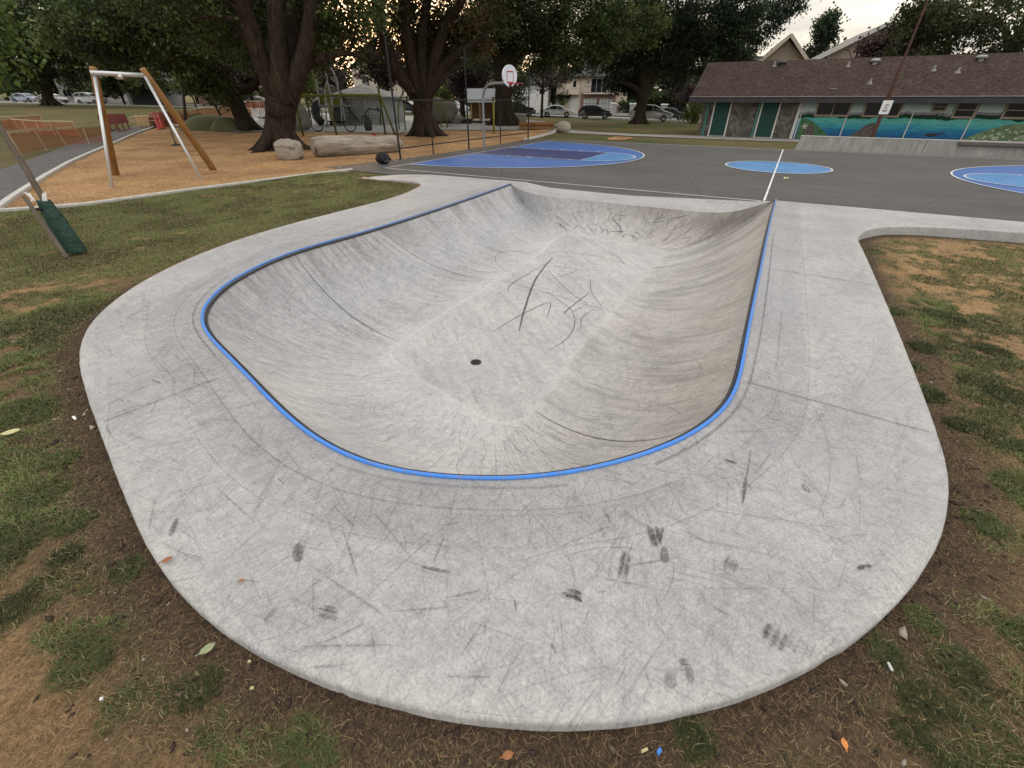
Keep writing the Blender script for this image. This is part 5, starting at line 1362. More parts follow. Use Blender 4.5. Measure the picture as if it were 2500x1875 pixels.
for z, a_, b_ in prof_:
    for k in range(N_):
        th = 6.283 * k / N_; w_ = 1 + .05 * math.sin(5 * th + z * 9) + .03 * math.sin(11 * th)
        ring.append(o0 + Vector((-.05 * z + math.cos(th) * a_ * w_, math.sin(th) * b_ * w_, z)))
m.add(ring, [(i * N_ + k, i * N_ + (k + 1) % N_, (i + 1) * N_ + (k + 1) % N_, (i + 1) * N_ + k) for i in range(len(prof_) - 1) for k in range(N_)] + [tuple(range((len(prof_) - 1) * N_, len(prof_) * N_))])
bag = m.build("watering_bag", M_bag, None, True, org=tuple(o0)); tag(bag, "dark green watering bag wrapped round the base of the staked young tree", "watering bag")
M_white = mat("white_plastic", (.72, .72, .70), .5, .06, 4)
M_black = mat("black_strap", (.02, .02, .022), .6, .3, 20)
for sx in (-1, 1):
    m = MB(); c = o0 + Vector((-.05 + .09 * sx, -.05, .78)); m.add([c + Vector((-.05, 0, 0)), c + Vector((.05, -.02, .0)), c + Vector((.09 * sx, 0, .13)), c + Vector((-.02, .03, .10))], [(0, 1, 2, 3)])
    m.build("tag", M_white, bag, org=tuple(o0))
m = MB(); m.tube([PV(75, 512, bY.y - .03), PV(95, 511, bY.y - .02), PV(118, 508, bY.y + .1), PV(127, 495, bY.y + .3)], .022, 6); m.build("strap", M_black, t)
# ================================================================== BUILDINGS
M_glass = mat("window_glass", (.012, .013, .014), .15, .3, 1.5, spec=.28)
M_wtrim = mat("white_trim", (.62, .60, .57), .7, .1, 6)
M_dark = mat("dark_trim", (.035, .035, .038), .6, .25, 8)
def stucco(name, c, v=.08): return mat(name, c, .9, v, 2.5, 7, .25, 60)
M_cream = stucco("cream_stucco", (.56, .49, .40)); M_white_st = stucco("white_stucco", (.62, .62, .61)); M_grey_st = stucco("grey_stucco", (.33, .33, .33)); M_beige = stucco("beige_stucco", (.44, .36, .29))
def shingle(name, c, scale=3.2, axis=(0, 0, 0)):
    q = newmat(name, .95, .1)
    b = q.n("ShaderNodeTexBrick", offset=.5); b.inputs['Scale'].default_value = scale
    b.inputs['Mortar Size'].default_value = .012; b.inputs['Brick Width'].default_value = .62; b.inputs['Row Height'].default_value = .42
    c = Vector(c); b.inputs['Color1'].default_value = (*(c * .72), 1); b.inputs['Color2'].default_value = (*(c * 1.35), 1); b.inputs['Mortar'].default_value = (*(c * .4), 1)
    q.l(q.mapping(q.obj, (1, 1.1, 1), axis), b.inputs['Vector'])
    n_ = q.noise(q.obj, 1.1, 5); n2 = q.noise(q.obj, 11, 4, .7)
    cc = q.mix(.8, b.outputs[0], q.ramp(n_, (.3, (.75, .75, .76)), (.7, (1.2, 1.18, 1.15))), 'MULTIPLY')
    cc = q.mix(.9, cc, q.ramp(n2, (.3, (.5, .5, .5)), (.7, (1.6, 1.57, 1.54))), 'MULTIPLY')
    q.l(cc, q.b.inputs['Base Color']); q.bump(q.math('ADD', b.outputs[1], n2), .6, .05)
    return q.m
M_sh_brown = shingle("brown_shingles", (.058, .041, .035), 4.2); M_sh_grey = shingle("grey_shingles", (.075, .075, .08)); M_sh_lite = shingle("pale_shingles", (.26, .25, .24))
def window(parent, x, z, w, h, y=0.0, frame=None, nx=1, ny=1, fw=.07, glass=None, label=None, name="window"):
    """frame mesh with a recessed pane; local x along the wall, wall face at y, viewer on the -y side"""
    m = MB(); d = .07
    for sx in (-1, 1): m.box((x + sx * (w / 2 - fw / 2), y - d / 2 + .01, z), (fw, d, h))
    for sz in (-1, 1): m.box((x, y - d / 2 + .008, z + sz * (h / 2 - fw / 2)), (w - 2 * fw, d - .004, fw))
    for i in range(1, nx): m.box((x - w / 2 + w * i / nx, y - d / 2 + .015, z), (fw * .6, d - .02, h - 2 * fw))
    for i in range(1, ny): m.box((x, y - d / 2 + .017, z - h / 2 + h * i / ny), (w - 2 * fw, d - .026, fw * .5))
    f = m.build(name, frame or M_wtrim, parent, label=label)
    p = MB(); p.box((x, y - .012, z), (w - fw, .02, h - fw)); p.build("pane", glass or M_glass, f)
    return f
def door(parent, x, z0, w, h, y, m_, frame=M_wtrim, fw=.09, label=None, panels=0):
    m = MB()
    for sx in (-1, 1): m.box((x + sx * (w / 2 + fw / 2), y - .04, z0 + h / 2), (fw, .09, h + fw))
    m.box((x, y - .04, z0 + h + fw / 2), (w, .09, fw)); m.box((x, y - .045, z0 + .012), (w + .02, .10, .024))
    fr = m.build("door_frame", frame, parent)
    m = MB(); m.box((x, y - .012, z0 + .03 + (h - .03) / 2), (w, .045, h - .03))
    for k in range(panels): m.box((x, y - .038, z0 + h * (.22 + .28 * k)), (w * .66, .012, h * .18))
    d = m.build("door", m_, parent, label=label)
    m = MB(); m.tube([(x + w * .40, y - .10, z0 + 1.02), (x + w * .40, y - .03, z0 + 1.02)], .028, 8); m.box((x + w * .40, y - .04, z0 + 1.02), (.06, .012, .16)); m.build("handle", M_dark, d)
    return d
def gable(parent, x0, x1, y0, y1, ze, zr, m_, along='x', over=.4, th=.16, name="roof"):
    m = MB(); o = over
    if along == 'x':
        ym = (y0 + y1) / 2; sl = (zr - ze) / (ym - y0)
        a = [(x0 - o, y0 - o, ze - sl * o), (x1 + o, y0 - o, ze - sl * o), (x1 + o, ym, zr), (x0 - o, ym, zr), (x1 + o, y1 + o, ze - sl * o), (x0 - o, y1 + o, ze - sl * o)]
    else:
        xm = (x0 + x1) / 2; sl = (zr - ze) / (xm - x0)
        a = [(x0 - o, y1 + o, ze - sl * o), (x0 - o, y0 - o, ze - sl * o), (xm, y0 - o, zr), (xm, y1 + o, zr), (x1 + o, y0 - o, ze - sl * o), (x1 + o, y1 + o, ze - sl * o)]
    a = [Vector(p) for p in a]; t = Vector((0, 0, th)); b = [p + t for p in a]
    m.add(a + b, [(6, 7, 8, 9), (9, 8, 10, 11), (3, 2, 1, 0), (5, 4, 2, 3), (0, 1, 7, 6), (4, 5, 11, 10), (1, 2, 8, 7), (2, 4, 10, 8), (3, 0, 6, 9), (5, 3, 9, 11)])
    return m.build(name, m_, parent)
def hip(parent, x0, x1, y0, y1, ze, zr, m_, over=.5, name="roof"):
    x0 -= over; x1 += over; y0 -= over; y1 += over; r = min(x1 - x0, y1 - y0) / 2
    m = MB(); ym = (y0 + y1) / 2
    if x1 - x0 >= y1 - y0: rp = [(x0 + r, ym, zr), (x1 - r, ym, zr)]
    else: rp = [((x0 + x1) / 2, y0 + r, zr), ((x0 + x1) / 2, y1 - r, zr)]
    v = [(x0, y0, ze), (x1, y0, ze), (x1, y1, ze), (x0, y1, ze)]
    v = [(p[0], p[1], ze + .14) for p in v] + [(p[0], p[1], ze) for p in v] + rp
    if x1 - x0 >= y1 - y0: f = [(0, 1, 9, 8), (1, 2, 9), (2, 3, 8, 9), (3, 0, 8)]
    else: f = [(0, 1, 8), (1, 2, 9, 8), (2, 3, 9), (3, 0, 8, 9)]
    m.add(v, f + [(4, 5, 1, 0), (5, 6, 2, 1), (6, 7, 3, 2), (7, 4, 0, 3), (7, 6, 5, 4)])
    return m.build(name, m_, parent)
def house(name, px, Y, label, rz=-.2, cat="house", zoff=0.0):
    X = azp(px, Y)
    return thing(name, (X, Y, float(zg(X, Y)) + zoff), label, cat, rz, world=False)

# ---- the clubhouse with the mural
S0 = court(7.15, 23.75)
club = thing("clubhouse", S0, "long low clubhouse with brown shingled roof, green doors and a painted seascape along its wall", "clubhouse", CROT, world=False)
LB, DB = 24.0, 7.0      # length, depth
q = newmat("stone_facing", .95, .15)
v = q.n("ShaderNodeTexVoronoi"); v.inputs['Scale'].default_value = 3.4; q.l(q.mapping(q.obj, (1, 1, 1.1)), v.inputs['Vector'])
ve = q.n("ShaderNodeTexVoronoi", feature='DISTANCE_TO_EDGE'); ve.inputs['Scale'].default_value = 3.4; q.l(q.mapping(q.obj, (1, 1, 1.1)), ve.inputs['Vector'])
sp_ = q.n("ShaderNodeSeparateColor"); q.l(v.outputs['Color'], sp_.inputs[0])
n_ = q.noise(q.obj, 5, 6, .7)
c_ = q.ramp(sp_.outputs[0], (0, (.085, .075, .068)), (.5, (.145, .128, .112)), (1, (.20, .18, .155)))
c_ = q.mix(.8, c_, q.ramp(n_, (.3, (.6, .6, .6)), (.7, (1.35, 1.35, 1.35))), 'MULTIPLY')
c_ = q.mix(q.ramp(ve.outputs['Distance'], (.0, .55), (.07, 0.0)), c_, (.07, .064, .058))
q.l(c_, q.b.inputs['Base Color']); q.bump(q.math('ADD', ve.outputs['Distance'], q.math('MULTIPLY', n_, .3)), .8, .08)
M_stone_wall = q.m
# mural: bands of paint on the boards, following the height up the wall
q = newmat("mural_paint", .8, .2)
sx = q.n("ShaderNodeSeparateXYZ"); q.l(q.obj, sx.inputs[0])
w1 = q.noise(q.mapping(q.obj, (1.4, 0, .3)), 1, 5, .6); w2 = q.noise(q.mapping(q.obj, (.5, 0, 4)), 1.3, 6, .65)
zj = q.math('ADD', sx.outputs[2], q.math('MULTIPLY', q.math('SUBTRACT', w1, .5), .42))
zw = q.math('ADD', sx.outputs[2], q.math('MULTIPLY', q.math('SUBTRACT', w2, .5), .75))
zn = q.n("ShaderNodeMapRange"); zn.inputs[1].default_value = 0.0; zn.inputs[2].default_value = 2.4; q.l(zj, zn.inputs[0])
zm = q.n("ShaderNodeMapRange"); zm.inputs[1].default_value = 0.0; zm.inputs[2].default_value = 2.4; q.l(zw, zm.inputs[0])
water = q.ramp(zm.outputs[0], (.08, (.02, .085, .22)), (.24, (.025, .17, .33)), (.34, (.06, .31, .37)), (.44, (.11, .40, .37)))
water = q.mix(.8, water, q.ramp(q.noise(q.mapping(q.obj, (1.2, 0, 9)), 2.2, 6, .7), (.32, (.55, .62, .75)), (.5, (1, 1, 1)), (.7, (1.7, 1.5, 1.3))), 'MULTIPLY')
sky_ = q.ramp(zn.outputs[0], (.585, (.20, .19, .24)), (.63, (.27, .26, .32)), (.645, (.52, .60, .61)), (.80, (.38, .54, .57)), (.95, (.34, .50, .54)))
land = q.ramp(zn.outputs[0], (.50, (.012, .06, .028)), (.58, (.014, .045, .022)))
c_ = q.mix(q.ramp(zn.outputs[0], (.495, 0.0), (.505, 1.0)), water, land)
c_ = q.mix(q.ramp(zn.outputs[0], (.575, 0.0), (.583, 1.0)), c_, sky_)
c_ = q.mix(.6, c_, q.ramp(q.noise(q.obj, 22, 4, .7), (.3, (.75, .75, .75)), (.7, (1.22, 1.22, 1.22))), 'MULTIPLY')
q.l(c_, q.b.inputs['Base Color'])
M_mural = q.m
M_doorg = mat("green_door_paint", (.010, .054, .044), .55, .2, 3, 6)
M_post = mat("turquoise_post_paint", (.055, .20, .165), .6, .18, 4)
M_fascia = mat("dark_fascia", (.045, .043, .05), .7, .25, 2.5, 6); M_soffit = mat("grey_soffit", (.13, .115, .10), .8, .2, 3); M_gut = mat("pale_gutter_edge", (.33, .29, .27), .6, .15, 4)
XM = 5.75                # where the mural starts
m = MB(); m.box((XM / 2, .11, 1.2), (XM, .22, 2.4)); m.build("stone_wall", M_stone_wall, club)
m = MB(); m.box(((XM + LB) / 2 + .05, .06, 1.2), (LB - XM - .1, .22, 2.4)); mural = m.build("mural_wall", M_mural, club)
m = MB()
m.box((.11, DB / 2 + .12, 1.2), (.22, DB - .24, 2.4)); m.box((LB - .11, DB / 2 + .12, 1.2), (.22, DB - .24, 2.4)); m.box((LB / 2, DB - .11, 1.2), (LB - .44, .22, 2.4))
for x in (.11, LB - .11):
    m.add([(x, .2, 2.4), (x, DB - .2, 2.4), (x, DB / 2, 4.1)], [(0, 1, 2)])
m.build("wall", M_stone_wall, club)
rf = gable(club, 0, LB, 0, DB, 2.52, 4.22, M_sh_brown, 'x', .85, .12)
sl = (4.22 - 2.52) / (DB / 2); ze = 2.52 - sl * .85
m = MB(); m.box((LB / 2, -.88, ze + .02), (LB + 1.78, .05, .30)); m.box((LB / 2, DB + .88, ze + .02), (LB + 1.78, .05, .30)); m.build("fascia", M_fascia, club)
m = MB(); m.box((LB / 2, -.90, ze + .185), (LB + 1.8, .10, .035)); m.build("gutter", M_gut, club)
m = MB(); m.box((LB / 2, -.44, ze - .02), (LB + 1.6, .80, .03)); m.box((LB / 2, -.03, 2.20), (LB - .1, .05, .20)); m.build("soffit", M_soffit, club)
for x in (.32, 3.45):
    m = MB(); m.box((x, -.10, 1.1), (.11, .11, 2.2)); m.build("post", M_post, club)
door(club, 1.22, .02, .95, 2.06, -.0, M_doorg); door(club, 4.12, .02, .95, 2.06, -.0, M_doorg)
m = MB()
m.box((XM + .02, -.06, 1.15), (.16, .12, 2.3)); m.box((XM + .20, -.055, 1.15), (.05, .10, 2.3)); m.build("corner_board", M_wtrim, club)
M_wfr = mat("beige_window_frame", (.30, .25, .20), .75, .15, 5)
def cx_on(px, py):      # a column of the photograph on the clubhouse wall -> x along it
    q0 = np.array(S0)[:2]; tv = az(px)
    d = CDX; k = (q0[0] - tv * q0[1]) / (tv * d[1] - d[0]); return k
for a_, b_, nx in ((2000, 2087, 2), (2118, 2212, 2), (2341, 2401, 1), (2465, 2540, 1)):
    x0_, x1_ = cx_on(a_, 265), cx_on(b_, 265); window(club, (x0_ + x1_) / 2, 1.66, x1_ - x0_, .80, -.05, M_wfr, nx, 2 if nx == 1 else 1, .10)
xs_ = cx_on(2303, 260); window(club, xs_, 1.80, .66, .46, -.05, M_wfr, 1, 2, .08)
xs_ = cx_on(2640, 260); window(club, xs_, 1.66, 1.5, .8, -.05, M_wfr, 2, 1, .10)
# battens and painted figures of the mural, part of the wall's skin
def wallpoly(mb, pts, y, mi): mb.add([(x, y, z) for x, z in pts], [tuple(range(len(pts)))], mi)
m = MB()
for px in (2083, 2395, 2245): 
    x = cx_on(px, 300); m.box((x, -.062, 1.05), (.05, .03, 2.1), mi=0)
r_ = random.Random(3)
xi = cx_on(2147, 320)       # brown rock island
wallpoly(m, [(xi - .95, .06), (xi + .55, .06), (xi + .50, .45), (xi + .42, .72), (xi + .22, .98), (xi + .05, .95), (xi - .18, .84), (xi - .45, .55), (xi - .75, .28)], -.058, 1)
for k in range(60):
    a_, h_ = r_.uniform(-.7, .45), r_.uniform(.08, .8)
    if h_ < .95 - abs(a_ - .1) * 1.1: wallpoly(m, [(xi + a_, h_), (xi + a_ + .09, h_ + .01), (xi + a_ + .05, h_ + .035)], -.0605, 6)
xw = cx_on(2318, 333)       # dark swimming shape
wallpoly(m, [(xw - .38, .44), (xw - .30, .36), (xw - .1, .33), (xw + .12, .36), (xw + .30, .46), (xw + .52, .52), (xw + .50, .57), (xw + .25, .52), (xw + .0, .50), (xw - .22, .51)], -.058, 2)
xl = XM + .3                # green hill on the left with pale flower and rounded brown figure
wallpoly(m, [(xl, .06), (xl + 1.9, .06), (xl + 1.5, .42), (xl + 1.0, .78), (xl + .55, 1.05), (xl + .2, 1.15), (xl, 1.12)], -.058, 3)
wallpoly(m, [(xl + .62 + .30 * math.cos(t), .46 + .36 * math.sin(t)) for t in [k * 6.283 / 18 for k in range(18)]], -.0605, 1)
wallpoly(m, [(xl + .30 + (.13 + .05 * math.cos(6 * t)) * math.cos(t), .72 + (.13 + .05 * math.cos(6 * t)) * math.sin(t)) for t in [k * 6.283 / 36 for k in range(36)]], -.063, 5)
xr = cx_on(2440, 340)       # green shore on the right with white blossom
wallpoly(m, [(xr - 1.3, .06), (xr + 5, .06), (xr + 5, 1.15), (xr + 1.6, 1.08), (xr + .8, .98), (xr + .1, .72), (xr - .5, .36)], -.058, 4)
for k in range(70):
    a_, h_ = r_.uniform(-.4, 2.8), r_.uniform(.15, .8)
    if h_ < .25 + .6 * (a_ + .4): wallpoly(m, [(xr + a_ + (.055 + .03 * math.cos(5 * t)) * math.cos(t), h_ + (.045 + .022 * math.cos(5 * t)) * math.sin(t)) for t in [j * 6.283 / 15 for j in range(15)]], -.061 - .0004 * (k % 9), 5)
xb = cx_on(2310, 280)       # flight of small dark birds
for k in range(7):
    x = xb - .75 + .22 * k; z = 1.22 + .06 * k + .03 * (k % 2)
    wallpoly(m, [(x - .10, z + .05), (x, z), (x + .10, z + .06), (x + .02, z - .03), (x - .02, z - .04)], -.058, 2)
pm = [M_wtrim, mat("mural_brown", (.11, .09, .08), .8, .4, 9), mat("mural_dark", (.035, .03, .04), .8, .3, 9), mat("mural_green", (.07, .16, .07), .8, .45, 5), mat("mural_olive", (.13, .19, .10), .8, .5, 4), mat("mural_white", (.40, .42, .35), .8, .25, 9), mat("mural_grey", (.18, .17, .16), .8, .3, 9)]
m.build("mural_figures", pm, mural)
# roof vents
M_vent = mat("vent_metal", (.30, .29, .28), .5, .2, 8, metal=.3); M_ventd = mat("dark_vent", (.06, .06, .06), .6, .2, 8)
def on_roof(px, py):
    u, v = (px - PW / 2) / FPX, (PH / 2 - py) / FPX
    d = Vector((u, CP + v * SP, -SP + v * CP)); o_ = Vector((0, 0, CAM_H))
    Mi = (Matrix.Translation(S0) @ Matrix.Rotation(CROT, 4, 'Z')).inverted(); o2 = Mi @ o_; d2 = Mi.to_3x3() @ d
    nrm = Vector((0, -sl, 1)); p0 = Vector((0, 0, 2.52 + .12)); t = (p0 - o2).dot(nrm) / d2.dot(nrm); return o2 + d2 * t
vents = [(1890, 161, 0), (1909, 159, 1), (2070, 162, 0), (2135, 155, 1), (2123, 204, 0), (2279, 172, 0), (2338, 177, 0), (2394, 147, 1), (2035, 218, 2)]
for px, py, kd in vents:
    p = on_roof(px, py); m = MB()
    if kd == 0: m.lathe([(.15, -.05), (.14, .03), (.06, .05), (.05, .20), (.06, .20), (.06, .25), (.0, .26)], p, 12)
    elif kd == 1: m.lathe([(.14, -.12), (.14, .10), (.26, .10), (.27, .16), (.18, .24), (0, .26)], p, 12)
    else: m.box(p + Vector((0, 0, .02)), (.34, .22, .05))
    m.build("roof_vent", M_ventd if kd == 1 and px < 2000 else M_vent, club)
# ---- the low concrete wall before the mural
q = newmat("wall_concrete", .9, .2)
n1 = q.noise(q.obj, 1.2, 6, .65); n2 = q.noise(q.mapping(q.obj, (5, 5, .5)), 1.2, 6, .7); n3 = q.noise(q.obj, 40, 3)
c_ = q.ramp(n1, (.3, (.27, .265, .25)), (.7, (.36, .35, .33)))
c_ = q.mix(.8, c_, q.ramp(n2, (.35, (.66, .66, .66)), (.6, (1.05, 1.05, 1.05))), 'MULTIPLY')
q.l(c_, q.b.inputs['Base Color']); q.bump(q.math('ADD', n1, n3), .5, .02)
M_cwall = q.m
W0 = court(13.25, 15.95); cw = thing("concrete_wall", W0, "low pale concrete retaining wall along the court in front of the mural", "wall", CROT, world=False)
hw = zat(court(13.25, 15.85).x, court(13.25, 15.85).y, 333.4)
m = MB()
for k in range(4):
    x0_ = k * 5.2; x1_ = x0_ + 5.185
    m.add([(x0_ + (0 if k else 0), -.10, -.1), (x1_, -.10, -.1), (x1_, .02, hw), (x0_ + (0 if k else .12), .02, hw), (x0_, .34, -.1), (x1_, .34, -.1), (x1_, .30, hw), (x0_ + (0 if k else .12), .30, hw)],
          [(0, 1, 2, 3), (5, 4, 7, 6), (1, 5, 6, 2), (4, 0, 3, 7)])
m.build("panel", M_cwall, cw)
m = MB(); m.box((10.4, .16, hw + .02), (20.6, .30, .04)); m.build("cap", M_lite, cw)
m = MB(); xk = 6.3; m.box((xk + 7, -.06, hw - .06), (14, .16, .12)); m.build("bench_ledge", M_soffit, cw)
# ---- rust-brown pole with a white notice
M_pole = mat("rust_brown_steel", (.085, .040, .030), .7, .3, 5, 6, .2, 30)
tv = az(2165); k = (W0.x - tv * W0.y) / (tv * CDX[1] - CDX[0]); bP = Vector((W0.x + CDX[0] * k + .62, W0.y + CDX[1] * k + .78, 0))
pl = thing("notice_pole", bP, "tall rust-brown steel pole with a white notice, between the low wall and the mural", "pole")
m = MB(); zs = zat(0, bP.y, 262)
m.tube([bP + Vector((0, 0, -.1)), bP + Vector((0, 0, 2.2)), bP + Vector((0, 0, 3.3)), bP + Vector((0, 0, 3.5)), bP + Vector((0, 0, 7.5))], [.085, .08, .07, .05, .035], 12); m.tube([bP + Vector((0, 0, zs + .42)), bP + Vector((0, 0, zs + .50))], .10, 12); m.build("pole", M_pole, pl)
sn = MB(); sn.M = Matrix.Translation(bP + Vector((0, -.11, zs))) 
poly = arc(.20, .24, .04, .04, 0, math.pi / 2, 5) + arc(-.20, .24, .04, .04, math.pi / 2, math.pi, 5) + arc(-.20, -.24, .04, .04, math.pi, 1.5 * math.pi, 5) + arc(.20, -.24, .04, .04, 1.5 * math.pi, 2 * math.pi, 5)
sn.add([(x, 0, z) for x, z in poly] + [(x, .015, z) for x, z in poly], [tuple(range(len(poly)))] + [tuple(range(len(poly), 2 * len(poly)))[::-1]] + [(i, (i + 1) % len(poly), len(poly) + (i + 1) % len(poly), len(poly) + i) for i in range(len(poly))], 0)
for zz, w_ in ((.12, .16), (.06, .22), (.0, .12), (-.06, .2), (-.13, .24), (-.16, .2)): sn.box((0, -.003, zz), (w_, .004, .022), mi=1)
sn.build("notice", [M_white, M_dark], pl)

# ---- houses
gh = house("garage_house", 1443, 91, "two-storey beige house with brick round twin garage doors and a glazed balcony", -.16)
def hx(px): return (px - 1443) / (1047 / 74.0) * 1.0
q = newmat("red_brick", .9, .15)
b_ = q.n("ShaderNodeTexBrick"); b_.inputs['Scale'].default_value = 4.5; b_.inputs['Color1'].default_value = (.20, .075, .06, 1); b_.inputs['Color2'].default_value = (.33, .17, .13, 1); b_.inputs['Mortar'].default_value = (.30, .27, .25, 1)
q.l(q.mapping(q.obj, (1, 1, 1), (math.pi / 2, 0, 0)), b_.inputs['Vector']); q.l(q.mix(.7, b_.outputs[0], q.ramp(q.noise(q.obj, 3, 4), (.3, (.6, .6, .6)), (.7, (1.4, 1.4, 1.4))), 'MULTIPLY'), q.b.inputs['Base Color']); M_brick = q.m
m = MB(); m.box((0, 4, 2.75), (12.4, 8, 5.5)); m.build("wall", M_cream, gh)
hip(gh, -6.2, 6.2, 0, 8, 5.45, 7.6, M_sh_grey)
m = MB(); m.box((1.25, -.12, 1.62), (6.0, .24, 3.25)); m.build("brick_front", M_brick, gh)
def garage(parent, x, w, h, y):
    m = MB(); m.box((x, y - .02, h / 2), (w, .04, h)); o = m.build("garage_door", M_wtrim, parent)
    m = MB()
    for i in range(4):
        for j in range(3):
            m.box((x - w / 2 + w * (i + .5) / 4, y - .045, h * (j + .5) / 3.2 + .1), (w / 4 - .1, .012, h / 3.2 - .1))
    m.build("pane", mat("frosted_pane", (.50, .51, .52), .4, .06, 2), o)
    m = MB()
    for j in range(4): m.box((x, y - .055, .06 + j * h / 3.2), (w, .02, .06))
    for i in range(5): m.box((x - w / 2 + w * i / 4, y - .058, h / 2), (.06, .02, h))
    m.build("grid", M_dark, o)
garage(gh, -.15, 2.35, 2.45, -.26); garage(gh, 2.6, 2.35, 2.45, -.26)
m = MB(); m.box((-4.1, -.45, 3.75), (3.9, .9, 1.6)); m.build("bay", M_cream, gh)
door(gh, -2.85, .1, 1.5, 2.4, -.02, M_wtrim, M_wtrim, .1, panels=2)
window(gh, 1.2, 4.25, 2.9, 2.1, -.02, M_wtrim, 3, 1, .09); window(gh, -3.0, 4.5, .7, 1.1, -.92, M_wtrim, 1, 1, .07)
m = MB(); m.box((1.2, -.55, 3.08), (5.2, 1.1, .14)); m.build("balcony_floor", M_wtrim, gh)
m = MB()
for i in range(27): m.bar((-1.35 + i * .196, -1.05, 3.15), (-1.35 + i * .196, -1.05, 4.1), .02)
m.box((1.2, -1.05, 4.12), (5.2, .05, .05)); m.build("balcony_rail", M_dark, gh)
for x in (-.75, 3.35):
    m = MB(); m.box((x, -.10, 4.75), (.16, .16, .32)); m.build("wall_lamp", M_dark, gh)
m = MB(); m.box((0, -.56, 5.42), (13.5, .10, .16)); m.build("gutter", M_dark, gh)

ch = house("stucco_house", 915, 94, "cream two-storey house with arched windows seen over the grey shed", -.1)
m = MB(); m.box((0, 4, 3.2), (7.0, 8, 6.4)); m.build("wall", M_cream, ch)
gable(ch, -3.5, 3.5, 0, 8, 6.3, 8.4, M_sh_grey, 'y', .5)
m = MB(); m.add([(-3.5, -.0, 6.35), (3.5, -.0, 6.35), (0, -.0, 8.3)], [(0, 1, 2)]); m.build("gable_wall", M_cream, ch)
window(ch, -1.2, 4.0, 1.5, 2.0, -.02, M_wtrim, 2, 2); window(ch, 1.2, 4.1, .8, 2.0, -.02, M_wtrim, 1, 3); window(ch, -1.6, 1.5, 1.2, 1.4, -.02, M_wtrim, 2, 1)
tw = house("timbered_house", 985, 90, "beige house with dark timber strips behind the dark parked car", -.1)
m = MB(); m.box((0, 4, 2.3), (7.5, 8, 4.6)); m.build("wall", M_cream, tw)
m = MB()
for x in (-3.6, -1.8, 0, 1.8, 3.6): m.box((x, -.02, 2.3), (.16, .05, 4.6))
m.box((0, -.025, 4.5), (7.5, .05, .2)); m.build("timber", M_dark, tw); hip(tw, -3.75, 3.75, 0, 8, 4.6, 6.6, M_sh_brown)
window(tw, -2.6, 1.6, 1.2, 1.2, -.02, M_wtrim, 2, 1); window(tw, .9, 1.6, 1.2, 1.2, -.02, M_wtrim, 2, 1)
wh = house("white_garage_house", 1292, 90, "white house with arched garage door left of the beige garage house", -.14)
m = MB(); m.box((0, 3.5, 2.1), (6.4, 7, 4.2)); m.build("wall", M_white_st, wh); hip(wh, -3.2, 3.2, 0, 7, 4.2, 6.2, M_sh_grey)
garage(wh, -1.3, 2.5, 2.3, -.02); door(wh, 1.6, .1, 1.0, 2.1, -.02, M_wtrim, panels=2); window(wh, 2.2, 3.2, 1.0, .9, -.02, M_wtrim, 2, 1)
ph = house("pale_house", 235, 112, "white house glimpsed through leaves behind the parked estate car", .05)
m = MB(); m.box((0, 4, 2.6), (14, 8, 5.2)); m.build("wall", M_grey_st, ph); gable(ph, -7, 7, 0, 8, 5.2, 7.5, M_sh_grey, 'x', .5)
for x in (-5.5, -2, 2, 5.5): window(ph, x, 4.3, 1.5, 1.3, -.02, M_wtrim, 2, 1)
for x in (-5.5, 5.5): window(ph, x, 1.6, 1.7, 1.4, -.02, M_wtrim, 2, 1)
dg = house("dark_garage", 358, 92, "low white garage with a wide black opening across the street on the left", .05)
m = MB(); m.box((0, 3, 2.2), (6.5, 6, 4.4)); m.build("wall", M_grey_st, dg); hip(dg, -3.3, 3.3, 0, 6, 4.4, 5.8, M_sh_grey)
m = MB(); m.box((0, -.03, 1.5), (5.2, .06, 3.0)); m.build("garage_door", M_dark, dg)
rh = house("red_brick_house", 560, 100, "dim brick house behind the leaning tree", 0.0)
m = MB(); m.box((0, 4, 2.5), (12, 8, 5)); m.build("wall", M_brick, rh); hip(rh, -6, 6, 0, 8, 5, 7, M_sh_grey); window(rh, -2, 2.5, 2, 1.4, -.02, M_wtrim, 2, 1); window(rh, 2.6, 2.5, 2, 1.4, -.02, M_wtrim, 2, 1)
mh = house("modern_house", 1668, 86, "modern black and white house beyond the left end of the clubhouse roof", -.3)
m = MB(); m.box((0, 4, 3.2), (7, 8, 6.4)); m.build("wall", M_white_st, mh)
m = MB(); m.box((.9, -.35, 4.7), (4.6, .7, 2.5)); m.build("black_bay", M_dark, mh); window(mh, .3, 4.7, 1.4, 1.9, -.72, M_dark, 1, 1); window(mh, 2.1, 4.7, 1.4, 1.9, -.72, M_dark, 1, 1)
m = MB(); m.box((0, 4, 6.5), (7.6, 8.6, .24)); m.build("roof", M_wtrim, mh); window(mh, -2.6, 2.0, 1.3, 3.4, -.02, M_dark, 1, 2)
window(mh, 1.6, 1.7, 2.0, 2.0, -.02, M_dark, 2, 1)
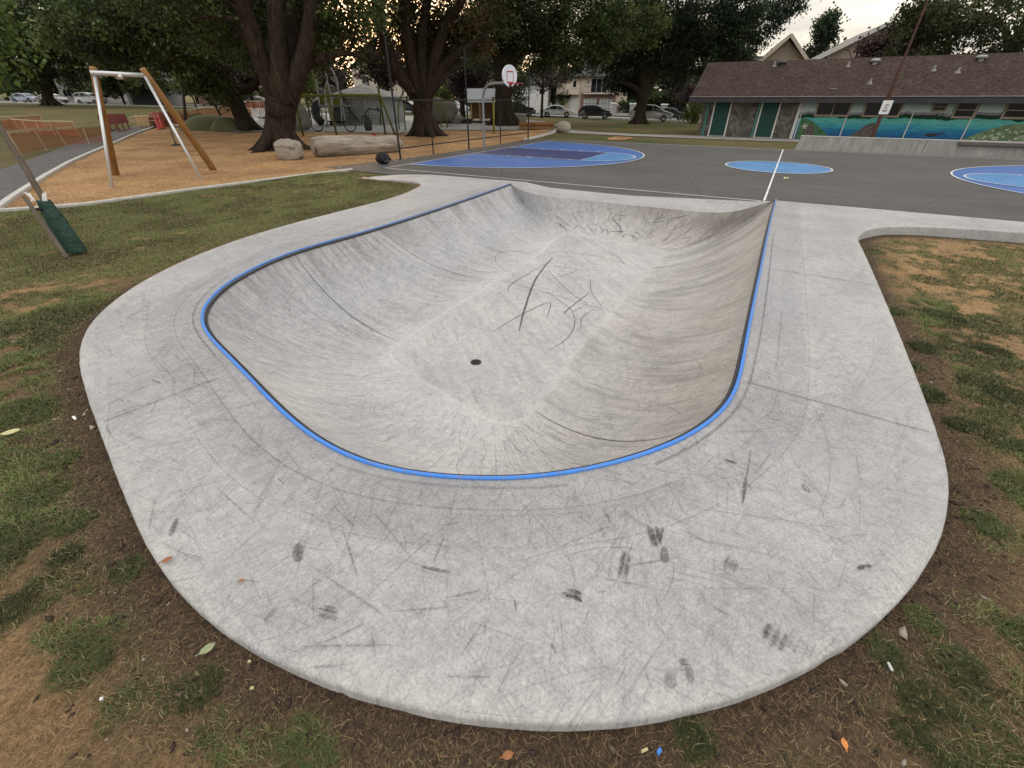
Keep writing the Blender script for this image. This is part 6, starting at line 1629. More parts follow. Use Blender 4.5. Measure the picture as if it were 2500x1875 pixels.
# gabled houses behind the clubhouse
g1 = house("gabled_house", 1932, 66, "grey-beige house whose cream-edged gable peak rises left of the feathery tree", -.35)
g1.location.x = PV(1932, 89, 65).x + .3; zp = zat(0, 66, 88) - float(g1.location.z); zev = zat(0, 66, 150) - float(g1.location.z)
m = MB(); m.box((0, 5, zev / 2), (5.0, 10, zev)); m.add([(-2.5, 0, zev), (2.5, 0, zev), (0, 0, zp - .35)], [(0, 1, 2)]); m.build("wall", M_beige, g1)
gable(g1, -2.5, 2.5, 0, 10, zev, zp, M_sh_lite, 'y', .9, .16)
m = MB()
for sx in (-1, 1): m.bar((sx * 3.45, -.93, zev - (zp - zev) * .36 + .02), (0, -.93, zp + .04), .10, .34)
m.box((0, -.04, zev - .2), (5, .06, .14)); m.build("barge_board", M_cream, g1)
m = MB(); m.box((-4.2, 2.5, (zev - .5) / 2), (3.4, 5, zev - .5)); m.build("wing", M_white_st, g1); gable(g1, -5.9, -2.5, 0, 5, zev - .5, zev + .6, M_sh_grey, 'x', .4, .14)
window(g1, -3.4, zev - 1.3, 1.0, 1.2, -.02, M_wtrim, 2, 2); window(g1, -5.0, zev - 1.3, 1.0, 1.2, -.02, M_wtrim, 2, 2)
g2 = house("gabled_house", 2177, 64, "grey house with long pale-edged gable half covered by the copper tree", -.35)
g2.location.x = PV(2172, 66, 63).x; zp = zat(0, 64, 62) - float(g2.location.z); zev = zat(0, 64, 140) - float(g2.location.z)
m = MB(); m.box((0, 5, zev / 2), (11.5, 10, zev)); m.add([(-5.75, 0, zev), (5.75, 0, zev), (0, 0, zp - .35)], [(0, 1, 2)]); m.build("wall", M_beige, g2)
gable(g2, -5.75, 5.75, 0, 10, zev, zp, M_sh_lite, 'y', 1.0, .16)
m = MB()
sl2 = (zp - zev) / 5.75
for sx in (-1, 1): m.bar((sx * 6.8, -1.03, zev - sl2 * 1.02 + .02), (0, -1.03, zp + .04), .10, .40)
m.build("barge_board", M_wtrim, g2)
m = MB(); m.box((-4.6, -.04, zev / 2 + .4), (.22, .08, zev)); m.box((-1, -.045, zev - .1), (9, .07, .14)); m.build("trim", M_wtrim, g2)
ms_ = house("modern_tower_house", 2300, 58, "boxy grey house with square window panes behind the roof ridge near the pole", -.3)
m = MB(); m.box((0, 3, 3.3), (4.5, 6, 6.6)); m.build("wall", M_grey_st, ms_); window(ms_, .3, 5.6, 1.9, 1.5, -.02, M_wtrim, 2, 2, .1, mat("pale_pane", (.33, .36, .37), .3, .1, 2)); m = MB(); m.box((0, 3, 6.7), (5, 6.5, .2)); m.build("roof", M_dark, ms_)
# grey park shed
sd = at(868, 303); shed = thing("park_shed", (sd.x, sd.y, float(zg(sd.x, sd.y))), "low light grey park building with shallow roof behind the swing set", "shed", -.12, world=False)
m = MB(); hs = zat(0, sd.y, 240) - shed.location.z; m.box((.2, 3, hs / 2), (5.4, 6, hs)); m.build("wall", mat("shed_render", (.40, .41, .40), .85, .12, 1.6, 7, .2, 30), shed)
hip(shed, -2.5, 2.9, 0, 6, hs, hs + 1.15, M_sh_lite, .35); m = MB(); m.box((-1.5, -.03, 1.0), (1.0, .06, 2.0)); m.build("door", mat("grey_door", (.12, .12, .125), .6), shed)
# gate pillars, railing
M_iron = mat("black_iron", (.018, .018, .02), .5, .3, 10)
gp = [(1500, 0), (1547, 1), (1625, 2), (1690, 3)]
nmp = ["pale stone gate pillar right of the black hatchback", "pale stone gate pillar just left of the dark tree's trunk", "pale stone gate pillar behind the silver minivan's nose", "pale stone gate pillar beside the yellow-green grass clump"]
Pp = []
for px, i in gp:
    Y = 83 - i * 2.2; X = azp(px, Y); b = Vector((X, Y, float(zg(X, Y)))); Pp.append(b)
    t = thing("gate_pillar", b, nmp[i], "gate pillar", group="stone gate pillars by the street")
    m = MB(); m.box(b + Vector((0, 0, .85)), (.75, .75, 1.7)); m.build("shaft", M_lite, t); m = MB(); m.box(b + Vector((0, 0, 1.78)), (.95, .95, .16), top=(.8, .8)); m.build("cap", M_white_st, t)
for i, lb in enumerate(("black iron railing between the two pillars left of the dark tree", "black iron railing behind the silver minivan", "black iron railing beside the red shrub tree")):
    a_, b_ = Pp[i] + Vector((.4, 0, 0)), Pp[i + 1] - Vector((.4, 0, 0)); t = thing("railing", a_, lb, "railing", group="railings between stone pillars")
    m = MB(); n = int((b_ - a_).length / .14)
    for k in range(n + 1): p = a_.lerp(b_, k / n); m.bar(p + Vector((0, 0, .45)), p + Vector((0, 0, 1.5)), .035)
    m.bar(a_ + Vector((0, 0, 1.45)), b_ + Vector((0, 0, 1.45)), .05); m.bar(a_ + Vector((0, 0, .55)), b_ + Vector((0, 0, .55)), .05); m.build("bars", M_iron, t)
    m = MB(); d = (b_ - a_); m.box((a_ + b_) / 2 + Vector((0, 0, .22)), (d.length - .02, .3, .46), math.atan2(d.y, d.x)); m.build("plinth", M_lite, t)

# ================================================================== CARS
M_tyre = mat("tyre_rubber", (.018, .018, .018), .85, .2, 20); M_rim = mat("alloy_rim", (.32, .32, .33), .35, .15, 10, metal=.7); M_head = mat("headlight_lens", (.65, .66, .68), .2, .05, 4); M_tail = mat("taillight_lens", (.30, .02, .02), .3, .1, 4)
def carpaint(name, c): return mat(name, c, .28, .04, 2, metal=.1, spec=.5, coat=.6)
KINDS = {
 'sedan': dict(L=4.65, W=1.82, low=[(-2.30, .32), (-2.32, .62), (-2.25, .92), (-1.75, 1.00)], roof=[(-1.05, 1.36), (-.45, 1.45), (.25, 1.44), (.85, 1.26)], hood=[(1.25, 1.00), (2.05, .84), (2.28, .66), (2.32, .36)], wb=(-1.35, 1.42), belt=.98),
 'hatch': dict(L=4.4, W=1.82, low=[(-2.12, .34), (-2.18, .70), (-2.05, 1.05)], roof=[(-1.72, 1.46), (-1.1, 1.58), (.0, 1.60), (.62, 1.42)], hood=[(1.22, 1.08), (2.0, .92), (2.16, .70), (2.2, .36)], wb=(-1.28, 1.36), belt=1.06),
 'suv': dict(L=4.7, W=1.9, low=[(-2.28, .40), (-2.34, .80), (-2.22, 1.14)], roof=[(-1.95, 1.62), (-1.4, 1.74), (.1, 1.74), (.68, 1.52)], hood=[(1.20, 1.16), (2.1, 1.04), (2.32, .80), (2.34, .42)], wb=(-1.40, 1.42), belt=1.14),
 'van': dict(L=5.1, W=1.98, low=[(-2.48, .36), (-2.54, .80), (-2.42, 1.16)], roof=[(-2.12, 1.66), (-1.5, 1.77), (.2, 1.76), (.95, 1.50)], hood=[(1.62, 1.12), (2.30, .94), (2.52, .70), (2.54, .36)], wb=(-1.50, 1.54), belt=1.12)}
def car(name, X, Y, rz, kind, paint, label, flip=False, dz=0.0):
    k = KINDS[kind]; t = thing(name, (X, Y, float(zg(X, Y)) + .02 + dz), label, "car", rz, world=False)
    W = k['W']; prof = k['low'] + k['roof'] + k['hood']; zb = k['belt']; zt = max(p[1] for p in prof)
    def hw(z): return W / 2 if z <= zb else W / 2 * (1 - .20 * (z - zb) / (zt - zb))
    ends = max(abs(p[0]) for p in prof)
    def hx_(x, z): return hw(z) - .10 * max(0, (abs(x) - ends + .45) / .45) ** 2
    # underside with wheel arches
    und = []
    for wx in sorted(k['wb'], reverse=True):
        und += [(wx + .36 * math.cos(a), .33 + .38 * math.sin(a)) for a in [math.pi * j / 8 for j in range(9)]]
    und = [(x, max(z, .24)) for x, z in und]
    poly = prof + [(prof[-1][0] - .1, .24)] + und + [(prof[0][0] + .1, .24)]
    poly = [(x, z) for x, z in poly]; n = len(poly)
    m = MB()
    vs = [(x, -hx_(x, z), z) for x, z in poly] + [(x, hx_(x, z), z) for x, z in poly]
    m.add(vs, [tuple(range(n))[::-1], tuple(range(n, 2 * n))] + [(i, (i + 1) % n, n + (i + 1) % n, n + i) for i in range(n)])
    me = m.build("body", paint, t)
    md = me.modifiers.new("soft_edges", 'BEVEL'); md.width = .045; md.segments = 2; md.limit_method = 'ANGLE'; md.angle_limit = .5
    # glass
    lo, rf_, hd_ = k['low'][-1], k['roof'], k['hood'][0]
    def inset(a, b, f): return (a[0] + (b[0] - a[0]) * f, a[1] + (b[1] - a[1]) * f)
    for s_ in (-1, 1):
        m = MB()
        g = [(lo[0] + .22, zb + .02), inset(lo, rf_[0], .85), (rf_[1][0], rf_[1][1] - .07), (rf_[2][0], rf_[2][1] - .07), (rf_[3][0] - .04, rf_[3][1] - .05), (hd_[0] - .16, zb + .02)]
        g[1] = (g[1][0] + .14, g[1][1] - .03)
        cuts = [-.9 if kind != 'sedan' else -1.0, .12]
        m.add([(x, s_ * (hw(z) + .008), z) for x, z in g], [tuple(range(len(g))) if s_ < 0 else tuple(range(len(g)))[::-1]])
        sw = m.build("side_window", M_glass, t)
        m = MB()
        for cx_ in cuts: m.bar((cx_ + .05, s_ * (hw(zb) + .012), zb), (cx_, s_ * (hw(zt - .08) + .012), zt - .08), .07, .012)
        m.build("window_pillar", paint, sw)
        m = MB(); m.box((.75, s_ * (W / 2 + .10), zb + .08), (.12, .20, .14)); m.build("mirror", paint, t)
        m = MB(); m.box((-.35, s_ * (W / 2 + .012), zb - .14), (.2, .03, .03)); m.box((.72, s_ * (W / 2 + .012), zb - .14), (.2, .03, .03)); m.build("door_handle", M_dark, t)
    def across(p0, p1, f0, f1, name_):
        a, b = inset(p0, p1, f0), inset(p0, p1, f1); d = Vector((b[0] - a[0], 0, b[1] - a[1])).normalized(); nr = Vector((d.z, 0, -d.x)) * .012
        if nr.x * (1 if p0[0] > 0 or p1[0] > .3 else -1) < 0: nr = -nr
        m = MB(); q_ = [Vector((a[0], -hw(a[1]) + .09, a[1])) + nr, Vector((a[0], hw(a[1]) - .09, a[1])) + nr, Vector((b[0], hw(b[1]) - .09, b[1])) + nr, Vector((b[0], -hw(b[1]) + .09, b[1])) + nr]
        m.add(q_, [(0, 1, 2, 3)]); m.build(name_, M_glass, t)
    across(hd_, rf_[3], .06, .96, "windscreen"); across(lo, rf_[0], .10, .95, "rear_window")
    xf, xr_ = k['hood'][-2][0], k['low'][1][0]
    for s_ in (-1, 1):
        m = MB(); m.ball((xf - .10, s_ * (W / 2 - .24), k['hood'][-2][1] + .03), (.20, .20, .085), 10); m.build("headlight", M_head, t, True)
        m = MB(); m.box((xr_ + .09, s_ * (W / 2 - .14), k['low'][1][1] + .16), (.16, .22, .26)); m.build("taillight", M_tail, t)
    m = MB(); m.box((xf + .02, 0, .50), (.05, .55, .12)); m.box((xf + .0, 0, .36), (.10, 1.3, .10)); m.build("grille", M_dark, t)
    for wx in k['wb']:
        for s_ in (-1, 1):
            c = (wx, s_ * (W / 2 - .12), .33); m = MB()
            ring = [(.20, -.1), (.30, -.105), (.33, -.07), (.33, .07), (.30, .105), (.20, .10)]
            m.M = Matrix.Translation(c) @ Matrix.Rotation(math.pi / 2, 4, 'X'); m.lathe(ring, (0, 0, 0), 18); wh_ = m.build("wheel", M_tyre, t, True)
            m = MB(); m.M = Matrix.Translation(c) @ Matrix.Rotation(math.pi / 2, 4, 'X')
            for j in range(5): m.bar((0, 0, s_ * -.085), (.20 * math.cos(j * 1.2566), .20 * math.sin(j * 1.2566), s_ * -.085), .055, .03)
            m.lathe([(.205, -.09), (.225, -.10), (.225, .10), (.205, .09)], (0, 0, 0), 18); m.build("rim", M_rim, wh_)
    return t
P_white, P_black, P_silver, P_dgrey, P_blue = carpaint("white_car_paint", (.62, .63, .65)), carpaint("black_car_paint", (.016, .017, .020)), carpaint("silver_car_paint", (.36, .355, .34)), carpaint("dark_grey_car_paint", (.045, .05, .062)), carpaint("pale_blue_car_paint", (.33, .38, .46))
car("hatchback_car", azp(1438 - 77, 72.5), 72.5, -.16, 'sedan', P_white, "white smooth-nosed car parked by the slim purple street tree, garage doors behind it")
car("hatchback_car", azp(1456, 68.2), 68.2, -.28, 'hatch', P_black, "black hatchback parked right of the white car, in front of the brick garage")
car("minivan_car", azp(1596, 63), 63, -.32, 'van', P_silver, "silver minivan partly hidden by the very dark tree's trunk")
car("saloon_car", azp(1640, 68), 68, -.40, 'sedan', P_dgrey, "dark grey car parked just beyond the silver minivan's nose")
car("off_road_car", azp(1268, 73.5), 73.5, -.14, 'suv', P_black, "black off-road car with roof rails seen through the fence right of the broad trunk")
car("off_road_car", azp(988, 76), 76, -.12, 'suv', P_dgrey, "dark off-road car between the yellow-green swing post and the fan-shaped tree")
car("delivery_car", azp(1104, 84), 84, -.12, 'van', P_white, "white van beyond the stone animal's head")
car("small_car", azp(638, 82), 82, -.10, 'hatch', P_dgrey, "small dark car above the red fencing right of the leaning tree")
car("small_car", azp(622, 92), 92, -.10, 'van', P_white, "white van on the far side of the street above the small dark car")
car("saloon_car", azp(76, 92), 91, -.10, 'sedan', P_blue, "pale blue-silver saloon left of the far-left street tree")
car("saloon_car", azp(152, 92), 90, -.10, 'sedan', P_silver, "silver saloon right of the far-left street tree")
car("estate_car", azp(243, 92), 90, -.08, 'suv', P_white, "white estate car behind the timber legs of the cable ride")
car("small_car", azp(38, 90), 84, -.10, 'hatch', P_silver, "silver car half hidden by leaves at the far left edge")
# ================================================================== COURT FURNITURE
M_galv = mat("galvanised_steel", (.27, .275, .28), .45, .15, 12, 5, metal=.5)
M_blk = mat("black_powder_coat", (.014, .014, .015), .55, .3, 14)
fp = [(948.5, 385, 128, True), (1058.6, 377.6, 242, False), (1146, 364.5, 126, True), (1217.8, 352.7, 242, False), (1278, 342, 165, True)]
FB = [court(-1.42, y) for y in (2.45, 4.72, 7.66, 10.85, 14.25)]
fe = thing("court_fence", FB[0], "black steel fence of posts and two rails standing behind the basketball hoop", "fence")
for (px, py, pt, tall), b in zip(fp, FB):
    zt = 4.1 if tall else zat(b.x, b.y, 241)
    m = MB(); m.tube([b + Vector((0, 0, -.1)), b + Vector((0, 0, zt))], .038 if tall else .03, 10); m.lathe([(.045, 0), (.045, .03), (.0, .05)], b + Vector((0, 0, zt)), 10)
    m.build("post", M_blk, fe)
zr1, zr2 = 2.12, .42
for a_, b_ in zip(FB[:-1], FB[1:]):
    for z in (zr1, zr2):
        m = MB(); m.tube([a_ + Vector((0, 0, z)), b_ + Vector((0, 0, z))], .024, 8); m.build("rail", M_blk, fe)
# hoop
hb = court(-.45, 7.62); hp = thing("basketball_hoop", hb, "grey goose-neck basketball hoop with white fan-shaped backboard and red rim", "basketball hoop", CROT, world=False)
m = MB(); m.tube(catmull(np.array([(0, 0, -.1), (0, 0, 1.0), (0, 0, 1.9), (.02, 0, 2.28), (.16, 0, 2.60), (.45, 0, 2.75), (.95, 0, 2.78), (1.40, 0, 2.78)]), 6), .057, 12); m.tube([(0, 0, .95), (0, 0, .985)], .078, 12); m.build("pole", M_galv, hp, True)
m = MB()
bx = 1.46; fan = arc(0, 3.04, .66, .41, 0, math.pi, 22) + [(-.63, 2.90), (-.48, 2.75), (-.24, 2.65), (.24, 2.65), (.48, 2.75), (.63, 2.90)]
n = len(fan); m.add([(bx, y, z) for y, z in fan] + [(bx + .045, y, z) for y, z in fan], [tuple(range(n))[::-1], tuple(range(n, 2 * n))] + [(i, (i + 1) % n, n + (i + 1) % n, n + i) for i in range(n)]); bbd = m.build("backboard", mat("backboard_white", (.74, .75, .78), .45, .05, 3), hp)
M_red = mat("rim_red", (.42, .035, .025), .5, .15, 10)
m = MB()
for y in (-.28, .28): m.box((bx + .047, y, 3.00), (.01, .04, .42))
for z in (2.80, 3.20): m.box((bx + .0485, 0, z), (.01, .60, .04))
m.build("target_square", M_red, bbd)
rim = MB(); rim.tube([(bx + .05 + .16 + .225 + .225 * math.cos(a), .225 * math.sin(a), 2.76) for a in [k * 6.283 / 28 for k in range(28)]], .014, 8, closed=True)
rim.box((bx + .14, 0, 2.755), (.19, .16, .03)); rim.box((bx + .052, 0, 2.74), (.02, .2, .14))
for y in (-.2, .2): rim.bar((bx + .05, y * .3, 2.66), (bx + .30, y, 2.75), .018)
rim_o = rim.build("rim", M_red, hp)
m = MB(); m.tube([(bx - .04, 0, 2.78), (bx - .04, 0, 2.60)], .03, 8); m.bar((bx - .45, 0, 2.72), (bx, .0, 3.02), .05); m.bar((bx - .02, -.35, 2.95), (bx - .02, .35, 2.95), .05); m.build("bracket", M_galv, hp)
m = MB(); cxr = bx + .435
for k in range(4):
    a = k * 1.571 + .5; m.tube([(cxr + .22 * math.cos(a), .22 * math.sin(a), 2.75), (cxr + .19 * math.cos(a + .2), .19 * math.sin(a + .2), 2.65)], .006, 5)
m.build("net_scrap", M_white, rim_o)
# driftwood log, round boulder, rucksack
q = newmat("weathered_log", .95, .1)
mp_ = q.mapping(q.obj, (.8, 7, 7)); n1 = q.noise(mp_, 1.3, 6, .7); n2 = q.noise(q.obj, 2, 5)
c_ = q.ramp(n1, (.32, (.11, .090, .074)), (.45, (.36, .32, .27)), (.7, (.53, .48, .415)))
c_ = q.mix(.7, c_, q.ramp(n2, (.3, (.7, .68, .66)), (.7, (1.15, 1.13, 1.1))), 'MULTIPLY'); q.l(c_, q.b.inputs['Base Color']); q.bump(n1, 1.0, .10)
M_log = q.m
lA, lB = Vector((-8.75, 21.5, .38)), Vector((-5.35, 24.0, .40))
lg = thing("driftwood_log", (lA + lB) / 2 * Vector((1, 1, 0)) if False else Vector(((lA.x + lB.x) / 2, (lA.y + lB.y) / 2, 0)), "long pale weathered driftwood log lying on the wood chips left of the fence", "log", math.atan2(lB.y - lA.y, lB.x - lA.x), world=False)
Ll = (lB - lA).length; m = MB(); rd = random.Random(8); rows = 26; nn = 26; vs = []
for i in range(rows + 1):
    t_ = i / rows; x = -Ll / 2 + Ll * t_; r0 = .52 - .13 * t_; r0 *= (1 - .75 * max(0, (t_ - .90) / .10) ** 2) * (1 - .30 * max(0, (.04 - t_) / .04))
    for k in range(nn):
        a = 6.283 * k / nn
        j = 1 + .06 * math.sin(3 * a + 2 * t_) + .045 * math.sin(7 * a + 5 * t_) + .05 * math.sin(2.2 * x + 2 * a) + (.05 * math.sin(13 * a + 9 * t_))
        j *= 1 - .22 * math.exp(-((a - 2.4 - .5 * t_) / .09) ** 2) * (1 - t_) - .16 * math.exp(-((a - 3.0) / .07) ** 2)
        vs.append((x + .05 * math.sin(4 * a) * (1 if i == 0 else 0), r0 * j * math.cos(a), max(-.02, .40 + r0 * .86 * j * math.sin(a) - .05 * t_)))
m.add(vs, [(i * nn + k, i * nn + (k + 1) % nn, (i + 1) * nn + (k + 1) % nn, (i + 1) * nn + k) for i in range(rows) for k in range(nn)] + [tuple(range(nn))[::-1], tuple(rows * nn + k for k in range(nn))]); m.build("trunk", M_log, lg, True)
m = MB(); m.lathe([(0, 0), (.20, .0), (.30, .012), (.38, .0)], (0, 0, 0), 20); m.v = [Vector((-Ll / 2 - .035 - v.z, v.x, .42 + v.y * .85)) for v in m.v]; m.build("sawn_end", mat("log_end", (.30, .235, .175), .95, .35, 7, 6, .6, 22), lg)
def rock(name, p, r, label, m_, seed, cat="boulder", jit=.16, rz=0.0, z=None):
    m = MB(); m.ball((0, 0, r[2] * .78), r, 28, 0, jit, seed); m.v = [Vector((v.x, v.y, max(v.z, -.05))) for v in m.v]
    o = m.build(name, m_, None, True); o.location = (p[0], p[1], float(zg(p[0], p[1])) if z is None else z); o.rotation_euler = (0, 0, rz); return tag(o, label, cat)
M_rock = mat("grey_boulder", (.22, .20, .18), .95, .3, 2.2, 8, .8, 8); M_rockp = mat("pale_boulder", (.34, .30, .25), .95, .25, 2.2, 8, .7, 9); M_rocks = mat("sand_boulder", (.30, .24, .17), .95, .2, 1.6, 8, .6, 10)
p = at(705, 392); rock("boulder", (p.x, p.y + .35), (.56, .46, .46), "round pale boulder resting against the great maple's foot", M_log, 5, jit=.20)
p = at(1266, 302); rock("boulder", (p.x, p.y + .4), (.80, .55, .52), "grey rounded boulder right of the broad trunk behind the hoop", M_rock, 6)
p = at(1376, 323); rock("boulder", (p.x, p.y + .3), (.58, .44, .40), "pale round boulder at the end of the curved kerb", M_rockp, 7, jit=.09)
p = at(1105, 303); rock("boulder", (p.x, p.y + .5), (1.0, .6, .55), "low grey boulder in front of the stone animal's head", M_rock, 9)
p = at(726, 318); rock("boulder", (p.x, p.y + .5), (1.1, .8, 1.0), "dark grey play boulder just right of the great maple's trunk", M_rock, 10)
bk = at(936, 402); M_bagb = mat("black_bag_fabric", (.016, .016, .018), .75, .4, 14, 6, .5, 24)
t = thing("rucksack", (bk.x, bk.y + .12, .01), "black rucksack dropped at the foot of the fence's corner post", "rucksack", -.2, world=False)
m = MB(); m.ball((0, 0, .20), (.33, .20, .21), 20, 0, .16, 3); m.v = [Vector((v.x, v.y, max(.0, v.z))) for v in m.v]; m.build("body", M_bagb, t, True)
m = MB(); m.ball((.16, -.16, .14), (.13, .07, .11), 14, 0, .1, 4); m.build("pocket", M_bagb, t, True)
for sx in (-.12, .10):
    m = MB(); m.tube([(sx, -.18, .34), (sx + .02, -.26, .24), (sx + .03, -.25, .10), (sx, -.2, .03)], .018, 6); m.build("strap", M_black, t, True)
m = MB(); m.tube([(.20, -.235, .15), (.20, -.245, .09)], .012, 6); m.tube([(.28, -.2, .18), (.30, -.21, .10)], .012, 6); m.build("buckle", M_galv, t)

# ================================================================== CABLE RIDE (near portal on the chips, far portal behind the mound)
M_timb = mat("orange_timber", (.25, .125, .038), .7, .3, 3, 7, .3, 40, stretch=(1, 1, .2)); M_stl = mat("bright_steel_tube", (.60, .61, .62), .35, .08, 10, metal=.55); M_cab = mat("dark_rope", (.03, .028, .026), .8, .3, 20); M_dtimb = mat("dark_timber", (.055, .040, .030), .85, .3, 5, 5, stretch=(1, 1, .2))
fSL, fTL, fSR, fTR = at(271, 459), at(282, 428), at(494, 440), at(523, 416)
T1 = PV(230, 176, 15.0); T2 = PV(349, 179, 15.9)
cr = thing("cable_ride", (fSL + fTR) / 2, "cable ride portal of splayed orange timber posts with silver struts and cross tube", "cable ride")
def bentfoot(a, b):      # timber ends in a short kicked-out foot
    return [a, a.lerp(b, .5), a.lerp(b, .94), b + Vector((0, 0, -.15))]
for a_, b_ in ((T1 + Vector((-.02, .05, .10)), fTL), (T2 + Vector((0, .05, .12)), fTR)):
    m = MB(); m.tube(bentfoot(a_, b_), [.085, .10, .115, .12], 12); m.build("timber_post", M_timb, cr, True)
for a_, b_ in ((T1, fSL), (T2 + Vector((.03, 0, -.08)), fSR)):
    m = MB(); m.tube([a_, b_ + Vector((0, 0, -.1))], .042, 10); m.build("strut", M_stl, cr, True)
m = MB(); m.tube([T1 + Vector((-.03, -.1, -.02)), T2 + Vector((.06, -.1, -.05))], .058, 12); m.box(T1.lerp(T2, .52) + Vector((0, -.1, -.10)), (.16, .12, .12)); m.build("cross_tube", M_stl, cr, True)
fb1, fb2 = at(444, 286), at(544, 284)
ft1, ft2 = PV(442, 176, fb1.y), PV(486, 180, fb2.y)
for a_, b_ in ((ft1, fb1), (ft2, fb2)):
    m = MB(); m.tube([a_, b_ + Vector((0, 0, -.4))], [.10, .13], 10); m.build("far_post", M_dtimb, cr, True)
m = MB(); m.tube([ft1, ft2], .06, 8); m.build("far_cross_tube", M_dtimb, cr)
cA, cB = T1.lerp(T2, .52) + Vector((0, 0, -.1)), ft1.lerp(ft2, .5)
m = MB(); m.tube([cA.lerp(cB, k / 12) - Vector((0, 0, .35 * 4 * (k / 12) * (1 - k / 12))) for k in range(13)], .010, 5); m.build("cable", M_cab, cr)
sp3 = at(430, 354, .42); 
k_ = min(range(200), key=lambda i: abs((cA.lerp(cB, i / 200)).y - sp3.y)); tp = cA.lerp(cB, k_ / 200)
tp = Vector((sp3.x, sp3.y, tp.z - .3))
seat = thing("disc_swing", sp3 - Vector((0, 0, .42)), "small black disc seat hanging on a dark rope inside the cable ride portal", "swing seat")
m = MB(); m.tube([sp3 + Vector((0, 0, .04)), tp], .022, 7); m.build("rope", M_cab, seat); m = MB(); m.lathe([(0, -.03), (.17, -.02), (.19, .01), (.15, .03), (.05, .05), (.03, .14), (0, .15)], sp3, 16); m.build("disc", M_cab, seat, True)

# ================================================================== PLAYGROUND
M_grn = mat("green_steel_paint", (.115, .135, .020), .5, .2, 6); M_chain = mat("dark_chain", (.05, .05, .05), .6, .3, 30)
sA, sB = at(823, 334), at(941, 327)
YS = sA.y; zb_ = zat(0, YS, 233)
sw = thing("swing_set", (sA + sB) / 2, "olive green swing set with a long top beam behind the driftwood log", "swing set")
xl_, xr2 = xat(705, YS - .5, zb_), xat(927, YS - .5, zb_)
m = MB(); m.tube([(xl_, YS - .4, zb_), (xr2, YS - .4, zb_)], .075, 10); m.build("top_beam", M_grn, sw, True)
for a_, b_ in (((xat(800, YS - .4, zb_), YS - .4, zb_ + .45), sA), ((xr2 - .05, YS - .4, zb_ + .45), sB), ((xl_ + .3, YS - .4, zb_ + .2), Vector((xl_ - .3, YS - .9, -.05))), ((xl_ + .3, YS - .4, zb_ + .2), Vector((xl_ - .3, YS + 1.0, -.05))), ((xr2 - .05, YS - .4, zb_ + .1), Vector((xr2 + .35, YS + 1.1, -.05)))):
    m = MB(); m.tube([a_, b_ + Vector((0, 0, -.1))], .065, 10); m.build("leg", M_grn, sw, True)
for i, (px, w_, drop) in enumerate(((777, .75, .30), (857, .75, .32))):
    X = xat(px, YS - .4, .4); z0 = .34
    m = MB()
    for s_ in (-1, 1): m.tube([(X + s_ * w_ / 2, YS - .4, z0 + .35), (X + s_ * w_ * .42, YS - .4, zb_)], .014, 5)
    t = thing("belt_swing", (X, YS - .4, 0), ("dark looped belt swing hanging left of the swing set's middle leg", "dark looped belt swing hanging right of the swing set's middle leg")[i], "swing", group="belt swings")
    m.build("chain", M_chain, t); m = MB(); m.tube([(X + w_ / 2 * math.cos(a), YS - .4, z0 + .35 + drop * 1.1 * math.sin(a)) for a in [math.pi + k * math.pi / 12 for k in range(13)]], .035, 8); m.build("belt", M_cab, t, True)
X = xat(899, YS - .5, .6); t = thing("bucket_swing", (X, YS - .5, 0), "dark green high-backed bucket swing on chains behind the fence corner post", "swing")
m = MB(); m.M = Matrix.Translation((X, YS - .5, .82)); m.lathe([(.0, -.44), (.22, -.42), (.27, -.25), (.25, .10), (.18, .38), (.10, .44), (.0, .44)], (0, 0, 0), 16); m.v = [Vector((v.x, YS - .5 + (v.y - YS + .5) * .6, v.z)) for v in m.v]; m.build("seat", mat("dark_green_plastic", (.022, .035, .032), .6, .2, 6), t, True)
m = MB()
for s_ in (-1, 1): m.tube([(X + s_ * .12, YS - .5, 1.24), (X + s_ * .22, YS - .5, 1.45), (X + s_ * .18, YS - .4, zb_)], .016, 5)
m.build("chain", M_chain, t)
p = at(914, 334); m = MB(); m.ball((0, 0, .12), .12, 14); o = m.build("red_ball", M_red, None, True); o.location = p; tag(o, "red ball lying on the chips by the swing set's right leg", "ball")
# slide tower
YT = 46.0; M_panel = mat("lime_panel", (.16, .20, .015), .5, .15, 4); M_pgrey = mat("grey_panel", (.20, .20, .20), .6, .15, 3); M_tube = mat("black_slide_tube", (.018, .018, .02), .45, .2, 4); M_wpole = mat("pale_tower_pole", (.46, .45, .43), .4, .1, 10, metal=.3)
tx = lambda px, z: xat(px, YT, z)
t = thing("slide_tower", (tx(805, 0), YT, 0), "tall play tower of bent pale poles, lime green panels and a black tube slide", "play tower")
def tp_(x, y, dy=0.0): return PV(700 + x * .1326, 130 + y * .1326, YT + dy)
def ground_pt(x, dy=0.0): q_ = tp_(x, 1310, dy); return Vector((q_.x, q_.y, 0))
for P in ([(700, 340), (745, 500), (705, 740)], [(870, 370), (930, 520), (960, 700), (990, 800)], [(850, 420), (905, 520), (940, 650), (1040, 1000)], [(530, 400), (560, 620), (600, 900)], [(740, 180), (800, 260), (870, 370)], [(745, 520), (800, 740), (830, 850)]):
    pts_ = [tp_(x, y) for x, y in P]; g_ = ground_pt(P[-1][0] + (30 if P[-1][0] > 650 else 80))
    if P[-1][1] > 600: pts_ += [g_]
    m = MB(); m.tube(catmull(np.array([tuple(a) for a in pts_]), 4), .075, 8); m.build("pole", M_wpole, t, True)
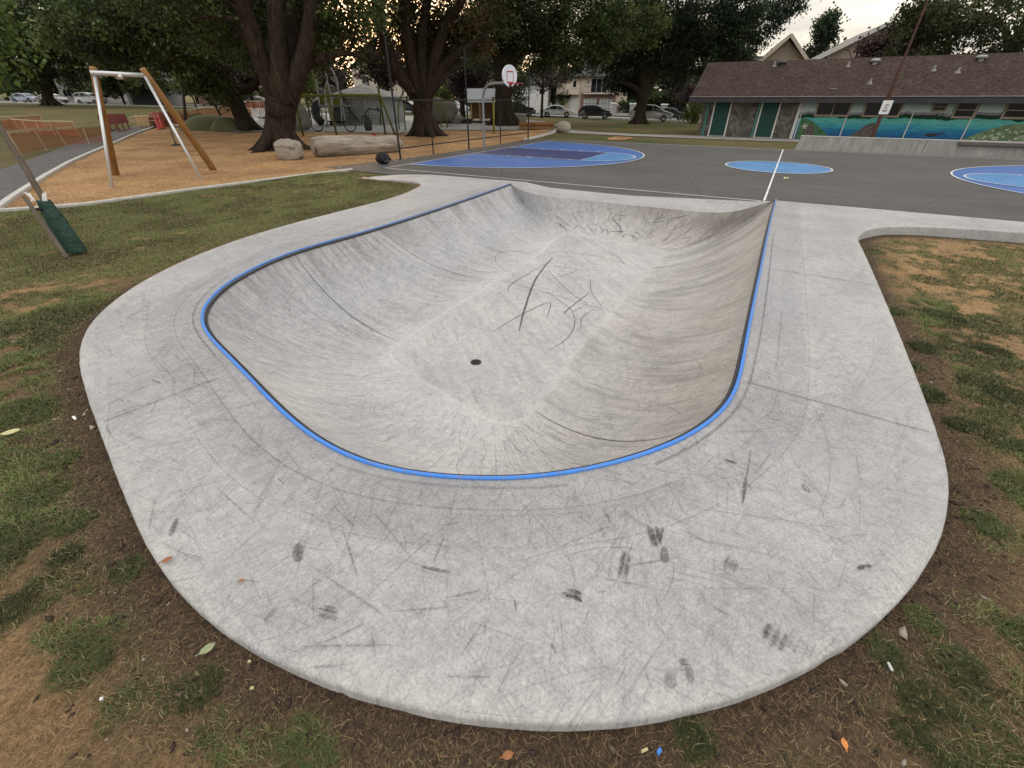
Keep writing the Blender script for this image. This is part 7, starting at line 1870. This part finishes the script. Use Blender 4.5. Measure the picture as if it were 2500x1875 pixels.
for P, mm, nm_ in (([(840, 870), (1000, 800), (1000, 960), (850, 1030)], M_panel, "panel"), ([(565, 780), (720, 800), (740, 900), (600, 920)], M_panel, "panel"), ([(550, 620), (700, 680), (715, 760), (565, 780)], M_pgrey, "roof_panel"), ([(740, 560), (930, 640), (860, 740), (760, 690)], M_pgrey, "roof_panel"), ([(760, 420), (920, 560), (920, 640), (750, 540)], M_tube, "roof_panel")):
    a = [tp_(x, y, .5) for x, y in P]; b = [p_ + Vector((.02, .12, 0)) for p_ in a]; m = MB(); m.add(a + b, [(0, 1, 2, 3), (7, 6, 5, 4), (0, 4, 5, 1), (1, 5, 6, 2), (2, 6, 7, 3), (3, 7, 4, 0)]); m.build(nm_, mm, t)
m = MB(); a_ = tp_(700, 900, .8); m.box((a_.x + 1.2, YT + .8, a_.z - .3), (3.2, 1.8, .14)); m.build("deck", M_pgrey, t)
m = MB(); m.tube(catmull(np.array([tuple(tp_(x, y, d_)) for x, y, d_ in ((590, 900, .9), (545, 960, .2), (530, 1070, -.1), (560, 1180, -.3), (640, 1270, -.5))]), 5), .36, 14); m.build("tube_slide", M_tube, t, True)
m = MB(); c0 = tp_(945, 1150); ring = [(c0.x + .40 * math.cos(a), YT, c0.z + .55 * math.sin(a)) for a in [k * 6.283 / 24 for k in range(24)]]; m.tube(ring, .06, 8, closed=True); m.build("ring_panel", M_tube, t, True)
m = MB(); a_ = ground_pt(945); m.box((a_.x, YT, .45), (1.6, .5, .10)); m.box((a_.x - .6, YT, .22), (.1, .4, .44)); m.box((a_.x + .6, YT, .22), (.1, .4, .44)); m.build("bench", M_tube, t)
m = MB()
for k in range(7): a_ = tp_(660 + k * 6, 960 + 45 * k, .2); m.box(a_, (.42, .24, .06))
m.build("step", M_wpole, t)
m = MB()
for k in range(6):
    m.tube([tp_(230 + k * 45, 860 - 4 * k), tp_(190 + 52 * k, 1080 + 18 * k), tp_(240 + 45 * k, 1290)], .022, 5)
for k in range(5): m.tube([tp_(215, 900 + 85 * k), tp_(330, 930 + 80 * k), tp_(480, 905 + 70 * k)], .022, 5)
m.build("climbing_net", M_cab, t)
m = MB()
for k in range(6): m.tube([tp_(1000 + 6 * k, 740), tp_(1060 + 60 * k, 1290)], .020, 5)
for k in range(4): m.tube([tp_(1030, 900 + 100 * k), tp_(1100 + 70 * k, 900 + 100 * k)], .020, 5)
m.tube([tp_(960, 640), tp_(1130, 1000), tp_(1350, 1280)], .05, 6); m.build("rope_ladder", M_cab, t)
m = MB(); a = [tp_(1135, 1030, .4), tp_(1350, 1280, .4), tp_(1135, 1290, .4)]; b = [p_ + Vector((0, .12, 0)) for p_ in a]; m.add(a + b, [(0, 1, 2), (5, 4, 3), (0, 3, 4, 1), (1, 4, 5, 2), (2, 5, 3, 0)]); m.build("climbing_wall", M_pgrey, t)
# spring rope climber with teal hoses right of the tower
YR = 42.0
t = thing("rope_climber", (xat(885, YR, 0), YR, 0), "twisted dark teal hoop climber standing before the grey shed", "climber")
m = MB(); f_ = lambda x, y: PV(700 + x * .1326, 130 + y * .1326, YR)
m.tube(catmull(np.array([tuple(f_(x, y)) for x, y in ((1380, 1300), (1390, 1170), (1440, 1140), (1470, 1060), (1540, 1020), (1640, 1040), (1690, 1000), (1680, 1060), (1720, 1060), (1735, 1310))]), 5), .055, 8); m.build("hose", mat("teal_hose", (.03, .055, .06), .5, .2, 6), t, True)
m = MB(); m.tube([f_(1560, 1300), f_(1570, 1140), f_(1700, 1135), f_(1710, 1300)], .03, 6); m.tube([f_(1565, 1200), f_(1705, 1195)], .03, 6); m.build("frame", M_grn, t, True)
# arches
YAr = at(975, 316).y
t = thing("arch_climber", (xat(1030, YAr, 0), YAr, 0), "pair of thin olive green arches standing either side of the fan-shaped tree's trunk", "climber")
for (xa, ya), (xb_, yb_) in (((975, 316), (1078, 312)), ((990, 318), (1092, 313))):
    A_, B_ = at(xa, ya), at(xb_, yb_); h_ = 3.15; m = MB(); m.tube([A_.lerp(B_, .5 - .5 * math.cos(k * math.pi / 18)) + Vector((0, 0, h_ * math.sin(k * math.pi / 18) ** .75 if 0 < k < 18 else 0)) for k in range(19)], .05, 8); m.build("arch", M_grn, t, True)
m = MB()
for k in range(4, 15, 2):
    f1_ = .5 - .5 * math.cos(k * math.pi / 18); z = h_ * math.sin(k * math.pi / 18) ** .75
    m.tube([at(975, 316).lerp(at(1078, 312), f1_) + Vector((0, 0, z)), at(990, 318).lerp(at(1092, 313), f1_) + Vector((0, 0, z))], .03, 6)
m.build("rung", M_grn, t)
# stone animal: one remeshed body with a low broad head
M_bear = mat("carved_stone", (.125, .108, .085), .95, .18, 1.6, 8, .5, 12)
YB2 = 47.0; bb_ = lambda x, y, dy=0.0: PV(940 + x * .1627, 180 + y * .1627, YB2 + dy)
pB = bb_(830, 690); base_ = Vector((pB.x, YB2, 0))
m = MB()
for x, y, dy, r in ((800, 560, 0, 1.10), (720, 560, 0, 1.05), (880, 570, 0, .95), (780, 640, -.4, .62), (730, 650, .4, .6), (930, 600, 0, .80), (985, 530, 0, .62), (1020, 545, 0, .50), (1050, 555, -.1, .34), (960, 640, -.5, .48), (935, 650, .4, .45), (965, 488, .25, .17), (975, 490, -.28, .17), (1000, 640, -.5, .28), (670, 600, 0, .8)):
    c = bb_(x, y, dy); m.ball(c, (r, r * .85, r), 16)
o = m.build("body", M_bear, None, True)
o.name = "stone_bear"; md = o.modifiers.new("fuse", 'REMESH'); md.mode = 'VOXEL'; md.voxel_size = .09; md.use_smooth_shade = True
sm_ = o.modifiers.new("soften", 'SMOOTH'); sm_.factor = .8; sm_.iterations = 10
for v in o.data.vertices: v.co -= base_
o.location = base_; tag(o, "big carved stone bear lying with its broad head to the right, behind the thin arches", "sculpture")
# slatted playhouse
YP = 52.0; hf = lambda x, y, dy=0.0: PV(940 + x * .1627, 180 + y * .1627, YP + dy)
b0 = hf(1290, 740); b1 = hf(1690, 740); zt = hf(1290, 437).z; zr_ = hf(1400, 232).z; z0 = .25
base_ = Vector(((b0.x + b1.x) / 2, YP, 0)); t = thing("playhouse", base_, "wooden slatted playhouse with white standing-seam metal roof left of the broad trunk", "playhouse")
Wp = b1.x - b0.x; M_slat = mat("reddish_slat", (.17, .085, .05), .85, .3, 4, 5, stretch=(1, 1, .3)); M_yt = mat("honey_timber", (.42, .29, .14), .8, .2, 4, 5, stretch=(1, 1, .3))
for x in (b0.x + .08, b0.x + .95, b1.x - .08):
    m = MB(); m.box((x, YP, (z0 + zt) / 2), (.18 if x < b1.x - 1 else .16, .18, zt - z0)); m.build("post", M_yt, t)
    m = MB(); m.box((x, YP + 2.2, (z0 + zt) / 2), (.16, .16, zt - z0)); m.build("post", M_yt, t)
rd = random.Random(2); m = MB(); k = 0; x = b0.x + .25
while x < b1.x - .2:
    w_ = rd.uniform(.10, .20)
    if not (b0.x + .8 < x < b0.x + 1.1): m.box((x, YP + .02, (z0 + zt) / 2 + .1 * rd.random()), (w_, .05, zt - z0 - .25 - .3 * rd.random()))
    x += w_ + rd.uniform(.10, .16)
m.box((base_.x, YP + .07, 1.0), (Wp - .2, .05, .14)); m.box((base_.x, YP + .07, zt - .12), (Wp - .1, .05, .16)); m.build("slat_wall", M_slat, t); m = MB(); m.box((base_.x, YP + 2.2, 1.2), (Wp - .3, .05, 1.6)); m.build("back_wall", M_slat, t)
m = MB(); m.box((base_.x, YP + 1.1, .12), (Wp, 2.4, .22)); m.build("floor", M_dtimb, t); m = MB(); m.box((b0.x + .55, YP + .25, .78), (.8, .4, .07)); m.build("seat", M_yt, t)
M_metalroof = mat("white_metal_roof", (.52, .53, .55), .4, .06, 2, metal=.2)
m = MB(); yr = YP + 1.1; x0_, x1_ = b0.x - .35, b1.x + .35
for s_ in (-1, 1):
    a = [Vector((x0_, yr + s_ * 1.5, zt + .02)), Vector((x1_, yr + s_ * 1.5, zt + .02)), Vector((x1_, yr, zr_)), Vector((x0_ + .0, yr, zr_))]
    b = [q_ + Vector((0, 0, .07)) for q_ in a]; f = [(4, 5, 6, 7), (3, 2, 1, 0), (0, 1, 5, 4), (1, 2, 6, 5), (3, 0, 4, 7)]
    m.add(a + b, f if s_ < 0 else [g[::-1] for g in f])
    for k in range(11):
        x = x0_ + (x1_ - x0_) * k / 10; m.bar((x, yr + s_ * 1.49, zt + .11), (x, yr, zr_ + .10), .035, .05)
rf_ = m.build("roof", M_metalroof, t)
for px, dy in ((1206, 0),):
    b = at(1206, 326); m = MB(); m.tube([b + Vector((0, 0, -.1)), b + Vector((0, 0, zat(0, b.y, 242)))], .075, 10); pst = thing("play_post", b, "yellow-green steel post standing before the broad trunk behind the hoop", "post"); m.build("pole", mat("yellow_green_paint", (.20, .20, .03), .5, .15, 5), pst, True)
    m = MB(); m.tube([b + Vector((0, 0, zat(0, b.y, 242))), b + Vector((0, 0, zat(0, b.y, 237)))], .085, 10); m.build("cap", M_dtimb, pst)
# bench edging, planter beam, small log
p0, p1 = at(1112, 302), at(1152, 302); t = thing("low_bench", (p0 + p1) / 2, "long low dark bench ledge left of the playhouse", "bench"); m = MB(); m.box((p0 + p1) / 2 + Vector((0, .3, .42)), ((p1 - p0).length, .5, .08)); m.build("seat", M_pgrey, t); m = MB(); m.box((p0 + p1) / 2 + Vector((0, .3, .19)), ((p1 - p0).length * .96, .4, .38)); m.build("base", M_dtimb, t)
p0, p1 = at(1278, 318), at(1340, 315); zt_ = zat(0, p0.y, 300); m = MB(); m.box((p0 + p1) / 2 + Vector((0, .5, zt_ / 2)), ((p1 - p0).length, 1.2, zt_)); o = m.build("timber_planter", M_slat, None, org=tuple((p0 + p1) / 2)); tag(o, "low reddish timber planter box left of the pale boulder", "planter")
m = MB(); m.box((p0 + p1) / 2 + Vector((0, -.12, zt_ - .08)), ((p1 - p0).length + .1, .06, .16)); m.box((p0 + p1) / 2 + Vector((0, -.12, .12)), ((p1 - p0).length + .1, .06, .16)); m.build("rail", M_timb, o, org=tuple((p0 + p1) / 2))
p0 = at(1346, 313); m = MB(); m.tube([p0 + Vector((0, .2, .18)), p0 + Vector((1.5, .1, .12))], [.16, .13], 12); o = m.build("small_log", M_log, None, True, org=tuple(p0)); tag(o, "short thin log between the timber planter and the pale boulder", "log")
# green mound
pa, pb_ = at(446, 322), at(592, 314); M_mound = mat("olive_rubber", (.115, .115, .055), .9, .14, 1.2, 6, .2, 30)
def mound(name, c, rx, ry, h, label, seed):
    m = MB(); n = 30; rr = 10; vs = [(0, 0, h)]; fs = []
    for i in range(1, rr + 1):
        f = i / rr
        for k in range(n):
            a = 6.283 * k / n; w_ = 1 + .06 * math.sin(3 * a + seed); vs.append((rx * f * w_ * math.cos(a), ry * f * w_ * math.sin(a), h * (1 - f ** 2.6) - .03 * (i == rr)))
    for k in range(n): fs.append((0, 1 + k, 1 + (k + 1) % n))
    for i in range(rr - 1):
        for k in range(n): fs.append((1 + i * n + k, 1 + (i + 1) * n + k, 1 + (i + 1) * n + (k + 1) % n, 1 + i * n + (k + 1) % n))
    m.add(vs, fs); o = m.build(name, M_mound, None, True); o.location = c; return tag(o, label, "play mound")
ym = (pa.y + pb_.y) / 2 + 1.6; xm = (xat(446, ym, 0) + xat(592, ym, 0)) / 2
mound("play_mound", (xm, ym, float(zg(xm, ym))), (xat(592, ym, 0) - xat(446, ym, 0)) / 2, 2.4, zat(0, ym, 280) - float(zg(xm, ym)), "broad olive green rubber play mound behind the cable ride seat", 1)
xm2 = xat(562, ym - 1.2, 0); mound("play_mound", (xm2, ym - 1.3, float(zg(xm2, ym - 1.3))), 1.35, 1.2, zat(0, ym - 1.3, 284) - float(zg(xm2, ym)), "small rounded olive mound at the right end of the broad one, by the leaning tree", 3)
# site fencing: orange mesh on thin wooden stakes
q = newmat("orange_mesh", .8, .1); bk_ = q.n("ShaderNodeTexBrick", offset=0.0); bk_.inputs['Scale'].default_value = 16; bk_.inputs['Brick Width'].default_value = .8; bk_.inputs['Row Height'].default_value = .5; bk_.inputs['Mortar Size'].default_value = .10
q.l(q.mapping(q.n("ShaderNodeTexCoord").outputs['UV'], (1, 1, 1)), bk_.inputs['Vector']); q.b.inputs['Base Color'].default_value = (.36, .105, .05, 1)
tr = q.n("ShaderNodeBsdfTransparent"); ms = q.n("ShaderNodeMixShader"); q.l(q.math('MULTIPLY', q.math('SUBTRACT', 1.0, bk_.outputs['Fac']), .92), ms.inputs[0]); q.l(q.b.outputs[0], ms.inputs[1]); q.l(tr.outputs[0], ms.inputs[2]); q.l(ms.outputs[0], q.t.nodes['Material Output'].inputs['Surface'])
M_net = q.m; M_lath = mat("pale_lath", (.48, .36, .24), .85, .15, 6)
def sitefence(pts, h, label, step=2.2, sag=.06):
    P = [Vector(p) for p in pts]; t = thing("site_fence", P[0], label, "safety fence", group="orange site fences"); seg = [(a, b) for a, b in zip(P[:-1], P[1:])]
    stk = []; rd = random.Random(len(label))
    for a, b in seg:
        n = max(1, round((b - a).length / step))
        for k in range(n): stk.append(a.lerp(b, k / n))
    stk.append(P[-1]); tops = [s_ + Vector((rd.uniform(-.1, .1), rd.uniform(-.1, .1), h * rd.uniform(.93, 1.05))) for s_ in stk]
    for s_, tp2 in zip(stk, tops):
        m = MB(); m.bar(s_ + Vector((0, 0, -.1)), tp2, .05); m.build("stake", M_lath, t)
    m = MB(); nt_ = []
    for i in range(len(stk) - 1): m.bar(tops[i], tops[i + 1], .045, .07)
    m.build("top_rail", M_lath, t)
    vs, fs, uv = [], [], []; L = 0
    for i in range(len(stk) - 1):
        d = (stk[i + 1] - stk[i]).length
        for k in range(4):
            f0, f1_ = k / 4, (k + 1) / 4; o_ = len(vs)
            for f in (f0, f1_):
                s_ = sag * 4 * f * (1 - f); lo_ = stk[i].lerp(stk[i + 1], f) + Vector((0, .02, .06)); hi = tops[i].lerp(tops[i + 1], f) - Vector((0, -.02, .05 + s_)); vs += [lo_, hi]; uv += [(L + d * f, 0), (L + d * f, 1)]
            fs.append((o_, o_ + 2, o_ + 3, o_ + 1))
        L += d
    m = MB(); m.add(vs, fs); ob = m.build("mesh", M_net, t); ul = ob.data.uv_layers.new(name='UVMap')
    for l in ob.data.loops: ul.data[l.index].uv = uv[l.vertex_index]
def gnd(px, py): return at(px, py)
sitefence([gnd(-30, 334), gnd(43, 324), gnd(70, 328), gnd(101, 330), gnd(138, 333), gnd(196, 334)], .90, "nearest orange mesh fence on pale stakes at the far left beside the path", 9)
sitefence([gnd(-10, 305), gnd(40, 303), gnd(108, 306)], .8, "middle orange mesh fence folded behind the nearest one on the left", 4)
sitefence([gnd(-5, 277), gnd(66, 276), gnd(122, 275), gnd(180, 273), gnd(240, 271)], .9, "long far orange fence running below the parked cars on the left", 7)
sitefence([gnd(388, 287), gnd(440, 285), gnd(500, 283), gnd(575, 282)], 1.15, "red-orange fence running behind the far posts of the cable ride", 3)
sitefence([gnd(600, 285), gnd(640, 282), gnd(700, 281)], 1.5, "red-orange fence between the leaning tree and the great maple", 3)
# red barriers, lumber, chairs, cones by the left path
M_barr = mat("faded_red_plastic", (.20, .055, .045), .7, .25, 5); M_lum = mat("fresh_lumber", (.62, .44, .24), .8, .15, 5)
for i, (x, y) in enumerate(((277, 322), (289, 319), (301, 316))):
    p = at(x, y); t = thing("barrier", p, ("red plastic barrier nearest the path's edge, left of two others", "red plastic barrier in the middle of a row of three by the path", "red plastic barrier at the right of a row of three by the path")[i], "barrier", .25, group="red barriers by the left path", world=False)
    m = MB(); m.box((0, 0, .78), (1.15, .06, .62)); m.build("panel", M_barr, t); m = MB()
    for sx in (-.45, .45): m = MB(); m.box((sx, 0, .4), (.07, .07, .8)); m.box((sx, 0, .03), (.10, .7, .06)); m.build("leg", M_barr, t)
p = at(318, 318); t = thing("pallet", (p.x + .6, p.y + .8, p.z), "pale wooden pallet leaning behind the red barriers", "pallet", .2, world=False)
m = MB()
for k in range(5): m.box((0, .07 * k, .30 + .15 * k), (.95, .03, .09))
m.build("slat", M_lum, t); m = MB()
for sx in (-.4, 0, .4): m.bar((sx, .03, .05), (sx, .36, 1.0), .05)
m.build("bearer", M_lum, t)
p = at(345, 312); t = thing("lumber_pile", (p.x + .4, p.y + .6, p.z), "untidy pile of boards and red netting right of the pallet", "lumber", .1, world=False); rd = random.Random(6); m = MB()
for k in range(14): m.box((rd.uniform(-.3, .3), rd.uniform(-.4, .4), .08 + .06 * k), (rd.uniform(1.6, 2.6), .16, .05), rd.uniform(-.25, .25))
m.build("board", M_lath, t)
m = MB(); m.ball((.9, .2, .55), (1.0, .5, .55), 16, 0, .25, 3); m.v = [Vector((v.x, v.y, max(v.z, .01))) for v in m.v]; m.build("netting", M_barr, t)
for i, (x, y) in enumerate(((380, 290), (390, 291))):
    p = at(x, y); t = thing("traffic_cone", (p.x, p.y, p.z), ("pink-red marker cone behind the path shrub, the left one", "pink-red marker cone behind the path shrub, the right one")[i], "cone", group="cones by the shrub"); m = MB(); m.lathe([(.16, .04), (.05, 1.05), (0, 1.08)], p, 12); m.build("cone", mat("pink_red_plastic", (.60, .10, .09), .6, .1, 4), t, True); m = MB(); m.box(p + Vector((0, 0, .02)), (.4, .4, .04)); m.build("base", M_dark, t)
for i, (x, y) in enumerate(((628, 297), (650, 297))):
    p = at(x, y); t = thing("garden_chair", p, ("white slatted garden chair left of its twin, beside the leaning tree's trunk", "white slatted garden chair right of its twin, close to the great maple's trunk")[i], "chair", .3, group="white chairs between the two trees", world=False)
    m = MB(); m.box((0, .0, .36), (.62, .6, .05)); m.build("seat", M_white, t); m = MB()
    for k in range(5): m.bar((-.26 + .13 * k, .28, .34), (-.34 + .17 * k, .62, 1.15), .10, .025)
    m.build("backrest", M_white, t)
    for sx in (-.32, .32): m = MB(); m.box((sx, .05, .60), (.12, .75, .03)); m.build("armrest", M_white, t)
    for sx, sy in ((-.3, -.26), (.3, -.26), (-.3, .32), (.3, .32)): m = MB(); m.box((sx, sy, .29), (.06, .08, .58)); m.build("leg", M_white, t)
p = at(664, 305); t = thing("wheelbarrow", p, "black wheelbarrow tipped beside the great maple's trunk", "wheelbarrow", .4, world=False)
m = MB(); m.box((0, 0, .50), (.8, .55, .3), top=(1.2, .75)); m.build("tray", M_dark, t)
m = MB(); m.M = Matrix.Translation((.75, 0, .2)) @ Matrix.Rotation(math.pi / 2, 4, 'X'); m.lathe([(.1, -.05), (.2, -.05), (.2, .05), (.1, .05)], (0, 0, 0), 14); m.build("wheel", M_tyre, t)
m = MB()
for sy in (-.25, .25): m.bar((.7, sy * .3, .25), (-1.0, sy * 1.3, .62), .04); m.bar((-.3, sy, .4), (-.45, sy, 0), .04)
m.build("frame", M_blk, t)
# ================================================================== SMALL LITTER
M_dl = mat("dry_leaf_brown", (.30, .13, .055), .85, .3, 25); M_pl = mat("pale_leaf", (.50, .46, .24), .85, .2, 25); M_gl = mat("grey_green_leaf", (.26, .28, .16), .8, .2, 25)
def leaf(px, py, L, rz, label, m_, curl=.25, z=None, cat="leaf", name="fallen_leaf"):
    p = at(px, py, DZ if z == 'deck' else .115); x, y = p.x, p.y
    zz = float(zdeck(x, y)) + .010 if z == 'deck' else float(zlawn(np.array([x]), np.array([y]))[0]) + .03
    m = MB(); n = 9; vs, fs = [], []
    for i in range(n):
        t_ = i / (n - 1); w_ = L * .30 * math.sin(math.pi * min(1, t_ * .97 + .03)) ** .8
        for s_ in (-1, 0, 1): vs.append((L * (t_ - .5), s_ * w_, curl * L * ((t_ - .5) ** 2 * 1.6 + .35 * abs(s_) * math.sin(math.pi * t_))))
    for i in range(n - 1):
        for k in range(2): fs.append((i * 3 + k, i * 3 + k + 1, i * 3 + k + 4, i * 3 + k + 3))
    m.add(vs, fs); m.tube([(-L * .5, 0, .4 * curl * L), (-L * .72, .02 * L, .1 * L)], .0025, 5)
    o = m.build(name, m_, None, True); o.location = (x, y, zz); o.rotation_euler = (0, 0, rz); tag(o, label, cat)
leaf(412, 1371, .05, .7, "curled orange-brown leaf on the deck near its front left edge", M_dl, .5, 'deck')
leaf(592, 1421, .028, .4, "tiny brown leaf scrap on the front left of the deck", M_dl, .5, 'deck')
leaf(520, 1600, .065, .8, "pale grey-green leaf on the bare earth at the front left of the deck", M_gl, .2)
leaf(38, 1068, .11, .5, "pale cream torn leaf on the lawn at the far left edge", M_pl, .3)
leaf(2049, 1826, .038, 1.3, "small orange leaf on the dry grass at the front right", mat("orange_leaf", (.55, .22, .06), .8, .2, 20), .2)
leaf(1240, 1855, .045, .3, "rust-brown leaf on the earth at the bottom middle", M_dl, .4)
leaf(2170, 552, .10, .2, "dead leaf lying at the foot of the right-hand kerb", M_dl, .4)
def scrap(px, py, d, label, m_, rz=.4, name="litter_scrap"):
    p = at(px, py, .115); z = float(zlawn(np.array([p.x]), np.array([p.y]))[0]); m = MB(); m.add([(-d[0] / 2, -d[1] / 2, 0), (d[0] / 2, -d[1] * .4, .004), (d[0] * .45, d[1] / 2, .012), (-d[0] * .4, d[1] * .45, .006), (-d[0] / 2, -d[1] / 2, .01), (d[0] / 2, -d[1] * .4, .014), (d[0] * .45, d[1] / 2, .02), (-d[0] * .4, d[1] * .45, .016)], [(3, 2, 1, 0), (4, 5, 6, 7), (0, 1, 5, 4), (1, 2, 6, 5), (2, 3, 7, 6), (3, 0, 4, 7)])
    o = m.build(name, m_); o.location = (p.x, p.y, z + .014); o.rotation_euler = (.1, .15, rz); tag(o, label, "litter")
scrap(1602, 1846, (.02, .014), "tiny blue plastic scrap on the earth in front of the deck", mat("blue_plastic", (.06, .22, .60), .5), .7)
scrap(1567, 1842, (.026, .009), "cream chip of wood beside the blue plastic scrap", M_pl, .3)
scrap(187, 1027, (.055, .018), "white paper strip on the grass just left of the deck", M_white, -.6)
scrap(260, 1716, (.013, .009), "small white scrap on the bare earth at the front left", M_white, .2)
scrap(2160, 1640, (.03, .012), "small white stub on the dry grass at the front right", M_white, 1.4)
scrap(617, 1627, (.013, .008), "small yellowish chip on the earth below the grey-green leaf", M_pl, .1)
scrap(624, 1692, (.015, .008), "pale yellow chip beside the lone green grass tuft in front", M_pl, .1)
p = at(2146, 558 - 96, 0.0)
leaf_c = at(1918, 438, .0); m = MB(); m.add([(-.10, -.05, .0), (.04, -.08, .03), (.11, .02, .05), (.0, .07, .02), (-.06, .03, .06)], [(0, 1, 2, 3, 4)]); o = m.build("fallen_leaf", M_pl); o.location = (leaf_c.x, leaf_c.y, .02); tag(o, "yellowed leaf on the asphalt just right of the halfway line", "leaf")
# pebbles and mulch crumbs on the bare earth: nobody could count them
r = np.random.default_rng(77); n = 5200; x = r.uniform(-5, 5, n); y = r.uniform(.1, 5, n); d = dist_poly(x, y, DECK); ok = ~inside(x, y, DECK) & (d > .01) & (d < 1.4) & (np.abs(x) < 1.12 * (y + 1)); x, y, d = x[ok], y[ok], d[ok]; z = zlawn(x, y, d); n = len(x)
s_ = r.gamma(2.0, .0022, n) + .003; T_ = np.array([(1, 1, 1), (1, -1, -1), (-1, 1, -1), (-1, -1, 1)], float)
ang = r.uniform(0, 6.28, n); st = r.uniform(.6, 2.2, n)
V = T_[None] * s_[:, None, None]; V[:, :, 0] *= st[:, None]; ca, sa = np.cos(ang)[:, None], np.sin(ang)[:, None]
V = np.stack([V[:, :, 0] * ca - V[:, :, 1] * sa + x[:, None], V[:, :, 0] * sa + V[:, :, 1] * ca + y[:, None], V[:, :, 2] * .7 + z[:, None] + .002], 2).reshape(-1, 3)
C = np.array([.06, .042, .032]) * (1 + 0 * s_[:, None]); lt = r.random(n) < .10; C[lt] = np.array([.42, .36, .28]); md_ = r.random(n) < .3; C[md_] = np.array([.16, .115, .08])
i = np.arange(n)[:, None, None] * 4; F = (i + np.array([(0, 1, 2), (0, 3, 1), (0, 2, 3), (1, 3, 2)])[None]).reshape(-1, 3)
o = npmesh("gravel", V, F, M_blade, None, np.repeat(C, 4, 0)); tag(o, "crumbs of soil, bark and small stones on the bare earth round the deck", "gravel", kind='stuff')
